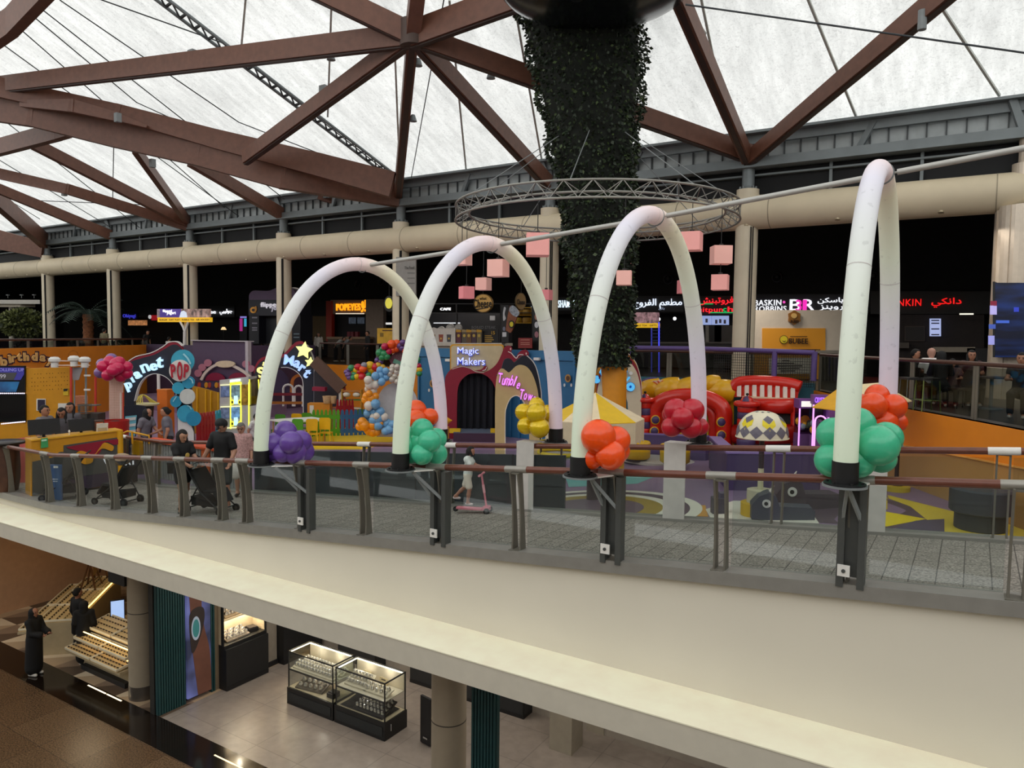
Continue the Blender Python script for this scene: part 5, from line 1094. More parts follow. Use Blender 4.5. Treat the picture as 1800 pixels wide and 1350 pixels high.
# ---- claw machines
def claw(x0, x1, y0, D, label, rz):
 c = PD((x0+x1)/2, 800, D); c.z = gz(c.x); w = (x1-x0)*D/FPX; h = PD(x0, y0, D).z-c.z; t = thing('claw_machine', label, 'arcade machine', c, rz)
 obj('cabinet', MB().box((0, 0, .4), (w, w, .8)), M('6b4a78', .5), t); obj('glass_case', MB().box((0, 0, .8+(h-1.05)/2), (w*.96, w*.96, h-1.05)), GLASS('cfc0d8', .2, 'claw'), t)
 obj('marquee', MB().box((0, 0, h-.12), (w*1.06, w*1.06, .26)), M('7c4a94', .5), t); obj('back', MB().box((0, w*.4, .8+(h-1.05)/2), (w*.9, .04, h-1.05)), M('3a2030', .6), t)
 for s_ in (-1, 1): obj('neon_tube', MB().cyl((s_*w*.48, -w*.5, .1), (s_*w*.48, -w*.5, h-.25), .022, seg=8), neon('e49cf2', 1.2), t)
 for k in range(7): obj('prize', MB().ball(((random.random()-.5)*w*.7, (random.random()-.5)*w*.6, .9+random.random()*.3), .13, 10, 7), M(random.choice(['d8a21a', '8a9a9c', 'b0482a', 'cfc8c0', '4a5a40']), .7), t, smooth='all')
 return t, w, h
t, w, h = claw(1398, 1424, 701, 21.4, 'narrow claw machine with pink neon edges right of the bounce pen', radians(30))
obj('sign', MB().box((0, -w*.55, h-.12), (w*.8, .02, .16)), neon('f3efe6', .8), t)
t, w, h = claw(1425, 1450, 694, 20.6, 'taller claw machine with arched pink neon front beside the narrow one', radians(20))
arcn = [(-w*.36, -w*.54, .5), (-w*.36, -w*.54, h-.7)]+[(-w*.36*cos(a), -w*.54, h-.7+w*.36*sin(a)) for a in (.5, 1, 1.57, 2.1, 2.6)]+[(w*.36, -w*.54, h-.7), (w*.36, -w*.54, .5)]
obj('neon_tube', MB().tube(arcn, .022, 8), neon('f2a6ee', 1.3), t, smooth='all'); obj('lettering', fit_text('CRYSTAL', (0, -w*.56, h-.12), (1, 0, 0), (0, 0, 1), width=w*.85, height=.15, extrude=.01, offset=.02), neon('b070f0', 1.0), t)
t, w, h = claw(1450, 1478, 716, 20.4, 'dark claw machine with purple prizes under the yellow parasol', radians(25))
# ---- netted purple fence along the food court edge
pf = Plane(PN(1200, 640, 24.15), 0)
t = thing('net_fence', 'purple padded fence posts and top rail with black netting above the teal wall', 'fence', PN(1250, 665, 24.15))
rl = [PN(x, y, 24.15) for x, y in ((1108, 611), (1240, 613), (1360, 617), (1432, 620))]
obj('top_rail', MB().tube(rl, .075, 10), M('5d4a86', .5), t, world=True, smooth=True)
for x in (1112, 1362, 1432): q = PN(x, 618, 24.15); obj('post', MB().cyl((q.x, 24.15, 7.1), q, .085, seg=12), M('5d4a86', .5), t, world=True, smooth=True)
nm = MB(); x0, x1 = rl[1].x+.3, rl[-1].x
for k in range(46): a = x0+(x1-x0)*k/45; nm.beam((a, 24.15, 6.9), (a, 24.15, rl[1].z), .012, .012)
for k in range(14): z = 6.9+(rl[1].z-6.9)*k/13; nm.beam((x0, 24.15, z), (x1, 24.15, z), .012, .012)
tag(obj('netting', nm, M('1c1a1c', .8), t, world=True), kind='stuff')
# ---- glowing capsule machine cabinet
DC = 26.5
pc2 = plane_at(400, 768, D=DC, a=24); b0 = pc2.px(405, 785); b0.z = GZ
t = thing('capsule_cabinet', 'glowing yellow-edged glass claw cabinet, two by two cells, right of the red fence', 'arcade machine', b0)
panel('body', [(387, 785), (386, 668), (437, 662), (438, 785)], pc2, .6, M('b9b6b6', .5), t)
y_l = neon('e8e84a', 1.3)
for x0, y0, x1, y1, m_ in ((388, 679, 403, 698, '5b6a8c'), (406, 678, 421, 698, '6f8a94'), (388, 717, 403, 736, '66708a'), (406, 716, 421, 736, '6d9ac8'), (424, 676, 436, 712, '8a6a2a')):
 panel('window', [(x0, y1), (x0, y0), (x1, y0-.5), (x1, y1-.5)], pc2, .02, M(m_, .3, var=.5, scale=9, emit=.35), t, .02)
for x in (405, 423, 437): strip('light_tube', pc2, [(x, 754), (x, 715), (x, 672)], 1.4, .04, y_l, t, .04)
for y in (677, 715.5, 753): strip('light_tube', pc2, [(387, y), (404, y-.6), (423, y-1.2)], 1.2, .04, neon('f0f0b0', 1.2), t, .04)
panel('header', [(404, 672), (404, 668), (422, 666), (422, 670)], pc2, .03, neon('d6f4f0', 1.2), t, .05); panel('header', [(404, 677), (404, 673), (422, 671), (422, 675)], pc2, .03, neon('eeea3a', 1.0), t, .05)
for y in (704, 742):
 panel('coin_box', [(411, y+6), (411, y-8), (417, y-8.5), (417, y+6)], pc2, .06, neon('bfe8ee', .9), t, .05)
 for x in (408, 421): disc('dial', pc2, x, y+3, 2.6, 4.6, .05, neon('e4e040', .8), t, .05, 14); disc('dial_hole', pc2, x, y+3, 1.2, 2.4, .02, m_blackmat, t, .07, 10)
panel('side_case', [(438, 712), (438, 668), (453, 664), (455, 708)], pc2, .4, GLASS('c8c0a8', .2, 'cap'), t, -.05)
for x0, x1 in ((438, 438), (454, 455)): strip('light_tube', pc2, [(x0, 667), (x1, 690), (x1, 712)], 1.1, .04, y_l, t, -.02)
panel('plush', spl2([(440, 710), (440, 700), (446, 696), (452, 702), (452, 710)], 3), pc2, .2, M('8a7a3a', .8, var=.4), t, -.15); panel('side_counter', [(424, 785), (424, 716), (453, 712), (453, 785)], pc2, .5, M('a9a9b2', .5), t, -.02)
# ---- plastic picket fences
def picket(label, x0, x1, y0, y1, D0, D1, col, n, tilt=0):
 a, b_ = PD(x0, y1, D0), PD(x1, y1+tilt, D1); a.z = b_.z = GZ; zt = PD(x0, y0, D0).z-GZ; d = b_-a; t = thing('picket_fence', label, 'fence', a); m_ = M(col, .4, var=.05); u = d.normalized(); nn = Vector((u.y, -u.x, 0))
 for z in (.18, .72): obj('rail', MB().beam(a+Vector((0, 0, zt*z)), b_+Vector((0, 0, zt*z)), .05, zt*.16), m_, t, world=True)
 w = d.length/n*.72
 for k in range(n):
  p = a+d*((k+.5)/n)+nn*.035; P = [p-u*w/2, p+u*w/2, p+u*w/2+Vector((0, 0, zt*.9)), p+u*w*.25+Vector((0, 0, zt)), p-u*w*.25+Vector((0, 0, zt)), p-u*w/2+Vector((0, 0, zt*.9))]
  obj('picket', MB().prism(P, -nn*.05), m_, t, world=True, fix=True)
picket('red plastic picket fence beside the glowing capsule cabinet', 345, 378, 727, 772, 24.5, 25.5, 'a3151f', 6); picket('blue plastic picket fence panel left of the capsule cabinet', 378, 388, 722, 768, 26, 26.5, '2a8aa8', 2)
picket('green plastic picket fence behind the yellow chairs', 548, 598, 720, 756, 28.0, 28.2, '4f9a1c', 7); picket('blue plastic picket fence right of the green one', 598, 652, 720, 756, 28.2, 28.6, '2a5f92', 7); picket('dark red plastic picket fence behind the blue one', 591, 622, 702, 730, 29.6, 29.9, '9c1422', 6)
# ---- children's table and chairs
c = PG(525, 768); t = thing('kids_table', 'long white childrens table behind the purple balloons', 'table', c)
tz = PD(525, 737, 26.5).z
tp = [PD(474, 743, 26.4), PD(500, 750, 25.6), PD(577, 733, 26.6), PD(548, 729, 27.4)]
for q in tp: q.z = tz
obj('top', MB().prism(tp, (0, 0, -.05)), M('e4e2da', .45), t, world=True, fix=True)
for q in tp: qq = q.lerp(sum(tp, Vector())/4, .12); obj('leg', MB().cyl((qq.x, qq.y, GZ), (qq.x, qq.y, tz-.05), .025, seg=8), M('b08a5a', .5), t, world=True)
def kchair(x, y, D, rz, col, label, h=.86):
 c = PD(x, y, D); c.z = GZ; t = thing('kids_chair', label, 'chair', c, rz, group='small plastic childrens chairs'); t.scale = (1.15, 1.15, 1.05); m_ = M(col, .4, var=.05)
 obj('seat', MB().rbox((0, 0, .34), (.34, .32, .03), .05), m_, t); bk = spl2([(-.17, .48), (-.17, h), (.17, h), (.17, .48)], 5)
 obj('backrest', MB().prism([(x_*1.0, .15, z_) for x_, z_ in ((-.17, .46), (-.18, h-.04), (-.13, h), (.13, h), (.18, h-.04), (.17, .46))], (0, .025, 0)), m_, t, fix=True)
 for sx in (-1, 1):
  obj('leg', MB().cyl((sx*.13, -.12, .34), (sx*.17, -.17, 0), .016, seg=8), m_, t); obj('leg', MB().cyl((sx*.14, .13, .5), (sx*.18, .2, 0), .016, seg=8), m_, t)
kchair(551, 771, 26.0, radians(212), 'dca80c', 'left one of two yellow plastic chairs at the right end of the kids table'); kchair(574, 768, 26.4, radians(208), 'e0ae10', 'rightmost yellow plastic chair at the white kids table')
kchair(517, 752, 27.3, radians(20), 'd8a40c', 'yellow plastic chair on the far side of the white kids table'); kchair(535, 752, 27.6, radians(20), '4c8f22', 'green plastic chair on the far side of the white kids table, near the fence'); kchair(488, 756, 27.0, radians(20), '4a8a2a', 'green plastic chair behind the left end of the white kids table'); kchair(528, 770, 25.9, radians(200), '4f9426', 'green plastic chair tucked under the white kids table')
kchair(640, 722, 29.6, radians(200), '35682c', 'dark green plastic chair beside the craft shelf behind the blue fence')
# ---- craft corner
q = PD(556, 740, 30); q.z = GZ; t = thing('drawer_unit', 'orange and white craft cupboard left of the dark red fence', 'cupboard', q, radians(32)); hz = PD(556, 708, 30).z-GZ
obj('body', MB().box((.15, 0, hz/2), (.9, .45, hz)), M('c97f1c', .5), t); obj('white_door', MB().box((-.12, -.235, hz/2), (.16, .02, hz*.85)), m_pale, t)
for k, (x, y, w_, l) in enumerate(((575, 703, 20, 'beige woven basket on the craft cupboard, left'), (586, 700, 14, 'beige woven basket on the craft cupboard, right'))):
 c = PD(x, 708, 29.8); c.z = GZ+hz; t = thing('basket', l, 'basket', c, group='craft baskets'); r_ = w_/2*30/FPX*.8; obj('basket', MB().lathe([(r_*.75, 0), (r_, .3), (r_*.9, .3), (r_*.7, .05)], seg=18, cap=False), M('b08a62', .7, var=.2, scale=25), t, smooth='all')
q = PD(619, 728, 31); q.z = GZ; t = thing('book_shelf', 'narrow yellow framed shelf with green and white trays behind the fences', 'shelf', q, radians(32)); zt = PD(619, 684, 31).z-GZ
for sx in (-.4, .4): obj('post', MB().box((sx, 0, zt/2), (.04, .3, zt)), M('b98a22', .5), t)
for z, cc_ in ((zt*.95, 'b5743a'), (zt*.72, '3f7a3a'), (zt*.5, 'ddd6c6'), (zt*.25, '3d6e36')): obj('shelf', MB().box((0, 0, z), (.8, .32, .04)), M(cc_, .5), t)
for sx in (-.22, .2): obj('paper_roll', MB().ball((sx, -.05, zt*.86), .14, 12, 8, (1.2, 1, .8)), M('e2d8c8', .7), t, smooth='all')
q = PD(601, 700, 31.5); t = thing('wall_banner', 'white and dark red vertical banner at the foot of the stair', 'banner', (q.x, q.y, GZ), radians(32)); zt = PD(601, 680, 31.5).z-GZ; obj('white_strip', MB().box((-.06, 0, zt/2), (.14, .04, zt)), m_pale, t); obj('red_strip', MB().box((.09, 0, zt/2), (.14, .04, zt)), M('8a1420', .5), t)
# stair balustrade sloping up beside the Star Mart gate
t = thing('stair_balustrade', 'dark sloping stair balustrade with brown handrail right of the Star Mart gate', 'balustrade', PD(600, 690, 31.5))
obj('panel', MB().prism([PD(x, y, 31.8) for x, y in ((552, 655), (556, 640), (600, 683), (600, 715), (552, 715))], FW*.06), M('2b2730', .3), t, world=True, fix=True); obj('handrail', MB().beam(PD(552, 634, 31.6), PD(602, 684, 31.4), .16, .5), M('5a4034', .5), t, world=True)
obj('dark_shelf', MB().beam(PD(551, 683, 31), PD(573, 684, 31), .4, .16), M('8c1538', .5), t, world=True)
# ---- balloon garlands with a round grey board
pbd = plane_at(700, 766, D=26.4, a=32); bb_ = pbd.px(700, 768); bb_.z = GZ
t = thing('party_backdrop', 'plain pale grey arched party board wrapped in a balloon garland', 'backdrop', bb_)
panel('arch_board', [(662, 768), (662, 715)]+arc((698, 712), 36, 180, 0, 14, 40)+[(735, 768)], pbd, .1, M('c4c2c2', .5), t)
gl_ = thing('balloon_garland', 'orange, sky blue, white and silver balloon garland round the pale grey board', 'balloons', pbd.px(650, 766, .3))
SB, WH, OR, SV = '6fa6d0', 'ddd3c4', 'ee9412', 'c6bdb0'
for x, y, r, c_ in ((668, 651, 5.5, SB), (678, 652, 5, SB), (660, 661, 6, SB), (669, 660, 6.5, SB), (679, 663, 5.5, SB), (671, 671, 5.5, SB), (647, 668, 6, WH), (650, 676, 7, WH), (660, 676, 6, WH), (655, 687, 6.5, WH), (646, 684, 4.5, WH), (644, 697, 6, OR), (649, 692, 5, OR), (653, 700, 7, OR), (660, 697, 5.5, OR), (641, 703, 5, OR), (648, 713, 6.5, WH), (660, 710, 7, SB), (648, 723, 6, SB), (657, 723, 7, SB), (668, 724, 7, SB), (645, 727, 5, SB), (656, 733, 5, WH), (662, 731, 5, WH), (666, 736, 7, SB), (656, 739, 6.5, SB), (665, 748, 7, SB), (637, 742, 7, OR), (632, 750, 6, OR), (641, 748, 8, OR), (648, 756, 7, OR), (656, 759, 7, OR), (663, 759, 6, OR), (668, 745, 5, OR), (675, 733, 6, WH), (680, 744, 7, SB), (685, 755, 7, SB), (678, 758, 6, SB), (690, 746, 6, SB), (655, 748, 6, OR)):
 balloon(gl_, pbd.px(x, y, .35+.12*((x*3+y) % 3)), r*26.4/FPX*1.2, c_)
for x, y in ((690, 645), (698, 645), (705, 648), (688, 651), (697, 654), (706, 655), (685, 657), (694, 661), (703, 664), (689, 667), (698, 671), (706, 660)): balloon(gl_, pbd.px(x, y, .3+.1*(x % 3)), 5.2*26.4/FPX, SV, True)
gr_ = thing('balloon_garland', 'rainbow balloon garland sweeping along the orange wall to the top of the blue wall', 'balloons', PD(660, 640, 27.6))
RD, YL, GN, PU, MG, OG = 'c8182c', 'e2b414', '2c8a54', '6a4a86', 'bc1848', 'ee5410'
for x, y, r, c_ in ((609, 654, 4, PU), (614, 650, 4, PU), (612, 659, 4.5, PU), (614, 664, 4, PU), (617, 647, 5, GN), (623, 659, 5.5, GN), (620, 664, 4, GN), (627, 651, 5.5, YL), (627, 662, 4, YL), (629, 645, 5, RD), (633, 654, 6, RD), (636, 662, 5, RD), (638, 649, 5.5, OG), (640, 642, 4.5, '8a8694'), (645, 654, 4, PU), (648, 659, 4, GN), (650, 642, 6, YL), (653, 650, 6, YL), (659, 645, 5.5, RD), (661, 655, 4.5, RD), (665, 642, 4.5, 'c89a1a'), (673, 645, 4, 'c89a1a'), (663, 633, 4, PU), (669, 636, 4, PU), (672, 628, 5, GN), (667, 620, 5.5, GN), (675, 622, 6, GN), (680, 627, 5, GN), (672, 613, 4, GN), (676, 609, 5, MG), (682, 610, 6, MG), (683, 618, 5, MG), (688, 605, 6.5, OG), (697, 604, 6, OG), (690, 615, 5.5, OG), (697, 613, 5, OG), (703, 608, 4.5, PU), (708, 602, 4.5, PU), (707, 612, 4.5, PU), (714, 606, 5.5, OG), (714, 616, 5.5, OG), (722, 610, 5, MG), (728, 620, 5, YL), (733, 632, 5, GN), (736, 643, 4, MG), (737, 650, 4.5, YL), (737, 657, 4, GN), (726, 628, 4.5, MG)):
 balloon(gr_, PD(x, y, 27.6-.12*((x*5+y) % 3)), r*27.6/FPX*1.2, c_, c_ == PU)
t = thing('foil_fringe', 'pink and grey foil bits hanging under the rainbow garland', 'decoration', PD(695, 632, 27.8)); obj('panel', MB().prism([PD(x, y, 27.8) for x, y in ((682, 630), (700, 615), (728, 625), (728, 650), (690, 645))], FW*.04), M('6a3848', .5, var=.5, scale=20), t, world=True, fix=True); obj('green_band', MB().beam(PD(692, 634, 27.5), PD(712, 643, 27.5), .06, .16), M('5a8a78', .4), t, world=True)
t = thing('crayon_cone', 'ribbed yellow cone lying on an orange block left of the Magic Makers gate', 'toy', PD(776, 752, 25)); c = t.location; c2 = PD(795, 739, 25);
obj('cone', MB().tube([PD(782, 740, 25).lerp(c2, k/8) for k in range(9)], [.2*(1-k/8.2)*(1 if k % 2 else .92) for k in range(9)], 16), M('e3a514', .45), t, world=True, smooth=True); obj('block', MB().box(PD(776, 764, 25.1), (.5, .3, .55), radians(32)), M('c9821c', .5), t, world=True)
# ---- mural on the purple wall
pm = Plane((-34, 23.85, GZ), 0)
t = thing('wall_mural', 'pink bubble discs and cream arch mural with crimson domes on the purple wall', 'mural', pm.px(395, 665))
for x, y, r in ((365, 638, 6.5), (355, 646, 6.5), (348, 656, 6.5), (432, 640, 6.5), (441, 648, 6)): disc('disc', pm, x, y, r, r, .05, M('a86a7c', .6), t, .05, 20)
strip('cream_arch', pm, [(353, 668), (360, 656), (371, 646), (385, 640), (400, 640), (415, 646), (430, 655), (440, 664)], 4.5, .06, M('cfc0b6', .5), t, .08)
disc('cream_plaque', pm, 395, 640, 17, 6, .08, M('d3bfa2', .5), t, .12, 28)
for x in (378, 418): panel('crimson_dome', [(x-18, 669)]+arc((x, 668), 17, 180, 0, 10, 13)+[(x+18, 669)], pm, .05, M('7a1238', .5), t, .06)
panel('base_panel', [(342, 735), (342, 669), (445, 669), (445, 735)], pm, .04, M('3b2c44', .6), t, .03)
for k in range(7): disc('seat_back', pm, 350+k*6, 677, 3, 5, .06, M(['a33a2a', '3a3050', 'c98a1c'][k % 3], .6), t, .06, 12)
# ---- yellow tinted fence
pyf = Plane(PD(365, 760, 28), 10); t = thing('tinted_fence', 'amber see-through panel fence behind the POP balloons', 'fence', pyf.px(365, 765))
panel('amber_panel', [(338, 762), (338, 678), (360, 683), (384, 690), (384, 762)], pyf, .03, M('a8781a', .4), t);
for x in (346, 361, 370, 383): strip('post', pyf, [(x, 764), (x, 720), (x, 681+(x-338)*.2)], 1.5, .06, M('d9a41a', .5), t, .05)
# ---- things behind the planet gate
q = PD(292, 745, 27.0); q.z = GZ; zt = PD(292, 685, 27).z-GZ; t = thing('orange_pillar', 'orange pedestal block seen through the planet gate', 'pedestal', q, radians(20)); obj('block', MB().rbox((0, 0, zt/2), (.42, .42, zt), .03), M('cf6a1c', .5), t); obj('cap', MB().rbox((0, 0, zt+.015), (.44, .44, .03), .03), M('d9803a', .5), t)
q = PD(255, 745, 26.0); q.z = GZ; zt = PD(255, 709, 26).z-GZ; t = thing('net_table', 'round pale table with yellow rope net seen through the planet gate', 'table', q); obj('top', MB().lathe([(.45, zt-.06), (.48, zt), (.01, zt+.01)], seg=28), M('cfc79a', .5), t, smooth=True); obj('stem', MB().cyl((0, 0, 0), (0, 0, zt-.05), .2, .3, seg=20), m_black, t, smooth=True)
nt_ = MB(); [nt_.tube(spline([(-.42+.1*k, -.3+.05*(k % 3), zt+.02), (-.1, .0, zt+.28+.03*(k % 2)), (.35-.06*k, .25, zt+.02)], 5), .012, 5) for k in range(8)]; tag(obj('rope_net', nt_, M('cdbb55', .7), t), kind='stuff')
strip_q = PD(279, 690, 29); t = thing('white_post', 'slim white post seen through the planet gate', 'post', (strip_q.x, strip_q.y, GZ)); obj('post', MB().cyl((0, 0, 0), (0, 0, PD(279, 655, 29).z-GZ), .06, seg=10), m_pale, t)
# ---- stickers on the blue wall
pbw = Plane((-15, 23.82, GZ), 0)
for x, y, l in ((998, 665, 'small round brown face sticker with feet on the blue wall, right of the second arch'), (760, 674, 'small round brown face sticker on the blue wall, left of the Magic Makers gate')):
 t = thing('wall_sticker', l, 'sticker', pbw.px(x, y, .03), group='face stickers on the blue wall'); disc('face', pbw, x, y, 5, 7, .03, M('b98a4a', .5), t, .03, 18); disc('inner_face', pbw, x, y, 3, 4.5, .01, M('5a3a22', .5), t, .05, 14)
 for dx in (-6, 6): disc('foot', pbw, x+dx, y+12, 1.6, 3, .02, M('d6d6d4', .5), t, .03, 10)
for x, y in ((944, 631), (788, 633)):
 q = pbw.px(x, y, .1); tag(obj('wall_spotlight', MB().box(q, (.22, .14, .1)), m_white), 'small white spotlight on the blue wall %s of the Magic Makers gate' % ('right' if x > 900 else 'left'), 'spotlight')
q = PG(945, 760)
# ================================================================ food court: signs, stalls, planting, rails
_AR = {'م': 0xFEE1, 'ط': 0xFEC1, 'ع': 0xFEC9, 'ل': 0xFEDD, 'ف': 0xFED1, 'ج': 0xFE9D, 'ت': 0xFE95, 'ب': 0xFE8F, 'ن': 0xFEE5, 'ش': 0xFEB5, 'س': 0xFEB1, 'ك': 0xFED9, 'ي': 0xFEF1}
_AR2 = {'ا': 0xFE8D, 'ر': 0xFEAD, 'و': 0xFEED, 'ز': 0xFEAF, 'د': 0xFEA9}
def ar(s):
 out = []
 for i, ch in enumerate(s):
  prev = i > 0 and s[i-1] in _AR; nxt = i+1 < len(s) and (s[i+1] in _AR or s[i+1] in _AR2)
  if ch in _AR: out.append(chr(_AR[ch]+(3 if prev and nxt else 1 if prev else 2 if nxt else 0)))
  elif ch in _AR2: out.append(chr(_AR2[ch]+(1 if prev else 0)))
  else: out.append(ch)
 return ''.join(out[::-1])
def P0(n): return Plane((0, n, FZ), 0)
def sgn(t, s, x0, x1, y0, y1, pl, mat, off=.06, ex=.03, offset=.006, nm='lettering'):
 p = pl.px((x0+x1)/2, (y0+y1)/2, off); w = (pl.px(x1, (y0+y1)/2, off)-pl.px(x0, (y0+y1)/2, off)).length; h = (pl.px((x0+x1)/2, y0, off)-pl.px((x0+x1)/2, y1, off)).length
 return obj(nm, fit_text(s, p, pl.x, (0, 0, 1), width=w, height=h, extrude=ex, offset=offset, space=1.1 if s.isascii() and len(s) > 2 else 1.0), mat, t, world=True)
def hang(t, q): obj('hanger', MB().cyl(q, (q.x, q.y, 14.5), .015, seg=6), m_black, t, world=True)
def rect(x0, y0, x1, y1): return [(x0, y1), (x0, y0), (x1, y0), (x1, y1)]
def sign(nm, label, x, y, n, cat='sign'): return thing(nm, label, cat, PN(x, y, n))
m_w = neon('f4f6fb', 1.0)
p40, p38 = P0(38.9), P0(39.2)
struct('wall_bulkhead', MB().span((-80, 38.93, 9.75), (12, 40.2, 14.5)), m_fcdark)
# dark fascia with round air vents
for i, (x, y, r, l) in enumerate(((628, 500, 5.5, 'above the orange chicken shop sign, left'), (670, 495, 5.5, 'above the orange chicken shop sign, right'), (749, 499, 6, 'behind the second arch at upper left'), (838, 497, 6, 'between the hanging pink cubes'), (1175, 490, 8, 'left of the third arch far leg'), (1366, 487, 8, 'above the white ice cream shop letters'), (1535, 485, 7, 'behind the rightmost arch'))):
 t = sign('air_vent', 'round dark air vent high on the back wall '+l, x, y, 38.9, 'vent'); t['group'] = 'round vents on the back wall'
 c = p40.px(x, y, .05); k = (c-EYE).dot(FW)/FPX*r
 obj('ring', MB().tube([c+Vector((k*cos(a*pi/10), 0, k*sin(a*pi/10))) for a in range(21)], k*.22, 8, cap=False), M('2a2a2e', .4, .4), t, world=True, smooth='all'); obj('cone', MB().cyl(c+Vector((0, .02, 0)), c+Vector((0, -.12, 0)), k*.5, k*.3, seg=18), M('1a1a1d', .4), t, world=True, smooth=True)
# ---- popeyes shop
t = sign('chicken_shop', 'orange lettered chicken shop front with red pillar and beige counter', 610, 600, 38.6, 'shop front'); pl = P0(38.6)
panel('fascia_board', rect(581, 527, 643, 552), pl, .2, M('8a7a70', .6), t); panel('red_pillar', rect(573, 529, 583, 600), pl, .3, M('a42a16', .5), t, .1); panel('pale_wall', rect(643, 526, 674, 604), pl, .3, M('a08e80', .6), t, .1)
panel('yellow_side_wall', rect(535, 552, 573, 600), pl, .2, M('5a4420', .6), t, -.4); panel('kitchen_recess', rect(583, 553, 643, 600), pl, .1, M('161214', .7), t, -.5); panel('light_strip', rect(590, 550.5, 640, 552), pl, .05, neon('f6e8d0', .8), t, .02)
sgn(t, 'POPEYES', 591, 633, 533.5, 546, pl, neon('f8a01a', 1.1), ex=.06, offset=.012); sgn(t, ar('بو'), 635, 643, 527, 549, pl, neon('f8a01a', 1.1), ex=.05, offset=.012)
for x0, x1 in ((613, 625), (628, 640)): panel('menu_screen', rect(x0, 558, x1, 569), pl, .05, M('3c4450', .4, emit=.4, var=.5, scale=8), t, -.3)
panel('counter', rect(576, 596, 645, 640), pl, .6, M('5a4230', .5, var=.15), t, .9); panel('counter_top', rect(574, 592, 645, 596), pl, .7, M('a08060', .5), t, 1.0)
for x in (612, 618, 626): panel('till', rect(x-2, 583, x+3, 592), pl, .2, M('7a2430', .5), t, .7)
# ---- flipped kiosk
t = sign('dessert_kiosk', 'dark navy dessert kiosk with purple cloud-shaped top and flipped lettering', 480, 610, 28.8, 'kiosk'); pl = P0(28.8)
panel('cloud_top', spl2([(438, 528), (438, 518), (445, 511), (458, 511), (473, 511), (486, 506), (500, 504), (513, 507), (522, 518), (525, 530)], 4)+[(525, 532), (438, 530)], pl, .6, M('5a4262', .5), t)
panel('sign_board', rect(437, 527, 525, 555), pl, .9, M('171624', .5), t, .02); panel('left_column', rect(438, 553, 455, 604), pl, .9, M('15141f', .5), t, .02); panel('right_column', rect(514, 553, 528, 604), pl, .9, M('15141f', .5), t, .02); panel('interior', rect(455, 553, 514, 604), pl, .1, M('24262c', .6), t, -.5)
sgn(t, 'flipped', 458, 491, 531, 542, pl, M('d8d4dc', .5, emit=.5), offset=.01); sgn(t, 'yogurt', 477, 503, 538, 548, pl, M('b9b4c0', .5, emit=.4), offset=.005)
disc('swirl_ring', pl, 445, 545, 5.5, 5.5, .03, M('c98a2a', .5, emit=.2), t, .05); disc('swirl_core', pl, 445, 545, 2.5, 2.5, .03, M('15141f', .5), t, .07); panel('swirl_stroke', spl2([(446, 541), (450, 538), (451, 546), (446, 550)], 3), pl, .02, M('c98a2a', .5), t, .06)
for y in (559, 569, 577, 581): panel('menu_print', rect(443, y-2, 452, y+.4), pl, .01, M('8a8894', .5), t, .04)
for y in (588, 594): panel('menu_print', rect(516, y-2, 526, y), pl, .01, M('7a8a94', .5), t, .04)
t = sign('vertical_sign', 'white vertical sideways lettering sign right of the dark dessert kiosk', 532, 580, 31, 'sign'); pl = P0(31); p = pl.px(532, 575, .05)
obj('lettering', fit_text('spinneys', p, pl.x, (0, 0, 1), width=42*34/FPX, height=7*34/FPX, extrude=.03, offset=.01, rot=-pi/2), m_w, t, world=True); panel('board', rect(528, 550, 537, 636), pl, .1, M('15161c', .5), t, -.05)
# ---- cheese, juice and coffee stalls
t = sign('juice_counter', 'pale juice bar counter running behind the blue wall', 760, 612, 27.6, 'counter'); pl = P0(27.6)
panel('worktop', rect(735, 603, 882, 608), pl, .9, M('cfc8bc', .4), t, .1); panel('front', rect(735, 608, 882, 625), pl, .5, M('8d8478', .5), t)
pl = P0(27.9)
def card(label, x0, y0, x1, y1, mat, nm='poster', grp=None, pl=pl, cat='poster'):
 t = thing(nm, label, cat, pl.px((x0+x1)/2, y1), group=grp); panel('board', rect(x0, y0, x1, y1), pl, .04, mat, t); return t
t = card('yellow poster with red price disc on the juice bar, behind the rainbow balloons', 663, 577, 714, 604, M('d6a62a', .5, var=.15, scale=3))
disc('price_disc', pl, 706, 586, 5.5, 6.5, .02, M('a01c22', .5), t, .02); sgn(t, '15+', 702.5, 709.5, 583, 589, pl, M('f0e6e0', .5), off=.05, ex=.005); panel('print', rect(672, 580, 692, 582), pl, .01, M('5a3a1a', .5), t, .01); panel('print', rect(668, 585, 674, 592), pl, .01, M('8a6a1a', .5), t, .01)
t = card('white product poster with drink cups on the juice bar', 716, 577, 800, 604, M('d4cec6', .5, var=.06))
for k, (x, c_) in enumerate(((722, '5a4a4e'), (735, '6a6a70'), (748, 'b98a3a'), (761, '8a6a3a'), (775, '9a4a3a'), (789, '4a4a50'))):
 panel('cup_print', [(x-3, 601), (x-4, 588), (x+4, 588), (x+3, 601)], pl, .01, M(c_, .5), t, .01); disc('cup_logo', pl, x, 595, 1.6, 1.8, .01, M('d8b44a', .5), t, .02, 10)
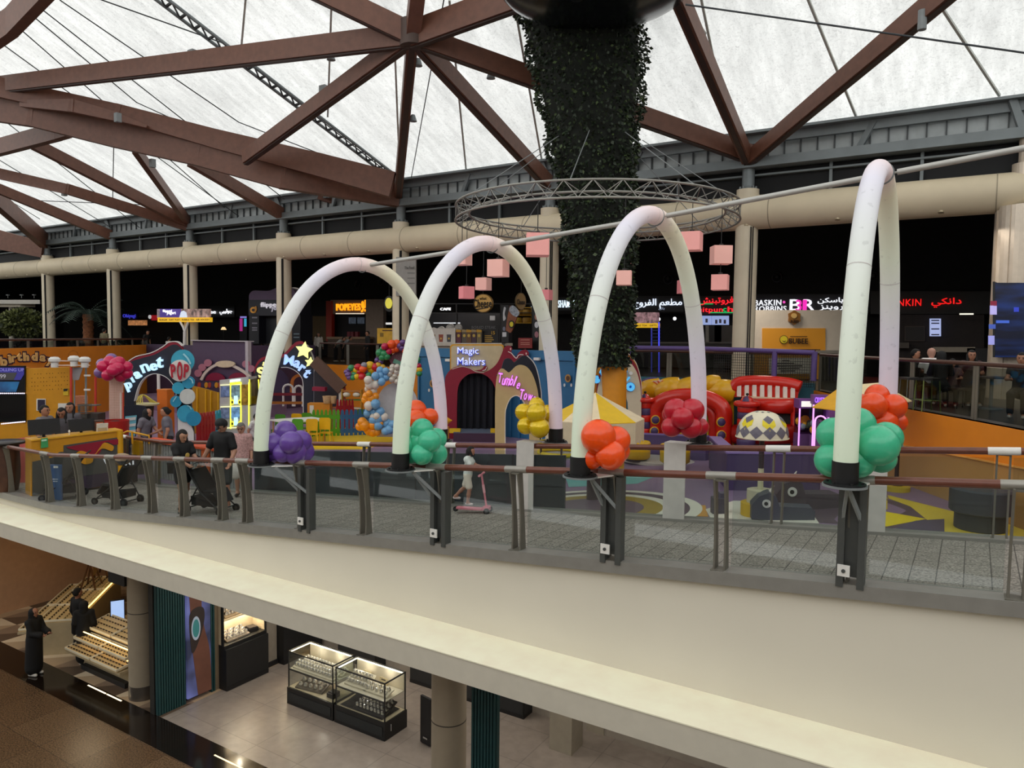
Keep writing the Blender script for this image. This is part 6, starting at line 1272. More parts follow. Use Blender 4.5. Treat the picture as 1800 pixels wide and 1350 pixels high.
for k, (x, c_) in enumerate(((806, '5e2a3a'), (816, '5a5248'), (824, '6a4a30'), (833, '4a3440'), (842, '7a6a4a'))):
 t = card(['plum drink pouch standing on the juice bar, first of five', 'grey drink pouch on the juice bar, second of five', 'brown drink pouch on the juice bar, middle of five', 'dark plum drink pouch on the juice bar, fourth of five', 'tan drink pouch on the juice bar, beside the black price board'][k], x-4, 582, x+4, 603, M(c_, .4), 'drink_pouch', 'drink pouches on the juice bar', P0(27.75), 'pouch')
 disc('label', P0(27.75), x, 590, 2.4, 2.8, .01, M('c9a94a', .5), t, .01, 14); panel('top_flap', [(x-4.3, 584), (x-4.3, 579), (x+4.3, 580), (x+4.3, 584)], P0(27.75), .02, M('c9962a' if k % 2 == 0 else 'a08a60', .4), t, .02)
t = card('black round-cornered price board with yellow 15 on the juice bar', 848, 579, 876, 604, M('131214', .5), 'price_board', cat='board'); sgn(t, '15', 864, 870, 582, 588, pl, M('d8a83a', .5), off=.03, ex=.005)
for y in (591, 594.5, 598, 601): panel('print', rect(852, y-1.4, 868-(y % 2)*4, y), pl, .01, M('c29a3a', .5), t, .01)
t = sign('bag_pile', 'clear plastic bags heaped along the top of the juice bar', 790, 580, 28.3, 'bags')
for x, y, r in ((762, 582, 9), (776, 580, 9), (792, 577, 11), (806, 576, 9), (750, 584, 7)): obj('bag', MB().ball(PN(x, y, 28.4), r*32/FPX, 12, 8, (1, .5, .8)), M('a9a6a2', .35, var=.3, scale=14), t, world=True, smooth='all')
t = sign('stall_frame', 'black metal canopy frame over the juice bar', 800, 560, 28.6, 'frame'); pl = P0(28.6)
for y in (534, 550): panel('bar', rect(690, y-.8, 935, y+.8), pl, .08, m_black, t)
for x in (690, 802, 880, 935): panel('post', rect(x-.9, 534, x+.9, 604), pl, .08, m_black, t)
panel('back', rect(690, 550, 880, 603), P0(31.5), .1, M('16151a', .7), t); panel('light_tube', rect(762, 567, 808, 568.5), P0(31), .05, neon('e9eef5', .7), t); sgn(t, 'CAFE', 774, 792, 541, 545.5, P0(30.9), m_w); panel('notice', rect(861, 555, 870, 563), P0(31.2), .03, M('a9a9ae', .5), t); panel('light_box', rect(678, 567, 706, 570.5), P0(31), .05, neon('eeeeea', .6), t)
sgn(t, 'BOILED STEAK', 829, 871, 573, 578, P0(28.55), M('6a6a6e', .5), ex=.01)
t = sign('round_sign', 'round tan hanging sign with black Cheese lettering', 849, 533, 27.2); pl = P0(27.2)
disc('rim', pl, 849, 533, 16.5, 16.5, .1, M('8a6a34', .5), t); disc('disc', pl, 849, 533, 15, 15, .04, M('c59a54', .5, emit=.15), t, .04); sgn(t, 'what', 843, 855, 522, 527, pl, M('2a1c10', .5), ex=.01); sgn(t, 'Cheese', 832, 864, 526, 541, pl, M('1c130c', .5), off=.07, ex=.02, offset=.012); panel('underline', [(836, 543), (858, 540), (858, 541), (838, 545)], pl, .01, M('1c130c', .5), t, .07); hang(t, pl.px(849, 517, -.05))
t = sign('round_sign', 'second round cheese sign turned edgewise, right of the tan one', 916, 530, 27.6); pl = Plane(PN(916, 530, 27.6), 62)
disc('rim', pl, 916, 530, 9, 15.5, .1, M('5a4626', .5), t); hang(t, pl.px(916, 516, -.05)); disc('disc', pl, 916, 530, 8, 14, .04, M('8a6c40', .5), t, .04); sgn(t, 'Cheese', 909, 923, 526, 535, pl, M('1c130c', .5), off=.07, ex=.01)
t = sign('round_sign', 'black oval hanging sign with yellow lemon near the first arch', 684, 533, 27.5); pl = P0(27.5)
disc('rim', pl, 684, 534, 9.5, 14, .12, M('121214', .4), t); hang(t, pl.px(684, 521, -.06)); disc('lemon', pl, 683, 533, 6, 9.5, .03, M('ddd24a', .4, emit=.5), t, .05)
t = sign('drink_totem', 'black totem with white print and a giant tilted iced drink cut-out', 890, 600, 27.5, 'totem'); pl = P0(27.5)
panel('pillar', rect(881, 536, 894, 602), pl, .3, M('121115', .5), t); panel('white_swirl', spl2([(884, 550), (886, 540), (889, 542), (887, 552), (889, 560), (885, 564), (884, 558)], 4), pl, .01, M('c9c9cc', .5), t, .01); panel('white_tag', rect(883, 584, 890, 592), pl, .01, M('d0d0d4', .5), t, .01); disc('grey_figure', pl, 886, 578, 2.4, 4, .01, M('77778a', .5), t, .01, 12)
cup = [(892, 582), (889, 578), (895, 542), (900, 538), (911, 546), (909, 556), (900, 581), (896, 585)]
panel('cup', spl2(cup, 3, True), pl, .06, M('8a4a2a', .4, var=.25, scale=5), t, .1); panel('cup_lid', spl2([(895, 545), (899, 537), (906, 540), (912, 550), (908, 557), (900, 553)], 4, True), pl, .05, M('9aa0aa', .3, var=.5, scale=9), t, .13); disc('cup_label', pl, 899, 570, 5, 7, .02, m_blackmat, t, .13, 18); disc('label_lemon', pl, 899, 570, 3.4, 4.6, .01, M('e0cf2a', .5), t, .15, 14)
t = sign('cheese_shelf', 'bright yellow shelf unit with cheese wheels behind the juice bar', 920, 570, 28.8, 'shelf'); pl = P0(28.8)
for y in (540, 553.5, 567): panel('shelf', rect(903, y, 935, y+1.3), pl, .5, M('d9a81a', .5), t)
panel('side', rect(933.5, 540, 935, 568), pl, .5, M('d9a81a', .5), t)
for i, (x, y) in enumerate(((912, 548), (926, 548), (910, 562), (926, 562))): c = pl.px(x, y+5, -.2); tag(obj('cheese', MB().lathe([(.18, 0), (.2, .06), (.2, .18), (.17, .23)], c, 20), M('b98f3a' if i != 2 else 'd8b83a', .5), smooth=True), ['cheese wheel on the upper yellow shelf, left', 'cheese wheel on the upper yellow shelf, right', 'pale cheese wheel on the lower yellow shelf, left', 'cheese wheel on the lower yellow shelf, right'][i], 'cheese', 'cheese wheels on the yellow shelf')
t = sign('disc_totem', 'slim black totem with pink and white discs behind the second arch', 942, 600, 27.8, 'totem'); pl = P0(27.8); panel('pillar', rect(936, 540, 950, 655), pl, .3, m_black, t)
for y, c_ in ((546, 'a04050'), (557, 'b07a6a'), (571, 'd9d9de'), (588, 'a8707a')): disc('print_disc', pl, 943, y, 3.4, 5.5, .01, M(c_, .5), t, .01, 16)
t = card('small red notice board beside the juice bar', 911, 594, 935, 612, M('8a2420', .5), 'notice_board', None, P0(27.4), 'board')
panel('stand', rect(922, 612, 924, 656), P0(27.4), .04, m_black, t)
for y in (598, 603, 606): panel('print', rect(915, y-1, 931, y), P0(27.4), .005, M('c98a7a', .5), t, .006)
# text board on the column
t = sign('column_board', 'white printed board wrapped on a column above the second arch', 711, 490, 24.6); pl = P0(24.6); panel('board', rect(696, 452, 731, 520), pl, .05, M('8d8984', .5), t); sgn(t, 'The Food', 711, 728, 468, 473, pl, M('3a3836', .5), ex=.005)
for y in (481, 490, 499): panel('print', rect(716, y-2, 729, y), pl, .004, M('6a6866', .5), t, .005)
# ---- restaurants along the back wall
t = sign('restaurant_sign', 'white AL SHAMI restaurant letters glowing on the dark back wall', 1000, 535, 38.8); pl = P0(38.8)
sgn(t, 'AL', 934, 946, 527, 540, pl, neon('dff0fa', 1.0)); sgn(t, 'SHAMI RE', 981, 1015, 527.5, 540.5, pl, neon('dff0fa', 1.0)); panel('board', rect(930, 522, 1105, 546), pl, .1, M('0b0c12', .5), t, -.02)
t = sign('restaurant_sign', 'white Arabic restaurant lettering right of the leafy column', 1155, 535, 38.8)
sgn(t, ar('مطعم الفروج'), 1112, 1198, 525, 543, pl, neon('e4eefc', 1.0), offset=.012); sgn(t, ar('بكن'), 1158, 1168, 540, 545, pl, neon('8a94a8', .7)); panel('board', rect(1107, 520, 1202, 548), pl, .1, M('0b0d14', .5), t, -.02)
t = sign('restaurant_sign', 'red and green fruit drink shop letters behind the third arch', 1258, 540, 38.8)
sgn(t, ar('فروتبنش'), 1228, 1289, 522, 536, pl, neon('e0202a', 1.3), offset=.012); sgn(t, 'fruitpun', 1214, 1270, 540, 551, pl, neon('e8202a', 1.4), offset=.012); sgn(t, 'c', 1271, 1277, 541.5, 548, pl, neon('1fae5a', 1.0), offset=.012); sgn(t, 'h', 1279, 1289, 539, 548, pl, neon('e8202a', 1.4), offset=.012)
panel('green_line', rect(1248, 548.6, 1290, 550.3), pl, .05, neon('1fae5a', 1.0), t, .05); panel('green_line', rect(1228, 533.5, 1253, 535), pl, .05, neon('1fae5a', 1.0), t, .05); panel('board', rect(1205, 520, 1292, 553), pl, .1, M('1c1416', .5), t, -.02)
t = sign('menu_screens', 'pair of pale blue menu screens under the fruit drink sign', 1256, 563, 38.4, 'screen'); pl = P0(38.4)
for x0, x1 in ((1216, 1250), (1251, 1281)): panel('screen', rect(x0, 555, x1, 571), pl, .06, neon('8f9fce', .9), t)
for x, y in ((1242, 563), (1259, 565), (1266, 564), (1274, 565)): panel('drink_image', rect(x-2, y-3, x+2, y+4), pl, .01, M('4a4450', .5, emit=.2), t, .02)
t = sign('shop_counter', 'dim grey counters and kitchen fronts below the Arabic signs', 1200, 600, 37.5, 'counter'); pl = P0(37.5)
panel('counter', rect(1110, 604, 1290, 646), pl, .6, M('26211f', .5), t); panel('counter_top', rect(1108, 601, 1292, 604), pl, .7, M('5a5450', .4), t, .1)
for x0, x1, c_ in ((1240, 1246, '8a8680'), (1246, 1268, '1c1a1c'), (1256, 1290, '4a4440')): panel('kitchen_unit', rect(x0, 572, x1, 602), pl, .1, M(c_, .5, .2), t, -.8)
for x, y in ((1158, 561), (1186, 560), (1010, 558)): obj('spot_lamp', MB().ball(PN(x, y, 37), .09, 10, 6), neon('eef2fa', 2.2), t, world=True, smooth='all')
# banner stand
t = sign('banner_stand', 'photo banner with yellow band on a frame with blue neon legs', 1133, 600, 33, 'banner stand'); pl = P0(33)
panel('photo_panel', rect(1106, 549, 1155, 569), pl, .3, M('8a6a70', .4, var=.9, scale=5, emit=.45), t); panel('yellow_band', rect(1106, 568, 1156, 576), pl, .32, neon('d8ac1e', .6), t, .02)
sgn(t, 'BUBBLE TEA : GIFTS', 1110, 1154, 570.5, 573.5, pl, M('3a2a0a', .5), off=.04, ex=.004)
for x, m_ in ((1158, neon('3a40d0', 1.4)), (1145, neon('2a3090', .7)), (1110, m_black)): panel('leg', rect(x-.8, 566, x+.8, 656), pl, .06, m_, t)
for k in range(5): panel('shelf', rect(1145, 574+k*6, 1158, 575+k*6), pl, .25, M('2a3a70', .4), t)
# ---- baskin
t = sign('restaurant_sign', 'white BASKIN ROBBINS letters with magenta 31 logo and Arabic name', 1405, 535, 38.8); pl = P0(38.8)
panel('board', rect(1322, 517, 1494, 560), pl, .1, M('100f1a', .5), t, -.02)
sgn(t, 'BASKIN', 1326, 1373, 527, 537, pl, m_w, offset=.012); sgn(t, 'ROBBINS', 1326, 1382, 538, 547.5, pl, m_w, offset=.012); disc('dot', pl, 1378, 531, 2.2, 2.2, .04, neon('e04ab0', 1.2), t, .06, 14)
sgn(t, 'B', 1388, 1408, 526, 546, pl, m_w, offset=.012); sgn(t, '3', 1399, 1409, 527, 547, pl, neon('e02aa8', 1.2), off=.12, offset=.012); sgn(t, 'R', 1412, 1432, 526, 546, pl, m_w, offset=.012); sgn(t, '1', 1411, 1418, 527, 546, pl, neon('e02aa8', 1.2), off=.12, offset=.012)
sgn(t, ar('باسكن'), 1437, 1482, 523, 534, pl, m_w, offset=.012); sgn(t, ar('روبنز'), 1440, 1482, 536, 546, pl, m_w, offset=.012)
# ---- bubee kiosk
pl = plane_at(1400, 667, z=FZ, a=32); t = thing('drink_kiosk', 'white rounded drink kiosk with orange BUBEE panel', 'kiosk', pl.px(1400, 667))
panel('shell', [(1313, 667), (1315, 556)]+arc((1327, 557), 12, 180, 95, 6)+[(1470, 545)]+arc((1474, 553), 9, 80, 0, 5)+[(1482, 667)], pl, 1.8, M('cfc4b4', .4, var=.03), t)
op, nt, b = nodes_of('orange_panel'); tc = N(nt, 'ShaderNodeTexCoord'); vz = N(nt, 'ShaderNodeTexVoronoi', Scale=3.2); nt.links.new(tc.outputs['Object'], vz.inputs[0]); cr = N(nt, 'ShaderNodeValToRGB'); nt.links.new(vz.outputs[0], cr.inputs[0]); cr.color_ramp.elements[0].color = lin('7a3a1a')+(1,); cr.color_ramp.elements[0].position = .06; cr.color_ramp.elements[1].color = lin('e09a2c')+(1,); cr.color_ramp.elements[1].position = .1; nt.links.new(cr.outputs[0], b.inputs['Base Color']); b.inputs['Roughness'].default_value = .4
panel('orange_panel', rect(1340, 577, 1451, 620), pl, .05, op, t, .04); panel('counter_front', rect(1313, 616, 1440, 667), pl, .5, M('a8741a', .5, var=.1), t, .5); panel('counter_top', rect(1313, 614, 1442, 617), pl, .6, M('5a3a1a', .5), t, .55); panel('foot', rect(1313, 664, 1440, 668), pl, .4, m_black, t, .45)
tag(panel('paper_banner', rect(1352, 629, 1430, 657), pl, .02, M('c9c3ba', .5), t, .53), 'white printed banner');
for k, (a, b_) in enumerate(((1375, 1388), (1362, 1396), (1360, 1410), (1368, 1405), (1372, 1398))): panel('print', rect(a, 633+k*4.5, b_, 635+k*4.5), pl, .005, M('4a4440', .5), t, .54)
sgn(t, 'BUBEE', 1387, 1420, 595, 604, pl, M('2a1a10', .5), off=.1, ex=.02, offset=.012); disc('lemon_ring', pl, 1378, 597, 7.4, 7.6, .02, M('2a1a10', .5), t, .08, 22); disc('lemon', pl, 1378, 597, 6.4, 6.6, .02, M('e2cb2a', .5), t, .1, 20); panel('smile', spl2([(1375, 598), (1378, 601), (1382, 598), (1378, 600)], 3), pl, .01, M('2a1a10', .5), t, .12); panel('arabic_print', rect(1389, 591, 1419, 592.3), pl, .01, M('4a2a10', .5), t, .09)
panel('badge', [(1397+(12 if k % 2 == 0 else 9.5)*sin(k*pi/6)*(1), 558-(13 if k % 2 == 0 else 11)*cos(k*pi/6)) for k in range(12)], pl, .1, M('8a5a1e', .5), t, .12); disc('badge_face', pl, 1396, 555, 5, 4.6, .03, M('d8b06a', .5), t, .15, 16); sgn(t, 'BUBEE', 1390, 1404, 562.5, 567.5, pl, M('2a1608', .5), off=.14, ex=.01)
t = thing('grey_counter', 'grey draped standing counter beside the white drink kiosk', 'counter', pl.px(1462, 672, .6)); pl2 = pl.sh(.7)
mb = MB(); mb.grid(lambda u, v: tuple(pl2.px(1443+37*u, 622+48*v)+pl2.n*(.04*sin(u*40))), 40, 4); obj('drape', mb, M('5a554c', .5, .2), t, world=True, smooth='all'); panel('top', rect(1437, 616, 1482, 621), pl2, .8, M('8d867c', .4), t)
# ---- dunkin
t = sign('restaurant_sign', 'red DUNKIN letters with red Arabic name at the right', 1630, 532, 38.6); pl = P0(38.6)
sgn(t, 'DUNKIN', 1553, 1619, 526, 538, pl, neon('ee1a1a', 1.1), offset=.012); sgn(t, ar('دانكي'), 1637, 1690, 523.5, 540.5, pl, neon('ee1a1a', 1.1), offset=.012)
panel('board', rect(1530, 512, 1742, 552), pl, .1, M('0c0b0c', .5), t, -.03)
t = sign('menu_screen', 'portrait blue white menu screen inside the red lettered shop', 1644, 575, 37.5, 'screen'); pl = P0(37.5); panel('screen', rect(1634, 560, 1654, 591), pl, .06, neon('a4b0dc', .9), t)
for y in (563.5, 568.5, 578.5, 588.5): panel('print', rect(1637, y-1.3, 1651, y+.8), pl, .01, M('3a3a4a', .5, emit=.1), t, .01)
t = sign('shop_interior', 'dim brown shop interior wall and pale counter under the red letters', 1650, 640, 38, 'counter'); pl = P0(38); panel('back_panel', rect(1560, 553, 1730, 662), pl, .1, M('21120e', .6, var=.3), t); panel('pale_counter', rect(1640, 610, 1714, 619), pl, .5, M('b0a492', .5), t, 1.2); panel('frame', rect(1590, 573, 1626, 600), pl, .05, M('3a2a22', .5), t, .1); panel('frame_inner', rect(1592, 575, 1624, 598), pl, .02, M('1c1210', .5), t, .12); panel('dark_counter', rect(1700, 612, 1740, 640), pl, .5, M('16100e', .5), t, 1.2); panel('pale_unit', rect(1574, 602, 1598, 612), pl, .3, M('5a5048', .5), t, .6); obj('ceiling_lamp', MB().box(PN(1699, 552, 36.5), (.5, .3, .05)), neon('f0ead8', 1.2), t, world=True)
# ---- big blue screen by the right column
pl = Plane(PN(1745, 560, 24.0), -8)
t = thing('video_wall', 'dark blue video wall below the metal-clad column at the right edge', 'screen', pl.px(1775, 625))
vm, nt, b = nodes_of('video'); tc = N(nt, 'ShaderNodeTexCoord'); wv = N(nt, 'ShaderNodeTexNoise', Scale=1.2, Detail=2.0); mp = N(nt, 'ShaderNodeMapping'); mp.inputs['Scale'].default_value = (.5, .5, 2.2); nt.links.new(tc.outputs['Object'], mp.inputs[0]); nt.links.new(mp.outputs[0], wv.inputs[0]); cr = N(nt, 'ShaderNodeValToRGB'); nt.links.new(wv.outputs[0], cr.inputs[0]); cr.color_ramp.elements[0].position = .45; cr.color_ramp.elements[0].color = lin('0a1430')+(1,); cr.color_ramp.elements[1].position = .72; cr.color_ramp.elements[1].color = lin('24489a')+(1,); nt.links.new(cr.outputs[0], b.inputs['Emission Color']); b.inputs['Emission Strength'].default_value = .45; b.inputs['Base Color'].default_value = (.005, .006, .012, 1); b.inputs['Roughness'].default_value = .25
panel('screen', rect(1749, 497, 1840, 628), pl, .5, vm, t); panel('bezel', rect(1745, 495, 1749, 628), pl, .5, m_black, t, .01)
for x0, y0, x1, y1, c_ in ((1740, 537, 1752, 553, 'a8a0d8'), (1737, 590, 1748, 606, '8f90d0'), (1738, 570, 1750, 578, '3a50a0'), (1751, 563, 1774, 568, '3a5ab8'), (1782, 540, 1791, 548, '2a3ab0'), (1741, 529, 1752, 538, '701830')): panel('bright_tile', rect(x0, y0, x1, y1), pl, .03, neon(c_, .7), t, .03)
# ---- left: billboard, neon, totem
t = sign('billboard', 'long flipped yogurt photo billboard with yellow band on a white forked post', 322, 600, 24.45, 'billboard'); pl = P0(24.42)
panel('purple_panel', rect(281, 543, 320, 558), pl, .14, neon('3f2a7a', .6), t); panel('photo_panel', rect(318, 543, 367, 558.5), pl, .14, M('8a7068', .4, var=.9, scale=4, emit=.45), t); panel('end_panel', rect(276, 543, 281, 559), pl, .14, M('8a7a80', .4, var=.5, scale=6, emit=.3), t); panel('yellow_band', rect(277, 558, 369, 566), pl, .16, neon('d8a61e', .75), t, .02)
panel('white_robe', [(315, 558), (318, 548), (322, 546), (327, 549), (329, 558)], pl, .02, neon('c9d4e6', .6), t, .02); sgn(t, 'flipped', 286, 302, 544, 550, pl, m_w, ex=.01); sgn(t, 'yogurt', 293, 309, 548, 554, pl, m_w, ex=.01); sgn(t, 'BURGER : SOFT PLAY : BUBBLE TEA : AIR HOCKEY', 279, 367, 560.5, 563.5, pl, M('3a2a08', .5), off=.04, ex=.004)
w0 = pl.px(324, 608); w0.z = FZ
obj('post', MB().cyl(w0, pl.px(325, 583), .09, seg=12), m_pale, t, world=True, smooth=True); obj('fork', MB().tube(spline([pl.px(325, 584), pl.px(322, 575), pl.px(317, 566)], 4), .06, 8), m_pale, t, world=True, smooth=True); obj('fork', MB().tube(spline([pl.px(325, 584), pl.px(328, 575), pl.px(331, 566)], 4), .06, 8), m_pale, t, world=True, smooth=True)
t = sign('restaurant_sign', 'small white Jollibee letters with Arabic name left of the dark kiosk', 385, 548, 38.8); pl = P0(38.8); sgn(t, 'Jollibee', 346, 379, 545, 553.5, pl, m_w, offset=.012); sgn(t, ar('جوليبي'), 386, 408, 543, 553.5, pl, m_w, offset=.012); panel('board', rect(340, 538, 412, 558), pl, .1, M('0a0a0d', .5), t, -.03)
t = sign('restaurant_sign', 'dim blue neon script far left behind the palm', 227, 556, 38.8); sgn(t, 'Ohiyugi', 216, 238, 552, 560, pl, neon('3a3ab8', .8)); panel('board', rect(213, 550, 241, 562), pl, .13, M('0a0a0d', .5), t)
t = sign('menu_lightbox', 'small orange backlit menu strip below the blue neon script', 241, 567, 38.8, 'lightbox'); pl = P0(38.8); panel('box', rect(225, 563, 257, 572), pl, .1, M('b0764a', .4, var=.5, scale=5, emit=.7), t)
t = sign('red_lightbox', 'small red and white lightbox left of the billboard', 268, 559, 38.6, 'lightbox'); panel('box', rect(266, 554, 277, 563), pl, .1, neon('a01a22', .6), t); disc('logo', pl, 263, 557, 2.6, 3.4, .05, neon('d8d8d8', .6), t, .02, 12)
t = sign('light_totem', 'purple and cyan lit totem screen left of the dark dessert kiosk', 428, 600, 36, 'screen'); pl = P0(36); panel('screen', rect(421, 556, 434, 623), pl, .1, M('0d0b16', .4), t); panel('pink_edge', rect(421, 560, 426, 582), pl, .03, neon('a02a78', .8), t, .02); panel('cyan_figure', rect(429, 560, 433, 574), pl, .03, neon('3aa6c8', .8), t, .02); panel('white_head', rect(422, 556, 433, 559), pl, .03, neon('8a80d0', .8), t, .02)
t = sign('table_lamp', 'small warm lamp glowing in the dark restaurant at left', 393, 580, 37, 'lamp'); c = PN(393, 577, 37); obj('shade', MB().lathe([(.22, -.12), (.1, .1)], c, 16, cap=False), neon('e8c890', 1.2), t, world=True, smooth=True); obj('base', MB().cyl((c.x, c.y, FZ+.7), c, .03, seg=8).cyl((c.x, c.y, FZ), (c.x, c.y, FZ+.7), .25, seg=14), m_black, t, world=True)
# ---- white canopy, tree, palm, hedges
c = PN(20, 600, 26); c.z = FZ; t = thing('entrance_canopy', 'pale curved canopy slab with small lamps at the left edge', 'canopy', c); D = (PN(20, 520, 26)-EYE).dot(FW)
obj('slab', MB().prism([PN(x, 527, 26+dn)+Vector((0, 0, 0)) for x, dn in ((-60, -.5), (40, -.5), (70, 0), (80, 1), (60, 2.5), (-60, 2.5))], (0, 0, -.28)), M('b9b5ab', .5), t, world=True, fix=True); obj('soffit', MB().prism([PN(x, 531, 26+dn) for x, dn in ((-60, -.3), (35, -.3), (62, .5), (50, 2.2), (-60, 2.2))], (0, 0, -.35)), M('a39a88', .6), t, world=True, fix=True)
obj('post', MB().cyl(c, PN(20, 530, 26), .16, seg=16), M('a9a498', .5), t, world=True, smooth=True)
for x in (14, 38, 60): q = PN(x, 524, 26); obj('lamp', MB().cyl(q, q+Vector((0, 0, .2)), .02, seg=6).box(q+Vector((0, 0, .22)), (.3, .12, .06)), m_steel_lt, t, world=True)
def leafball(t, c, r, n, sz, cols, sc=(1, 1, .8), nm='foliage', seed=1):
 rg = np.random.default_rng(seed); d = rg.normal(0, 1, (n, 3)); d /= np.linalg.norm(d, axis=1)[:, None]; P = d*np.array(sc)*r*(.55+.45*rg.random((n, 1))**.5); tp = d+rg.normal(0, .6, (n, 3)); tp /= np.linalg.norm(tp, axis=1)[:, None]; s_ = np.cross(tp, rg.normal(0, 1, (n, 3))); s_ /= np.linalg.norm(s_, axis=1)[:, None]
 V = np.stack([P, P+tp*sz*.5+s_*sz*.25, P+tp*sz, P+tp*sz*.5-s_*sz*.25], 1).reshape(-1, 3)+np.array(c)
 mb = MB(); mb.v = [tuple(v) for v in V]; mb.f = [(4*i, 4*i+1, 4*i+2, 4*i+3) for i in range(n)]; mb.m = [int(k) for k in rg.integers(0, len(cols), n)]; return tag(obj(nm, mb, [M(h, .6, var=.2) for h in cols], t), kind='stuff')
c = PN(42, 610, 24.4); c.z = FZ; k = (c-EYE).dot(FW)/FPX; t = thing('round_tree', 'round crowned indoor tree left of the palm', 'tree', c); zc = PN(42, 568, 24.4).z-FZ
obj('trunk', MB().tube([(0, 0, 0), (.05, 0, zc*.5), (-.05, 0, zc)], [.1, .08, .05], 8), M('3a2c20', .8), t, smooth=True); leafball(t, (0, 0, zc), 33*k, 2600, .28, ['5c6434', '434a26', '747a48', '2c3320'], (1, 1, .72))
c = PN(156, 610, 25.3); c.z = FZ; k = (c-EYE).dot(FW)/FPX; t = thing('palm_tree', 'indoor palm with rough orange-lit trunk between two columns', 'tree', c); zc = PN(157, 552, 25.3).z-FZ
tr2 = MB().lathe([(.28+.05*(i % 2), zc*i/16) for i in range(17)], seg=14); obj('trunk', tr2, M('7a4a2c', .9, var=.5, scale=9, bump=.5), t, smooth=True)  # orange light on the trunk is put into its base colour
rg = random.Random(5)
for i in range(22):
 a = 2*pi*i/22+rg.random()*.2; L_ = 1.9+rg.random()*.6; up_ = .9+rg.random()*.9-(.7 if i % 3 == 0 else 0); pts = [Vector((L_*s_*cos(a), L_*s_*sin(a), zc+up_*s_*1.6-1.9*s_*s_)) for s_ in [j/7 for j in range(8)]]
 mb = MB().tube(pts, [.03*(1-j/9) for j in range(8)], 5)
 for j in range(1, 8):
  for q in range(3):
   p = pts[j-1].lerp(pts[j], q/3); d_ = (pts[j]-pts[j-1]).normalized(); sd_ = d_.cross(Vector((0, 0, 1))).normalized(); l_ = .55*(1-abs(j-4)/7)
   for s_ in (-1, 1): e_ = p+sd_*s_*l_+d_*l_*.5+Vector((0, 0, -.22*l_)); mb.add([p, p+d_*.07, e_], [(0, 1, 2)])
 obj('frond', mb, M('2a3a30', .6, var=.25), t)
for i, (x, l) in enumerate(((40, 'round clipped shrub behind the orange wall, below the tree'), (135, 'round clipped shrub behind the orange wall, left of the palm trunk'), (211, 'round clipped shrub behind the orange wall, right of the palm'))):
 c = pw.px(x, 606, -.75); t = thing('clipped_shrub', l, 'shrub', (c.x, c.y, FZ), group='clipped shrubs behind the orange wall'); k = (c-EYE).dot(FW)/FPX; leafball(t, (0, 0, c.z-FZ), 11*k, 500, .12, ['1c2418', '26301f', '141a12'], (1, 1, .7), seed=i); obj('planter', MB().lathe([(.2, 0), (.3, max(.3, c.z-FZ-.2))], seg=16), M('2a2624', .7), t, smooth=True)
# ---- railings of the food court
def railing(label, pts, posts, H=1.12, cap=True):
 t = thing('food_court_railing', label, 'railing', Vector((pts[0][0], pts[0][1], FZ)))
 P = [Vector((a, b_, FZ)) for a, b_ in pts]
 obj('handrail', MB().tube([p+Vector((0, 0, H)) for p in P], .045, 10), M('4a2c22', .4), t, world=True, smooth=True)
 for a, b_ in zip(P[:-1], P[1:]):
  d = b_-a; n = max(1, int(d.length/2.0))
  for k in range(n):
   q0, q1 = a+d*(k/n)+d.normalized()*.07, a+d*((k+1)/n)-d.normalized()*.07; nn = Vector((-d.y, d.x, 0)).normalized()*.012
   obj('glass_panel', MB().prism([q0+Vector((0, 0, .05)), q1+Vector((0, 0, .05)), q1+Vector((0, 0, H-.06)), q0+Vector((0, 0, H-.06))], nn), GLASS('c9ccc8', .05, 'fcglass', .02, .12), t, world=True, fix=True)
  for k in range(n+1 if posts else 0):
   q = a+d*(k/n)
   mb = MB()
   for s_ in (-.05, .05): mb.beam(q+d.normalized()*s_, q+d.normalized()*s_+Vector((0, 0, H-.04)), .02, .09, up=d)
   obj('post', mb, m_post, t, world=True)
 return t
railing('dark glass railing with brown handrail at the stair head, behind the Star Mart gate', [(-29.9, 28.3), (-19.6, 28.3)], True)
railing('curving glass railing with paired posts above the orange wall at right', [(e_[0]+.12, e_[1]+.12) for e_ in edge[7:-2]], True)
railing('glass railing with thin posts behind the netted purple fence', [(-11.4, 24.8), (-4.3, 24.8)], True)
railing('dark rail along the top of the orange wall at far left', [(-26.6, 8.2), (-39.3, 24.3)], True, 1.22)
obj_ = thing('ramp_handrail', 'thin orange ledge line sloping down the right orange wall', 'ledge', PN(1600, 782, 19.2))
E_ = [Vector((e_[0], e_[1], 0)) for e_ in edge[7:]]
mb = MB(); zz = WZ
for i in range(len(E_)-2):
 a, b_ = E_[i], E_[i+1]; d = (b_-a); nn = Vector((d.y, -d.x, 0)).normalized()*.08
 mb.beam(a+nn+Vector((0, 0, zz[i])), b_+nn+Vector((0, 0, zz[i+1])), .05, .03)
obj('ledge', mb, M('e9a24a', .5), obj_, world=True)
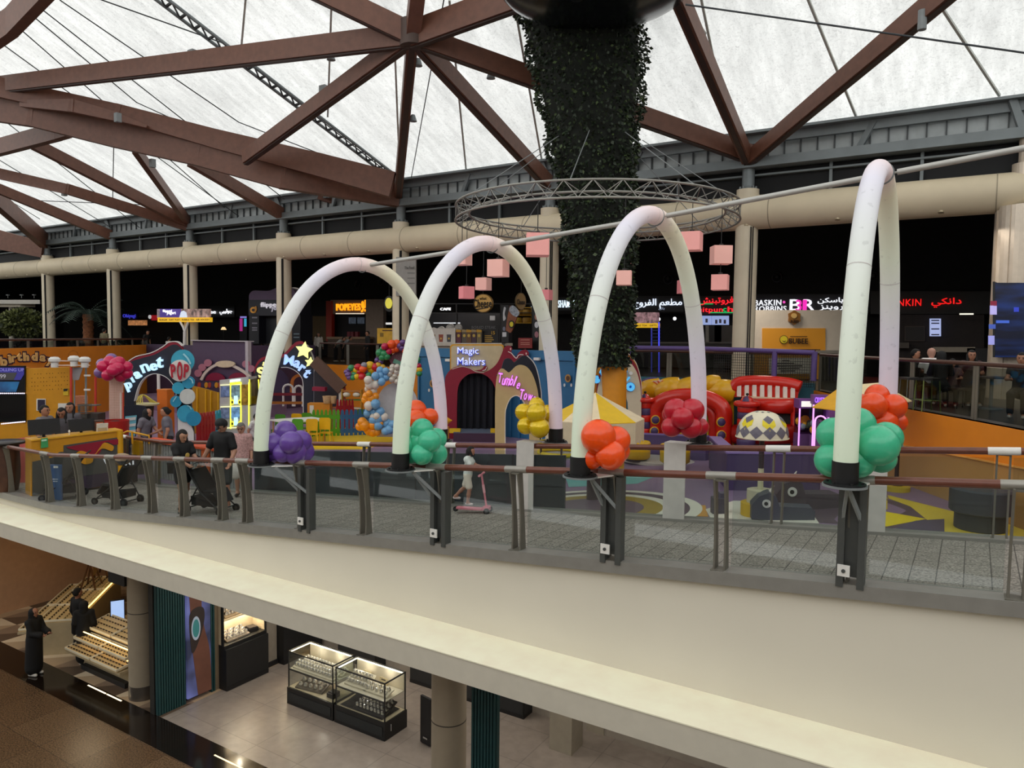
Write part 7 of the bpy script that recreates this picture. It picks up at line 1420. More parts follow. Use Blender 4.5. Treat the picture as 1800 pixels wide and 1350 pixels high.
# ---- tables, stools
def table(x, y, n, label, w=.8):
 c = PN(x, y, n); c.z = FZ; t = thing('cafe_table', label, 'table', c, group='food court tables'); obj('top', MB().rbox((0, 0, .74), (w, w, .04), .05), M('3a2c22', .4), t); obj('stem', MB().cyl((0, 0, .02), (0, 0, .72), .04, seg=10), m_steel, t); obj('foot', MB().cyl((0, 0, 0), (0, 0, .03), .25, seg=18), m_steel, t)
def chair(x, y, n, rz, label, col='2a1c18'):
 c = PN(x, y, n); c.z = FZ; t = thing('cafe_chair', label, 'chair', c, rz, group='food court chairs'); m_ = M(col, .5)
 obj('seat', MB().rbox((0, 0, .45), (.42, .42, .05), .05), m_, t); obj('backrest', MB().rbox((0, .2, .7), (.42, .04, .42), .015), m_, t)
 for sx in (-1, 1):
  for sy in (-1, 1): obj('leg', MB().cyl((sx*.18, sy*.18, 0), (sx*.17, sy*.17, .44), .015, seg=6), m_black, t)
table(1650, 640, 21.5, 'dark cafe table where the bald man in white sits'); table(1745, 640, 20.5, 'dark cafe table at the right, near the video wall');
chair(1622, 640, 21.0, 2.2, 'dark cafe chair at the left of the bald man'); chair(1690, 650, 20.3, -1.0, 'dark cafe chair between the two cafe tables'); chair(1715, 645, 21.5, 1.5, 'dark cafe chair by the video wall')
for i, (x, n, l) in enumerate(((1604, 18.9, 'tall bar stool with pale frame behind the railing, left'), (1632, 18.9, 'tall bar stool with green lit frame behind the railing, right'))):
 c = PN(x, 650, n); c.z = FZ; t = thing('bar_stool', l, 'stool', c, .5, group='bar stools behind the railing'); m_ = M('7a8a4a' if i else '5a5c58', .4, .3)
 obj('seat', MB().rbox((0, 0, .72), (.4, .4, .05), .05), M('1d1b1c', .5), t)
 for sx in (-1, 1):
  for sy in (-1, 1): obj('leg', MB().cyl((sx*.2, sy*.2, 0), (sx*.17, sy*.17, .7), .012, seg=6), m_, t)
 obj('foot_ring', MB().tube([(-.19, -.19, .25), (.19, -.19, .25), (.19, .19, .25), (-.19, .19, .25), (-.19, -.19, .25)], .01, 6), m_, t)
for s, n, e in ((-7.5, 28.5, 170), (-22, 30.5, 120), (-1, 24, 45), (-15, 29.5, 80), (-34, 31, 50)): area('foodcourt_lamp', (s, n, 11.5), 2.0, e, (1, .9, .78))  # added area lights without fittings, brightening the stalls and counters
# ================================================================ ground floor shops under the bridge
for i, s in enumerate((PN(250, 1150, 9.55).x, PN(789, 1270, 9.55).x)):
 c = MB().cyl((s, 9.55, 0), (s, 9.55, 3.83), .29, seg=36).cyl((s, 9.55, 0), (s, 9.55, .32), .298, seg=36, mi=1).cyl((s, 9.55, 2.0), (s, 9.55, 2.02), .293, seg=36, mi=2)
 struct('column', c, [M('a0937f', .45, var=.04), M('6a625a', .3, .6), M('4a443c', .6)], smooth=True)
m_tealrib = M('1a4244', .45, var=.08)
def ribs(a, b_, z1, label):
 a, b_ = Vector(a), Vector(b_); d = b_-a; n = int(d.length/.055); u = d.normalized(); nn = Vector((u.y, -u.x, 0)); t = thing('ribbed_panel', label, 'wall panel', a); mb = MB().prism([a, b_, b_-nn*.08, a-nn*.08], (0, 0, z1))
 for k in range(n): p = a+d*((k+.5)/n); mb.beam(p+nn*.015, p+nn*.015+Vector((0, 0, z1)), .03, .04, up=u)
 obj('rib_panel', mb, m_tealrib, t, world=True, fix=True)
ribs((-14.72, 9.2, 0), (-14.72, 9.86, 0), 3.8, 'dark teal vertically ribbed panel beside the left shop column'); ribs((-14.72, 10.5, 0), (-14.72, 10.62, 0), 3.8, 'narrow dark teal ribbed strip right of the watch screen'); ribs((-6.62, 9.5, 0), (-6.14, 9.5, 0), 3.8, 'dark teal ribbed panel right of the right shop column')
t = thing('wall_end', 'dark end face of the teal ribbed partition', 'wall panel', (-14.8, 9.2, 0)); obj('face', MB().span((-14.98, 9.18, 0), (-14.82, 10.6, 3.8)), M('2c2a26', .6), t, world=True)
# watch advert screen
t = thing('advert_screen', 'tall lit screen showing a wrist with a green dial watch', 'screen', (-14.66, 10.18, 0))
pw_ = Plane((-14.66, 9.88, 0), 90)
sm_, nt, b = nodes_of('advert'); tc = N(nt, 'ShaderNodeTexCoord'); nz = N(nt, 'ShaderNodeTexNoise', Scale=1.1, Detail=2.0); nt.links.new(tc.outputs['Object'], nz.inputs[0]); cr = N(nt, 'ShaderNodeValToRGB'); nt.links.new(nz.outputs[0], cr.inputs[0]); cr.color_ramp.elements[0].position = .35; cr.color_ramp.elements[0].color = lin('2c3046')+(1,); cr.color_ramp.elements[1].position = .65; cr.color_ramp.elements[1].color = lin('7076b4')+(1,); nt.links.new(cr.outputs[0], b.inputs['Emission Color']); b.inputs['Emission Strength'].default_value = .75; b.inputs['Base Color'].default_value = (.01, .01, .015, 1)
obj('screen', MB().span((-14.72, 9.88, .1), (-14.66, 10.48, 3.75)), sm_, t, world=True); m_skinad = M('5a382c', .5, var=.15, scale=3, emit=.3)
def adp(u, v): return (-14.655, 9.88+.6*u, .1+3.65*v)
obj('arm_image', MB().prism([adp(*p) for p in spl2([(.0, 1), (.02, .8), (.12, .6), (.16, .42), (.22, .28), (.42, .0)], 4)+spl2([(1.0, .0), (.95, .25), (.72, .42), (.62, .56), (.66, .8), (.8, 1)], 4)], (.006, 0, 0)), m_skinad, t, world=True, fix=True)
obj('strap_image', MB().prism([adp(*p) for p in spl2([(.1, .52), (.14, .33), (.24, .28), (.5, .35), (.72, .46), (.7, .54), (.4, .56)], 4, True)], (.009, 0, 0)), M('2a2220', .5, emit=.3), t, world=True, fix=True)
obj('watch_image', MB().prism([adp(.36+.19*cos(a*pi/12), .43+.075*sin(a*pi/12)) for a in range(24)], (.012, 0, 0)), M('8a94a0', .4, emit=.5), t, world=True, fix=True); obj('dial_image', MB().prism([adp(.36+.14*cos(a*pi/12), .43+.057*sin(a*pi/12)) for a in range(24)], (.015, 0, 0)), M('2f6a6a', .4, emit=.5), t, world=True, fix=True)
# ---- wall display cabinets along the partition
m_cab = M('1b1c1e', .45, var=.08); m_shelf = M('d8c8a8', .5); m_watchs = [M('c9c3b8', .35, .3), M('8d8478', .4, .3), M('2a2625', .4), M('d9d2c4', .4)]
_wm = {}
def watch_me(k):
 if k in _wm: return _wm[k]
 mb = MB(); mb.tube([(.028*cos(a*pi/6), 0, .03+.03*sin(a*pi/6)) for a in range(13)], .014, 6, cap=False, flat=.5); mb.cyl((0, -.02, .055), (0, -.035, .058), .02, seg=10, mi=1); mb.box((0, 0, .015), (.05, .05, .03), mi=2)
 me = bpy.data.meshes.new('watch'); me.from_pydata(mb.v, [], mb.f); [me.materials.append(m) for m in (m_watchs[k], M('e4e2de', .2, .5), m_watchs[3])]; me.polygons.foreach_set('material_index', mb.m); me.update(); _wm[k] = me; return me
def watch(parent, loc, k, s=1.0, rz=0):
 o = bpy.data.objects.new('watch', watch_me(k)); COL.objects.link(o); o.parent = parent; o.matrix_basis = Matrix.Translation(Vector(loc)) @ Matrix.Rotation(rz, 4, 'Z') @ Matrix.Scale(s, 4); return o
def tray(label, loc, rz, nx, ny, dx, dy, mats, tilt=.0, grp='watch trays in the display cabinets', col='b09a78'):
 t = thing('watch_tray', label, 'tray', loc, rz, group=grp); w, d = nx*dx+.04, ny*dy+.04; st = tan_(tilt)
 obj('tray_base', MB().prism([(-w/2, -d/2, .0), (w/2, -d/2, .0), (w/2, d/2, st*d), (-w/2, d/2, st*d)], (0, 0, .03)), M(col, .6), t, fix=True)
 for i in range(nx):
  for j in range(ny): y = (j+.5)*dy-d/2+.02; watch(t, ((i+.5)*dx-w/2+.02, y, .03+(y+d/2)*st), mats[(i*3+j) % len(mats)], 1.15)
 return t
tan_ = math.tan
def wallcase(n0, n1, label, shelves, who):
 s0, s1 = -15.0, -14.55; t = thing('display_cabinet', label, 'cabinet', (s1, (n0+n1)/2, 0)); W_ = n1-n0
 obj('base', MB().span((s0, n0, 0), (s1+.12, n1, .98)), m_cab, t, world=True); obj('plinth', MB().span((s0, n0+.01, 0), (s1+.13, n1-.01, .1)), m_black, t, world=True); obj('counter_edge', MB().span((s0, n0, .98), (s1+.06, n1, 1.06)), m_black, t, world=True)
 obj('back_panel', MB().span((s0, n0, 1.06), (s0+.03, n1, 3.4)), m_shelf, t, world=True); obj('side_panel', MB().span((s0, n1-.03, 1.06), (s1, n1, 3.4)), m_shelf, t, world=True); obj('side_panel', MB().span((s0, n0, 1.06), (s1, n0+.03, 3.4)), m_shelf, t, world=True); obj('top_box', MB().span((s0, n0, 3.4), (s1, n1, 3.8)), m_cab, t, world=True)
 for n in (n0, n1): obj('corner_post', MB().span((s1-.03, n-.02, 1.0), (s1+.03, n+.02, 3.5)), m_black, t, world=True)
 for z in (1.62, 2.2, 2.78): obj('shelf', MB().span((s0+.02, n0+.02, z), (s1, n1-.02, z+.03)), m_shelf, t, world=True); obj('shelf_light', MB().span((s0+.05, n0+.1, z-.02), (s0+.09, n1-.1, z-.005)), neon('fff0d0', 14.0), t, world=True)
 obj('shelf_light', MB().span((s0+.05, n0+.1, 3.36), (s0+.09, n1-.1, 3.38)), neon('fff0d0', 14.0), t, world=True)
 nx = int((W_-.2)/.085)
 for k, z in enumerate(shelves): tray(who[k], (-14.77, (n0+n1)/2, z), radians(90), nx, 3, .085, .1, [0, 1, 2] if k else [2, 0], .5)
wallcase(10.72, 11.93, 'black and cream lit watch cabinet right of the advert screen', (1.65, 2.23), ('tray of upright watches on the middle shelf of the nearer wall cabinet', 'tray of dark watches on the top visible shelf of the nearer wall cabinet'))
t = tray('tray of silver jewellery on the lowest shelf of the nearer wall cabinet', (-14.77, 11.2, 1.07), radians(90), 7, 3, .085, .1, [2, 3], .3, col='8d8274'); c = (-14.77, 11.7, 1.07); t = thing('watch_box', 'dark open watch box on the lowest shelf of the nearer wall cabinet', 'box', c, radians(80)); obj('box', MB().box((0, 0, .04), (.24, .24, .08)), M('1e1a1a', .5), t); obj('cushion', MB().box((0, 0, .085), (.2, .2, .02)), M('3a3434', .6), t)
wallcase(12.4, 13.7, 'second black watch cabinet further back, mostly hidden by the ledge', (1.65,), ('tray of watches in the further wall cabinet',))
t = thing('stone_strip', 'pale stone wall strip between the two wall cabinets', 'wall panel', (-14.8, 12.15, 0)); obj('strip', MB().span((-14.72, 11.95, 0), (-14.66, 12.38, 3.8)), M('8f877b', .5), t, world=True); obj('skirting', MB().span((-14.66, 11.95, 0), (-14.62, 12.38, .12)), m_black, t, world=True)
t = thing('stone_strip', 'brown wall strip between the advert screen and the nearer cabinet', 'wall panel', (-14.8, 10.67, 0)); obj('strip', MB().span((-14.74, 10.62, 0), (-14.7, 10.72, 3.8)), M('7a6c58', .5), t, world=True)
# back wall units
for i, (s0, s1, l) in enumerate(((-13.6, -12.3, 'dark base unit at the far left of the back wall'), (-11.2, -9.8, 'dark tall unit in the middle of the back wall'), (-9.75, -8.0, 'dark tall unit at the right of the back wall'))):
 t = thing('wall_unit', l, 'cabinet', (s0, 13.6, 0), group='dark back wall units'); obj('body', MB().span((s0, 13.45, .08), (s1, 13.82, 2.2 if i else 1.0)), M('26282b', .5, var=.06), t, world=True); obj('plinth', MB().span((s0, 13.44, 0), (s1, 13.82, .08)), m_black, t, world=True); obj('edge_strip', MB().span((s1-.03, 13.43, .08), (s1, 13.46, 2.2 if i else 1.0)), m_black, t, world=True)
# ---- two glass display cases
def glasscase(s0, label):
 n0, n1, w = 11.12, 11.82, 1.44; t = thing('glass_display_case', label, 'display case', (s0+w/2, (n0+n1)/2, 0)); x0, x1, y0, y1 = -w/2, w/2, -.35, .35; zb, zt = .38, 1.2
 obj('base', MB().box((0, 0, zb/2+.0), (w, .7, zb)), M('121314', .4), t); obj('inset_panel', MB().box((0, -.352, .18), (w-.12, .02, .2)), M('2c3032', .35, .3), t); obj('deck', MB().box((0, 0, zb+.005), (w-.06, .64, .012)), m_shelf, t)
 for x in (x0+.03, x1-.03):
  for y in (y0+.03, y1-.03): obj('post', MB().box((x, y, (zb+zt)/2), (.022, .022, zt-zb)), m_black, t)
 for y, m_ in ((y0+.03, m_black), (y1-.03, m_black)): obj('top_rail', MB().box((0, y, zt), (w-.04, .025, .025)), m_, t)
 for x in (x0+.03, x1-.03): obj('top_rail', MB().box((x, 0, zt), (.025, .66, .025)), m_black, t)
 obj('light_strip', MB().box((0, y1-.05, zt-.02), (w-.1, .012, .012)), neon('fff4dc', 12.0), t); obj('light_strip', MB().box((x0+.05, 0, zt-.02), (.012, .6, .012)), neon('fff4dc', 12.0), t)
 obj('mid_shelf', MB().box((0, 0, .8), (w-.08, .6, .015)), M('c9c0ae', .4), t); obj('shelf_rail', MB().box((0, y0+.04, .79), (w-.06, .02, .03)), m_black, t); obj('back_board', MB().box((0, y1-.045, .98), (w-.1, .012, .36)), M('d8ccb4', .5), t)
 g = GLASS('e9eeec', .12, 'case')
 obj('glass_front', MB().add([(x0+.03, y0+.02, zb), (x1-.03, y0+.02, zb), (x1-.03, y0+.02, zt), (x0+.03, y0+.02, zt)], [(0, 1, 2, 3)]), g, t); obj('glass_top', MB().add([(x0+.03, y0+.02, zt+.014), (x1-.03, y0+.02, zt+.014), (x1-.03, y1-.02, zt+.014), (x0+.03, y1-.02, zt+.014)], [(0, 1, 2, 3)]), g, t)
 for x in (x0+.02, x1-.02): obj('glass_side', MB().add([(x, y0+.03, zb), (x, y1-.03, zb), (x, y1-.03, zt), (x, y0+.03, zt)], [(0, 1, 2, 3)]), g, t)
 return s0+w/2
c1 = glasscase(-12.84, 'left glass display case of watches, with black base'); c2 = glasscase(-11.36, 'right glass display case of watches, with black base and silver corner mark')
G_ = 'watch trays in the glass cases'
tray('front tray of watches on the upper shelf of the left glass case', (c1, 11.32, .81), 0, 13, 2, .095, .09, [3, 0], .35, G_, 'd8ceb8'); tray('back tray of watches on the upper shelf of the left glass case', (c1, 11.58, .81), 0, 13, 2, .095, .09, [3, 0], .35, G_, 'd8ceb8'); tray('tray of big rolled watches on the floor of the left glass case', (c1-.18, 11.45, .39), .15, 5, 3, .14, .14, [3, 3, 1], .3, G_, '6a6054')
t = thing('watch_box', 'small dark box at the right of the left glass case floor', 'box', (c1+.5, 11.35, .39)); obj('box', MB().box((0, 0, .05), (.2, .2, .1)), M('191718', .5), t); obj('lid', MB().box((0, .02, .105), (.2, .16, .02)), M('2a2627', .5), t)
tray('left tray of watches on the upper shelf of the right glass case', (c2-.28, 11.45, .81), 0, 6, 3, .095, .1, [3, 0], .5, G_, 'd8ceb8'); tray('right tray of watches on the upper shelf of the right glass case', (c2+.3, 11.4, .81), 0, 5, 2, .12, .1, [3, 1], .3, G_, 'd8ceb8'); tray('black tray of silver watches on the floor of the right glass case', (c2+.2, 11.4, .42), 0, 8, 4, .1, .1, [2, 2], .35, G_, '141314')
t = thing('black_cloth', 'black draped cloth spread on the floor of the right glass case', 'cloth', (c2, 11.45, .39)); obj('cloth', MB().grid(lambda u, v: (-.6+1.2*u, -.28+.56*v, .012+.02*sin(u*9)*sin(v*7)**2+.15*max(0, v-.5)*(.5+.5*sin(u*5))), 24, 10), M('121113', .75), t, smooth='all')
for i, (dx, h, l) in enumerate(((-.3, .2, 'small printed show card at the back of the right glass case, left'), (.15, .16, 'small printed show card at the back of the right glass case, right'))): t = thing('show_card', l, 'card', (c2+dx, 11.72, .81), group='show cards'); obj('card', MB().box((0, 0, h/2), (.22, .01, h)), M('c4b48e', .5), t); obj('print', MB().box((0, -.007, h*.7), (.12, .004, .03)), M('3a3026', .5), t)
obj_ = MB().box((c2+.73, 11.3, .22), (.01, .015, .14)); o = obj('corner_mark', obj_, M('d8d8d8', .3, .5)); tag(o, 'small silver L mark on the end of the right glass case', 'label')
# totem, white plinths
t = thing('roll_up_sign', 'narrow black roll-up sign left of the right shop column', 'sign', (-9.15, 11.5, 0)); obj('banner', MB().prism([(-9.3, 11.5, .02), (-9.0, 11.45, .02), (-9.0, 11.45, 1.0), (-9.3, 11.5, 1.0)], (.01, .05, 0)), M('141315', .5), t, world=True, fix=True); obj('print', MB().prism([(-9.2, 11.47, .14), (-9.08, 11.45, .14), (-9.08, 11.45, .17), (-9.2, 11.47, .17)], (0, -.004, 0)), M('a9a4a0', .5), t, world=True, fix=True); obj('mirror_fin', MB().prism([(-9.0, 11.5, .9), (-8.9, 11.5, .9), (-8.85, 11.5, 1.5), (-8.95, 11.5, 1.5)], (0, .04, 0)), m_black, t, world=True, fix=True)
for i, (s, n, w, l) in enumerate(((-6.72, 13.0, .5, 'square pale grey plinth on the grey tiled shop floor, front'), (-6.45, 14.0, .4, 'square pale grey plinth on the grey tiled shop floor, behind'))): t = thing('plinth', l, 'plinth', (s, n, 0), group='pale square plinths'); obj('body', MB().box((0, 0, .52), (w, w, 1.04)), M('a49c8c', .5), t); obj('top', MB().box((0, 0, 1.06), (w+.02, w+.02, .04)), M('b5ad9c', .5), t)
# ---- optician
_sm = {}
def shades_me(k):
 if k in _sm: return _sm[k]
 mb = MB()
 for sx in (-.033, .033): mb.cyl((sx, -.004, 0), (sx, .004, 0), .027, seg=12)
 mb.box((0, 0, .008), (.02, .006, .006)); [mb.box((sx, .05, .012), (.005, .11, .005)) for sx in (-.063, .063)]
 me = bpy.data.meshes.new('sunglasses'); me.from_pydata(mb.v, [], mb.f); me.materials.append([M('1c120e', .2), M('3a2216', .25), M('0f0d0e', .2)][k]); me.update(); _sm[k] = me; return me
def gtray(label, loc, rz, nx, ny, w, d, tilt, grp='sunglasses trays', light=True):
 t = thing('sunglasses_tray', label, 'tray', loc, rz, group=grp); st = math.tan(tilt)
 obj('tray_base', MB().prism([(-w/2, -d/2, 0), (w/2, -d/2, 0), (w/2, d/2, st*d), (-w/2, d/2, st*d)], (0, 0, .04)), M('d0b480', .5), t, fix=True)
 rim = MB()
 for a, b_ in (((-w/2, -d/2, .05), (w/2, -d/2, .05)), ((w/2, -d/2, .05), (w/2, d/2, st*d+.05)), ((w/2, d/2, st*d+.05), (-w/2, d/2, st*d+.05)), ((-w/2, d/2, st*d+.05), (-w/2, -d/2, .05))): rim.beam(a, b_, .02, .05)
 obj('rim', rim, M('efe4c8', .5), t)
 for i in range(nx):
  for j in range(ny):
   x = -w/2+w*(i+.5)/nx; y = -d/2+d*(j+.5)/ny; o = bpy.data.objects.new('sunglasses', shades_me((i+2*j) % 3)); COL.objects.link(o); o.parent = t; o.matrix_basis = Matrix.Translation((x, y, .075+(y+d/2)*st)) @ Matrix.Rotation(-.5, 4, 'X') @ Matrix.Scale(min(1.0, .72*w/nx/.14), 4)
 return t
t = thing('display_table', 'tiered cream sunglasses table beside the left shop column', 'table', (-17.5, 9.85, 0)); obj('body', MB().span((-18.6, 9.62, .0), (-16.35, 10.4, .72)), M('b8a684', .5), t, world=True); obj('step', MB().span((-18.7, 9.3, .44), (-16.35, 9.62, .5)), M('b8a684', .5), t, world=True); obj('plinth', MB().span((-18.4, 9.5, 0), (-16.5, 10.3, .12)), m_black, t, world=True); obj('light_strip', MB().span((-18.6, 9.63, .86), (-16.4, 9.65, .88)), neon('ffd88a', 4), t, world=True); obj('light_strip', MB().span((-18.6, 9.6, .62), (-16.4, 9.62, .64)), neon('ffd88a', 3), t, world=True)
for i, s in enumerate((-18.12, -16.97)):
 gtray(['sunglasses tray, bottom tier of the near table, left', 'sunglasses tray, bottom tier of the near table, right'][i], (s, 9.44, .5), 0, 9, 3, 1.1, .34, .12); gtray(['sunglasses tray, middle tier of the near table, left', 'sunglasses tray, middle tier of the near table, right'][i], (s, 9.64, .70), 0, 9, 3, 1.1, .32, .14); gtray(['sunglasses tray, top tier of the near table, left', 'sunglasses tray, top tier of the near table, right'][i], (s, 10.08, .88), 0, 9, 4, 1.1, .6, .2)
an = radians(134); ctr = Vector((-21.0, 10.9, 0)); ux_, uy_ = Vector((cos(an), sin(an), 0)), Vector((-sin(an), cos(an), 0))
t = thing('display_table', 'long cream sunglasses table further back by the brown wall', 'table', ctr, an); obj('body', MB().box((0, 0, .42), (3.6, 1.0, .84)), M('b8a684', .5), t); obj('light_strip', MB().box((0, -.52, .95), (3.5, .02, .03)), neon('ffd070', 4), t); obj('side_shelf', MB().box((0, .72, .62), (3.6, .36, .06)), M('b8a684', .5), t); obj('light_strip', MB().box((0, .52, .7), (3.5, .02, .03)), neon('ffd070', 3), t); obj('support', MB().box((0, .62, .3), (3.4, .1, .6)), M('b8a682', .5), t)
for k in range(3): gtray(['sunglasses tray at the near end of the long back table', 'sunglasses tray in the middle of the long back table', 'sunglasses tray at the far end of the long back table'][k], ctr+ux_*(-1.2+1.2*k)+Vector((0, 0, .84)), an, 8, 5, 1.14, .9, .0)
for k in range(2): gtray(['sunglasses tray on the side shelf of the long back table, near end', 'sunglasses tray on the side shelf of the long back table, far end'][k], ctr+ux_*(-.9+1.8*k)+uy_*.72+Vector((0, 0, .65)), an, 10, 2, 1.7, .34, .0)
for i, (s, n, l) in enumerate(((-18.5, 10.5, 'lit counter mirror screen on the near table, left'), (-17.2, 10.45, 'lit counter mirror screen on the near table, beside the column'))):
 t = thing('mirror_screen', l, 'screen', (s, n, .72), radians(60), group='lit mirror screens'); obj('screen', MB().box((0, 0, .42), (.3, .03, .5), rot=Matrix.Rotation(-.25, 3, 'X')), neon('9ab4e0', 1.0), t); obj('shell', MB().box((0, .04, .42), (.34, .04, .54), rot=Matrix.Rotation(-.25, 3, 'X')), m_black, t); obj('stand', MB().cyl((0, .03, 0), (0, .06, .3), .03, seg=10), m_black, t)
for i, p in enumerate(((-21.6, 11.5), (-22.4, 12.3))):
 t = thing('display_easel', ['dark wooden A-shaped display rack on the long back table, nearer', 'dark wooden A-shaped display rack on the long back table, further'][i], 'rack', (p[0], p[1], .84), an, group='wooden display racks');
 for sx in (-.3, .3): obj('leg', MB().beam((sx, -.2, .04), (sx*.3, 0, .85), .04, .04), M('5a3a22', .5), t); obj('leg', MB().beam((sx, .2, .04), (sx*.3, 0, .85), .04, .04), M('5a3a22', .5), t)
 obj('bar', MB().beam((-.25, -.15, .3), (.25, -.15, .3), .03, .03), M('5a3a22', .5), t); obj('sign', MB().box((0, -.1, .6), (.3, .02, .35)), M('8a6a4a', .5), t)
t = thing('hanging_sign', 'black box sign hanging from the soffit left of the shop column', 'sign', (-15.9, 9.3, 3.3)); obj('box', MB().span((-16.6, 9.22, 2.62), (-15.95, 9.32, 3.83)), m_black, t, world=True)
for i, (s0, s1) in enumerate(((-17.4, -16.65), (-16.6, -16.02))): tag(obj('floor_light', MB().span((s0, 9.12, -.005), (s1, 9.15, .006)), neon('ffe6b8', 3.0)), ['recessed floor light strip along the shop edge, left', 'recessed floor light strip along the shop edge, right'][i], 'light', 'recessed floor light strips')
for i, s in enumerate((-12.4, -12.05)): tag(obj('floor_light', MB().span((s, 8.9, -.005), (s+.55, 8.93, .006)), neon('ffe6b8', 1.2)), ['thin reflection-bright light strip at the lower edge of the dark floor, left', 'thin reflection-bright light strip at the lower edge of the dark floor, right'][i], 'light', 'recessed floor light strips')  # reflections on the black floor drawn as glowing strips
# shop lamps and fill points
for s, n, e in ((-12.5, 10.4, 48), (-9.2, 12.0, 48), (-5.5, 11.5, 44), (-12.8, 12.9, 30)): area('shop_lamp', (s, n, 3.8), 1.6, e, (1, .93, .84))
for s, n, e in ((-17.5, 9.7, 16), (-20.8, 10.9, 16)): area('shop_lamp', (s, n, 3.7), .9, e, (1, .78, .5))
for q in ((-14.75, 11.1, 1.5), (-14.75, 11.6, 1.5), (-14.75, 11.3, 2.1), (-14.75, 11.3, 2.7), (-14.75, 13.0, 1.5), (-14.75, 13.0, 2.1)): point('cabinet_lamp', q, 5, (1, .9, .74), .04)  # added points without fittings, brightening the cabinet shelves beyond their strips
for q in ((c1-.3, 11.6, 1.13), (c1+.3, 11.6, 1.13), (c2-.3, 11.6, 1.13), (c2+.3, 11.6, 1.13), (c1, 11.55, .74), (c2, 11.55, .74)): point('case_lamp', q, 2.2, (1, .92, .8), .03)  # added points without fittings, brightening the inside of the glass cases
# ================================================================ people (one continuous skinned body each), strollers, scooter
def field(prims, vox, k=.02):
 """smooth union of tapered capsules sampled on a grid; returns a surface-net mesh"""
 pts = np.array([q for p in prims for q in (p[0], p[1])]); rm = max(max(p[2], p[3]) for p in prims)+3*vox+.02
 lo = pts.min(0)-rm; n = np.ceil((pts.max(0)+rm-lo)/vox).astype(int)+1; F = np.full(n, 9., np.float32)
 for p in prims:
  a, b = np.array(p[0], float), np.array(p[1], float); ra, rb = p[2], p[3]; sy = p[4] if len(p) > 4 else 1.0; kk = p[5] if len(p) > 5 else k
  R = max(ra, rb)+kk+3*vox; i0 = np.maximum(((np.minimum(a, b)-R-lo)/vox).astype(int), 0); i1 = np.minimum(((np.maximum(a, b)+R-lo)/vox).astype(int)+2, n)
  g = np.stack(np.meshgrid(*[lo[i]+vox*np.arange(i0[i], i1[i]) for i in range(3)], indexing='ij'), -1)-a
  d = b-a; dd = max(d@d, 1e-9); t = np.clip((g@d)/dd, 0, 1); e = g-t[..., None]*d
  if sy != 1: e[..., 1] /= sy
  D = (np.sqrt((e*e).sum(-1))-(ra+(rb-ra)*t))*(min(1, sy)*.5+.5)
  sl = tuple(slice(i0[i], i1[i]) for i in range(3)); A = F[sl]; h = np.maximum(kk-np.abs(A-D), 0)/max(kk, 1e-6); F[sl] = np.minimum(A, D)-h*h*kk*.25
 return nets(F, lo, vox)
def nets(F, lo, vox):
 ins = F < 0; S = sum(ins[i:F.shape[0]-1+i, j:F.shape[1]-1+j, k:F.shape[2]-1+k].astype(np.int8) for i in (0, 1) for j in (0, 1) for k in (0, 1))
 act = (S > 0) & (S < 8); idx = -np.ones(act.shape, int); C = np.argwhere(act); idx[act] = np.arange(len(C)); acc = np.zeros((len(C), 3)); cnt = np.zeros(len(C))
 cor = [(i, j, k) for i in (0, 1) for j in (0, 1) for k in (0, 1)]
 for a in cor:
  for ax_ in range(3):
   if a[ax_]: continue
   b = list(a); b[ax_] = 1; fa = F[C[:, 0]+a[0], C[:, 1]+a[1], C[:, 2]+a[2]]; fb = F[C[:, 0]+b[0], C[:, 1]+b[1], C[:, 2]+b[2]]; m = (fa < 0) != (fb < 0)
   t = np.where(m, fa/np.where(m, fa-fb, 1), 0); p = np.tile(np.array(a, float), (len(C), 1)); p[:, ax_] = t; acc[m] += p[m]; cnt[m] += 1
 V = lo+(C+acc/np.maximum(cnt, 1)[:, None])*vox; faces = []
 for ax_ in range(3):
  u, v = (ax_+1) % 3, (ax_+2) % 3; sl0 = [slice(None)]*3; sl1 = [slice(None)]*3; sl0[ax_] = slice(0, -1); sl1[ax_] = slice(1, None)
  E_ = np.argwhere(ins[tuple(sl0)] != ins[tuple(sl1)]); E_ = E_[(E_[:, u] > 0) & (E_[:, v] > 0) & (E_[:, u] < F.shape[u]-1) & (E_[:, v] < F.shape[v]-1)]
  du = np.zeros(3, int); du[u] = 1; dv = np.zeros(3, int); dv[v] = 1; q = [E_, E_-du, E_-du-dv, E_-dv]; I = np.stack([idx[x[:, 0], x[:, 1], x[:, 2]] for x in q], 1)
  fl = ins[E_[:, 0], E_[:, 1], E_[:, 2]]; I[~fl] = I[~fl][:, ::-1]; faces += I.tolist()
 mb = MB(); mb.v = [tuple(x) for x in V]; mb.f = [tuple(f) for f in faces]; mb.m = [0]*len(mb.f); return mb
J0 = dict(pel=(0, 0, .93), wst=(0, 0, 1.08), chs=(0, 0, 1.3), nck=(0, .01, 1.46), hed=(0, -.01, 1.6), shl=(-.17, 0, 1.41), shr=(.17, 0, 1.41), ell=(-.23, .02, 1.13), elr=(.23, .02, 1.13), wrl=(-.24, -.08, .88), wrr=(.24, -.08, .88), hpl=(-.09, 0, .9), hpr=(.09, 0, .9), knl=(-.1, -.02, .5), knr=(.1, -.02, .5), anl=(-.1, .03, .09), anr=(.1, .03, .09))
def shift(J, keys, dx, dy, dz):
 for k in keys: J[k] = (J[k][0]+dx, J[k][1]+dy, J[k][2]+dz)
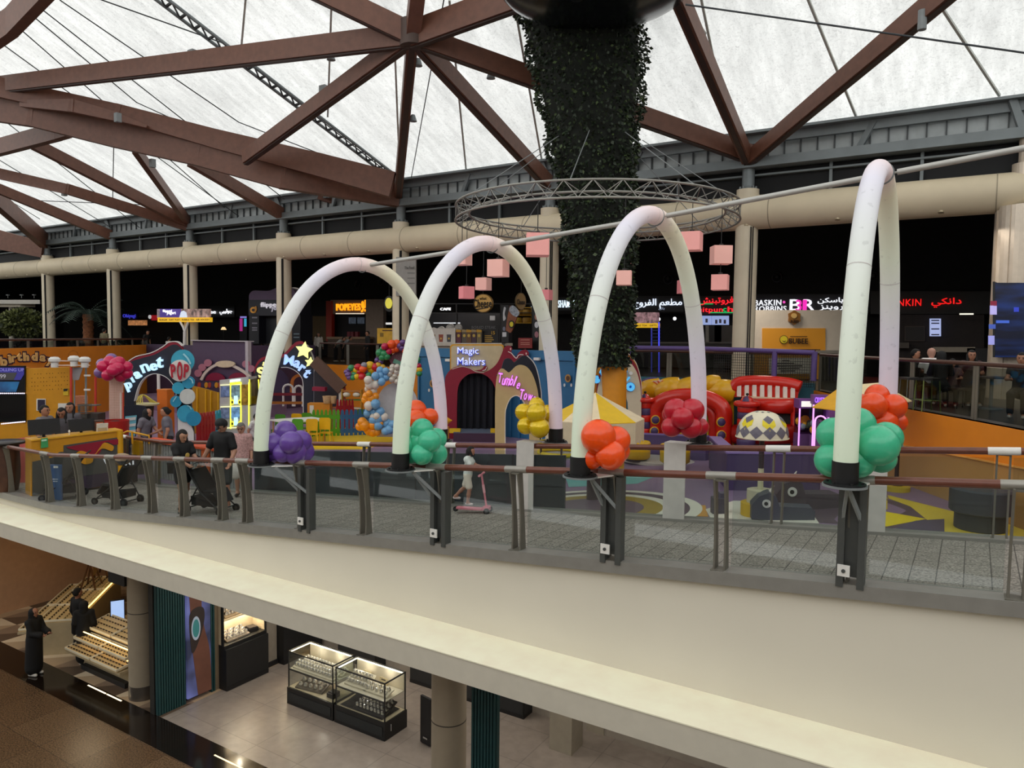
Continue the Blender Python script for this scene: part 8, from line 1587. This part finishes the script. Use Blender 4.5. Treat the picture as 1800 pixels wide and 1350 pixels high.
def person(label, loc, rz, h, pose=None, skin='a9765c', top='1a1a1c', sleeve=.55, bottom='2a2a2e', leg=.5, hair='15110f', hairlen=0, shoes='d8d4cc', vox=.015, dress=None, veil=None, group=None, cap=None, look=0., lean=0., wide=1.):
 J = dict(J0)
 if lean:
  for k in ('wst', 'chs', 'nck', 'hed', 'shl', 'shr', 'ell', 'elr', 'wrl', 'wrr'):
   z = J[k][2]-.93; J[k] = (J[k][0], J[k][1]-z*sin(lean), .93+z*cos(lean))
 J.update(pose or {}); k = h/1.72; V = {a: np.array(b)*k for a, b in J.items()}; r = lambda x: x*k*wide
 t = thing('person', label, 'person', loc, rz, group)
 hd = V['hed']; f = np.array([0, -cos(look), -sin(look)]); upv = np.array([0, -sin(look), cos(look)])
 B = [(V['pel'], V['wst'], r(.135), r(.12), .72), (V['wst'], V['chs'], r(.12), r(.145), .72), (V['shl'], V['shr'], r(.062), r(.062), 1, .05), (V['chs'], V['nck'], r(.1), r(.055), .8), (V['nck'], hd, r(.05), r(.055)), (hd-upv*.02*k, hd+upv*.045*k, r(.082), r(.09), 1.1), (hd+f*.03*k-upv*.05*k, hd+f*.045*k-upv*.075*k, r(.055), r(.035)), (hd+f*.1*k+upv*.01*k, hd+f*.115*k-upv*.022*k, .010*k, .015*k, 1, .012)]
 for s in (-1, 1): B.append((hd+np.array([s*.085*k, 0, 0])-upv*.01*k, hd+np.array([s*.088*k, .01, 0])+upv*.02*k, .014*k, .018*k, 1, .01))
 arms, legs = [], []
 for s in 'lr':
  sh, el, wr, hp, kn, an = (V[a+s] for a in ('sh', 'el', 'wr', 'hp', 'kn', 'an')); sg = -1 if s == 'l' else 1
  arms.append((sh, el, wr)); B += [(sh, el, r(.052), r(.042)), (el, wr, r(.042), r(.029))]
  d = wr-el; d = d/np.linalg.norm(d); sd = np.cross(d, [0, -1., .2]); sd /= np.linalg.norm(sd)+1e-9; nn = np.cross(sd, d); pm = wr+d*.075*k
  B.append((wr, pm, .026*k, .036*k, 1, .02))
  for i, (o, l) in enumerate(((-.028, .062), (-.01, .075), (.01, .07), (.027, .055))): q = pm+sd*o*k+d*.02*k; m_ = q+d*l*.55*k+nn*.012*k*(1+i*.3); B += [(q, m_, .0105*k, .010*k, 1, .006), (m_, m_+d*l*.35*k+nn*.03*k, .010*k, .0085*k, 1, .006)]
  q = wr+d*.03*k+sd*(-.03)*k; B.append((q, q+d*.045*k-sd*.03*k+nn*.02*k, .012*k, .0095*k, 1, .008))
  legs.append((hp, kn, an)); B += [(hp, kn, r(.085), r(.058)), (kn, kn*.6+an*.4, r(.056), r(.055)), (kn*.6+an*.4, an, r(.054), r(.036)), (an, an+np.array([0, -.13*k, -.055*k]), .04*k, .032*k), (an, an+np.array([0, .03*k, -.05*k]), .036*k, .036*k)]
 obj('body', field(B, vox), M(skin, .5, var=.05), t, smooth='all')
 g = .016*k
 if top:
  T = [(V['pel']*.8+V['wst']*.2, V['wst'], r(.15)+g, r(.13)+g, .76), (V['wst'], V['chs'], r(.13)+g, r(.15)+g, .76), (V['shl'], V['shr'], r(.064)+g, r(.064)+g, 1, .06), (V['chs'], V['nck']*.75+V['chs']*.25, r(.1)+g, r(.06)+g, .8)]
  for sh, el, wr in arms:
   if sleeve <= 1: T.append((sh, sh+(el-sh)*sleeve, r(.058)+g, r(.056)+g))
   else: T += [(sh, el, r(.056)+g, r(.046)+g), (el, el+(wr-el)*(sleeve-1), r(.046)+g, r(.04)+g)]
  obj('shirt', field(T, vox), top if not isinstance(top, str) else M(top, .75, var=.08, scale=12), t, smooth='all')
 if bottom:
  T = [(V['pel'], V['pel']+np.array([0, 0, .04*k]), r(.14)+g, r(.135)+g, .76)]
  for hp, kn, an in legs:
   if leg <= 1: T.append((hp, hp+(kn-hp)*leg, r(.088)+g, r(.075)+g*1.5))
   else: T += [(hp, kn, r(.088)+g, r(.062)+g), (kn, kn+(an-kn)*(leg-1), r(.062)+g, r(.05)+g)]
  obj('shorts' if leg <= 1 else 'trousers', field(T, vox), M(bottom, .75, var=.06, scale=9), t, smooth='all')
 if dress:
  c_, z0, w0 = dress; T = [(V['pel'], V['chs'], r(.185)+g, r(.155)+g, .8), (np.array([0, V['anl'][1]*.5+V['anr'][1]*.5, z0*k+w0*k*.8]), V['pel'], w0*k, r(.185)+g, .85), (V['shl'], V['shr'], r(.066)+g, r(.066)+g, 1, .06), (V['chs'], V['nck'], r(.11)+g, r(.06)+g, .8)]
  for sh, el, wr in arms: T += [(sh, el, r(.06)+g, r(.055)+g)]+([(el, wr, r(.055)+g, r(.07)+g)] if sleeve > 1 else [])
  obj('robe' if z0 < .2 else 'dress', field(T, vox), c_ if not isinstance(c_, str) else M(c_, .8, var=.1, scale=14), t, smooth='all')
 if veil: obj('headscarf', field([(hd+upv*.03*k+np.array([0, .02*k, 0]), hd-upv*.02*k+np.array([0, .03*k, 0]), r(.108), r(.105)), (hd+np.array([0, .03*k, -.08*k]), V['nck']+np.array([0, .02, 0]), r(.1), r(.1)), (V['nck']+np.array([0, 0, -.02*k]), V['chs'], r(.12), r(.15), .8)], vox), M(veil, .8, var=.1), t, smooth='all')
 elif cap: obj('cap', field([(hd+upv*.06*k+np.array([0, .01*k, 0]), hd+upv*.075*k, r(.1), r(.092)), (hd+upv*.055*k+f*.08*k, hd+upv*.045*k+f*.15*k, .03*k, .02*k, 1.2)], vox), M(cap, .7), t, smooth='all')
 if hair and not veil:
  bk = -f; Hh = [(hd+upv*.055*k+bk*.02*k, hd+upv*.03*k+bk*.04*k, r(.094), r(.092)), (hd+upv*.08*k+f*.03*k, hd+upv*.08*k+bk*.02*k, r(.06), r(.07))]
  if hairlen: Hh += [(hd+bk*.05*k, hd+bk*.1*k-np.array([0, 0, hairlen*k]), r(.088), r(.07))]+[(hd+np.array([s*.085*k, .02*k, .02*k]), hd+np.array([s*.1*k, -.06*k, -hairlen*.85*k]), r(.036), r(.032)) for s in (-1, 1)]
  elif hairlen is None: Hh.append((hd+bk*.1*k+upv*.03*k, hd+bk*.13*k+upv*.04*k, r(.04), r(.04)))
  obj('hair', field(Hh, vox), M(hair, .85, var=.2), t, smooth='all')
 if shoes:
  T = []
  for hp, kn, an in legs: T += [(an+np.array([0, .035*k, -.045*k]), an+np.array([0, -.14*k, -.05*k]), .044*k, .04*k, 1.0)]
  obj('shoes', field(T, vox), M(shoes, .5), t, smooth='all')
 fc_ = MB(); eb = MB()
 for s in (-1, 1): fc_.ball(hd+f*.092*k+upv*.022*k+np.array([s*.034*k, 0, 0]), .011*k, 8, 6); eb.beam(hd+f*.095*k+upv*.045*k+np.array([s*.02*k, 0, 0]), hd+f*.09*k+upv*.045*k+np.array([s*.05*k, 0, 0]), .008*k, .006*k)
 obj('eyes', fc_, M('15100e', .3), t); obj('eyebrows', eb, M('1c1410', .7), t); obj('mouth', MB().ball(hd+f*.092*k-upv*.05*k, .02*k, 8, 6, (1, .4, .3)), M('7a3a34', .5), t)
 return t, V
def wheel(t, c, r, ax_, w=.03):
 ax_ = Vector(ax_).normalized(); c = Vector(c); o = obj('wheel', MB().cyl(c-ax_*w/2, c+ax_*w/2, r, seg=20), M('17171a', .6), t, smooth=True); obj('wheel_hub', MB().cyl(c-ax_*w*.6, c+ax_*w*.6, r*.5, seg=14), M('4a4a4c', .4, .4), t, smooth=True)
def stroller(label, loc, rz, canopy='141416', seat='1b1b1d', hat=None):
 """front faces local -y, handle at +y"""
 t = thing('stroller', label, 'stroller', loc, rz); fm = M('2a2a2c', .4, .4)
 for sx in (-.24, .24):
  obj('frame', MB().tube([(sx, .48, 1.02), (sx, .36, .86), (sx, .05, .42), (sx, -.38, .1)], .014, 8).tube([(sx, .12, .52), (sx, .38, .1)], .014, 8).tube([(sx, .05, .42), (sx*.9, .2, .4)], .012, 6), fm, t, smooth=True)
  wheel(t, (sx, .38, .09), .09, (1, 0, 0)); wheel(t, (sx, -.38, .075), .075, (1, 0, 0))
 obj('handle', MB().tube([(-.24, .48, 1.02), (-.2, .53, 1.06), (.2, .53, 1.06), (.24, .48, 1.02)], .018, 8), fm, t, smooth=True); obj('axle', MB().cyl((-.24, .38, .1), (.24, .38, .1), .012, seg=8).cyl((-.24, -.36, .12), (.24, -.36, .12), .012, seg=8), fm, t)
 obj('seat', MB().prism([(-.2, .3, .85), (-.2, .06, .45), (-.2, -.22, .47), (-.2, -.36, .24), (-.2, -.33, .22), (-.2, -.2, .42), (-.2, .1, .39), (-.2, .35, .83)], (.4, 0, 0)), M(seat, .8), t, fix=True)
 obj('canopy', MB().grid(lambda u, v: (-.23+.46*u, .33-.42*sin(v*1.7)*1.0, .84+.24*sin(v*1.7+.5)-.05*(2*u-1)**2), 8, 10), M(canopy, .8), t, smooth='all'); obj('basket', MB().prism([(-.2, .32, .33), (-.2, .3, .16), (-.2, -.2, .15), (-.2, -.26, .24)], (.4, 0, 0)), M('1e1e20', .9), t, fix=True)
 if hat: obj('sunshade', MB().ball((0, .12, .98), .22, 16, 8, (1, .9, .6)), M(hat, .8), t, smooth='all')
 return t
def fl(x, y): # point on the sloping bridge floor
 p = PZ(x, y, 5.0)
 for _ in range(12): p = PZ(x, y, deck(p.x)+.005)
 return p
RZ0 = radians(32)
w, V = person('woman with long black hair in black tee and shorts pushing a stroller', fl(322, 903), RZ0+radians(62), 1.62, dict(ell=(-.2, -.12, 1.16), elr=(.21, -.12, 1.16), wrl=(-.15, -.34, 1.07), wrr=(.16, -.34, 1.07), knl=(-.1, -.1, .5), anl=(-.1, -.06, .09), knr=(.1, .02, .5), anr=(.1, .2, .1)), skin='b08268', top='0b0b0d', bottom='0c0c0e', leg=.45, hairlen=.34, shoes='2a2826', look=.35, wide=1.06)
obj('shirt_emblem', MB().ball((0, -.148, 1.16), .05, 10, 8, (1, .25, 1)), M('b99a4a', .5), w); obj('sandal_straps', MB().box((-.095, -.12, .075), (.1, .06, .02)).box((.095, .12, .085), (.1, .06, .02)), M('cfcac0', .5), w)
cb = fl(306, 900); t = thing('camera_bag', 'small black camera bag at the hip of the long-haired woman', 'bag', (cb.x, cb.y, cb.z+.78), RZ0); obj('pouch', MB().rbox((0, 0, .1), (.2, .14, .2), .03), M('131315', .7), t); obj('flap', MB().rbox((0, -.01, .2), (.2, .16, .04), .03), M('1c1c1f', .7), t); obj('strap', MB().tube([(0, 0, .2), (.1, .02, .4), (.14, .05, .55)], .012, 6), m_black, t)
w, V = person('man in a black cap, black tee and dark shorts looking down beside the stroller', fl(392, 893), RZ0+radians(-14), 1.77, dict(ell=(-.27, -.06, 1.14), wrl=(-.36, -.16, .9), elr=(.27, .0, 1.13), wrr=(.27, -.14, .93), anr=(.13, -.02, .09), knr=(.12, -.06, .5)), skin='a87a62', top='08080a', sleeve=.7, bottom='3a3c3a', leg=.85, cap='101012', shoes='d6d2ca', look=.55, wide=1.1)
m_pinkd = M('b48c88', .8, var=.3, scale=30)
w, V = person('older woman in a patterned pink dress and glasses with a white bag', fl(425, 872), RZ0+radians(6), 1.6, dict(wrl=(-.22, -.14, .95), wrr=(.25, -.08, .88)), skin='ad8068', top=None, bottom=None, dress=(m_pinkd, .45, .17), sleeve=.6, hair='6a6864', shoes='2a2422', look=.3)
gl_m = MB(); hd = V['hed']; [gl_m.tube([Vector(hd)+Vector((s*.036+.028*cos(a*pi/5), -.098, .022+.024*sin(a*pi/5))) for a in range(11)], .004, 5, cap=False) for s in (-1, 1)]; obj('glasses', gl_m, m_black, w)
q = fl(424, 872); t = thing('white_bag', 'white plastic carrier bag hanging from the hand of the woman in pink', 'bag', (q.x, q.y, q.z), RZ0); obj('bag', MB().lathe([(.05, .4), (.13, .45), (.15, .62), (.09, .75), (.03, .82)], (-.02, -.3, .03), 14, sx=1, sy=.5), M('d9d3ca', .5, var=.06), t, smooth='all'); obj('handles', MB().tube([(-.05, -.3, .83), (-.1, -.2, .95), (.02, -.28, .85)], .008, 5), M('d9d3ca', .5), t)
stroller('black stroller pushed along the bridge by the long-haired woman', fl(372, 900), RZ0+radians(72))
stroller('dark stroller with pale round sunshade parked by the rail below the counter', fl(207, 885), RZ0+radians(-105), hat='a08a70'); stroller('black stroller carrying a long blue bag at the left end of the bridge', PZ(112, 876, 4.475), RZ0+radians(-70))
q = PZ(103, 878, 4.475); t = thing('blue_bag', 'long blue garment bag hanging on the leftmost stroller', 'bag', q, RZ0); obj('bag', MB().rbox((0, -.1, .42), (.3, .1, .8), .04), M('44608c', .6, var=.08), t); obj('print', MB().box((.03, -.152, .5), (.12, .004, .02)).box((.03, -.152, .45), (.1, .004, .02)), M('c9d2e0', .5), t); obj('white_tag', MB().box((.05, -.152, .78), (.1, .006, .05)), m_white, t)
w, V = person('little girl in a pale tee and cream shorts riding the pink scooter', fl(822, 895)+Vector((0, 0, .08)), RZ0+radians(78), 1.02, dict(ell=(-.2, -.16, 1.2), elr=(.2, -.16, 1.2), wrl=(-.17, -.4, 1.16), wrr=(.17, -.4, 1.16), knl=(-.1, -.08, .5), anl=(-.08, -.02, .09), knr=(.1, .12, .52), anr=(.1, .42, .22), chs=(0, -.05, 1.3), nck=(0, -.06, 1.46), hed=(0, -.09, 1.62)), skin='a87862', top='cfd8d2', sleeve=.6, bottom='d8cfc0', leg=.8, hairlen=.12, vox=.011, shoes='d8c8c8', look=-.05, wide=1.12)
q = fl(836, 901); t = thing('scooter', 'pink childs kick scooter under the little girl', 'scooter', q, RZ0+radians(78)); mp_ = M('d8808e', .4, var=.04)
obj('deck', MB().rbox((0, .1, .07), (.13, .5, .03), .05), mp_, t); obj('stem', MB().cyl((0, -.2, .08), (0, -.1, .68), .018, seg=10), mp_, t, smooth=True); obj('stem_sleeve', MB().cyl((0, -.155, .36), (0, -.13, .5), .024, seg=10), M('e8a8b0', .4), t); obj('handlebar', MB().cyl((-.17, -.1, .68), (.17, -.1, .68), .014, seg=10), mp_, t); obj('front_fork', MB().rbox((0, -.2, .09), (.2, .12, .06), .04), mp_, t)
for sx in (-.11, .11): wheel(t, (sx, -.22, .055), .055, (1, 0, 0)); obj('grip', MB().cyl((sx*1.6, -.1, .68), (sx*1.0, -.1, .68), .02, seg=10), M('e0909c', .5), t)
wheel(t, (0, .36, .045), .045, (1, 0, 0))
# kiosk and playground staff
def stand(x, ytop, D, h): p = PD(x, ytop, D); return Vector((p.x, p.y, GZ)), max(1.1, (p.z-GZ))
for lab, x, yt, D, rz, kw in (
 ('young man in a grey shirt seen in profile behind the left monitor', 78, 716, 18.9, 85, dict(top='6f6c70', hair='120f0d')), ('woman with long dark hair in grey behind the counter, between the monitors', 108, 720, 19.3, 20, dict(top='4a474c', hairlen=.26, look=.4)), ('second woman with long hair in grey, standing further back behind the counter', 123, 711, 20.0, 8, dict(top='545056', hairlen=.25)),
 ('staff woman in black headscarf and grey shirt before the planet gate', 252, 720, 20.7, 75, dict(wide=1.1, top='706c76', veil='111013', lean=.2, pose=dict(elr=(.22, -.2, 1.14), wrr=(.16, -.42, 1.02)))), ('staff woman in grey polo with tied-back hair before the planet gate', 296, 719, 20.7, -70, dict(wide=1.15, top='6c6a74', hairlen=None, lean=.12, pose=dict(ell=(-.2, -.18, 1.1), wrl=(-.14, -.38, 1.02)))), ('person in a white patterned shirt bending by the capsule cabinet', 441, 727, 22.3, 75, dict(top=M('cfcbc6', .8, var=.35, scale=22), lean=.35))):
 p, h = stand(x, yt, D, 0); person(lab, p, radians(32+rz), h/.985, bottom='1c1b20', leg=1.9, vox=.018, **kw)
# food court visitors
SIT = dict(knl=(-.12, -.42, .5), knr=(.12, -.42, .5), anl=(-.12, -.4, .09), anr=(.12, -.4, .09), pel=(0, .02, .53), hpl=(-.1, 0, .52), hpr=(.1, 0, .52), wst=(0, .02, .7), chs=(0, 0, .92), nck=(0, -.01, 1.08), hed=(0, -.03, 1.22), shl=(-.17, 0, 1.03), shr=(.17, 0, 1.03), ell=(-.24, -.08, .8), elr=(.24, -.08, .8), wrl=(-.15, -.32, .8), wrr=(.15, -.32, .8))
for lab, x, n, rz, kw in (
 ('man in a khaki shirt standing beyond the orange wall, back turned', 184, 23.5, 170, dict(h=1.75, top='6a6248', look=0)), ('dark dressed waiter beyond the orange wall, left of the billboard', 257, 26.5, 60, dict(h=1.72, top='1a191b', lean=.3)), ('seated person in a white speckled shirt under the billboard', 297, 25.9, 150, dict(h=1.7, top=M('bdb9b4', .8, var=.4, scale=25), pose=SIT)),
 ('seated person in pale clothes inside the dark dessert kiosk', 466, 29.6, 40, dict(h=1.72, top='8d8a88')), ('woman in a white top standing left of the orange lettered shop', 560, 30.2, 20, dict(h=1.68, top='b9b2aa', sleeve=1.8, hairlen=.2)), ('dark dressed person in the gap left of the woman in white', 541, 31.5, 200, dict(h=1.7, top='17161a', sleeve=1.8)),
 ('person in a checked shirt bending over the food court counter, left', 590, 31.5, 80, dict(h=1.7, top=M('8a8c88', .8, var=.6, scale=25), lean=.9)), ('person in a checked shirt bending over the food court counter, right', 602, 31.8, 100, dict(h=1.68, top=M('77797a', .8, var=.6, scale=25), lean=.8)), ('man in black standing at the right end of the chicken counter', 646, 30.2, -60, dict(h=1.78, top='121214', sleeve=1.8)),
 ('juice seller in a black top and cap behind the yellow poster', 690, 28.9, 0, dict(h=1.66, top='141315', cap='141215')),
 ('bald man in a white tee sitting at the cafe table at right', 1638, 21.3, 165, dict(h=1.78, top='e3dedb', skin='b98a78', hair=None, pose=SIT)), ('seated woman in a black headscarf right of the bald man', 1655, 20.6, 150, dict(h=1.7, top='121214', sleeve=1.9, veil='0f0f11', pose=SIT)), ('child with pink hands up seated right of the woman in the headscarf', 1675, 20.9, -30, dict(h=1.45, top='5a3c40', pose=SIT)),
 ('seated man with dark hair left of the bald man', 1608, 21.6, 60, dict(h=1.72, top='2a2628', pose=SIT)), ('seated person in maroon by the video wall', 1708, 21.4, -20, dict(h=1.72, top='3a1c22', hairlen=.2, pose=SIT)), ('seated person with bare arms at the far right edge', 1797, 18.6, -40, dict(h=1.7, top='1c1a1c', sleeve=.4, pose=SIT))):
 p = PN(x, 620, n); p.z = FZ; person(lab, p, radians(32+rz), bottom='1a191c', leg=1.9, vox=.026, shoes='c9c4bc', **kw)
# ground floor shoppers
person('woman in a long black robe and headscarf walking along the dark shop edge', PZ(62, 1186, .0), radians(32+80), 1.64, dict(ell=(-.2, -.1, 1.14), wrl=(-.12, -.28, 1.1), elr=(.2, -.1, 1.14), wrr=(.12, -.28, 1.1)), top=None, bottom=None, dress=('0c0c0e', .04, .22), sleeve=1.8, veil='0b0b0d', vox=.018)
person('woman in a black robe and headscarf at the sunglasses tables, seen from behind', PZ(150, 1166, 0), radians(32+200), 1.6, top=None, bottom=None, dress=('0d0d0f', .04, .22), sleeve=1.8, veil='0c0c0e', vox=.018)
person('dark haired companion in black standing close behind the woman at the tables', PZ(139, 1150, 0), radians(32+150), 1.72, top='141316', sleeve=1.8, bottom='121214', leg=1.9, hair='100e0e', vox=.018)
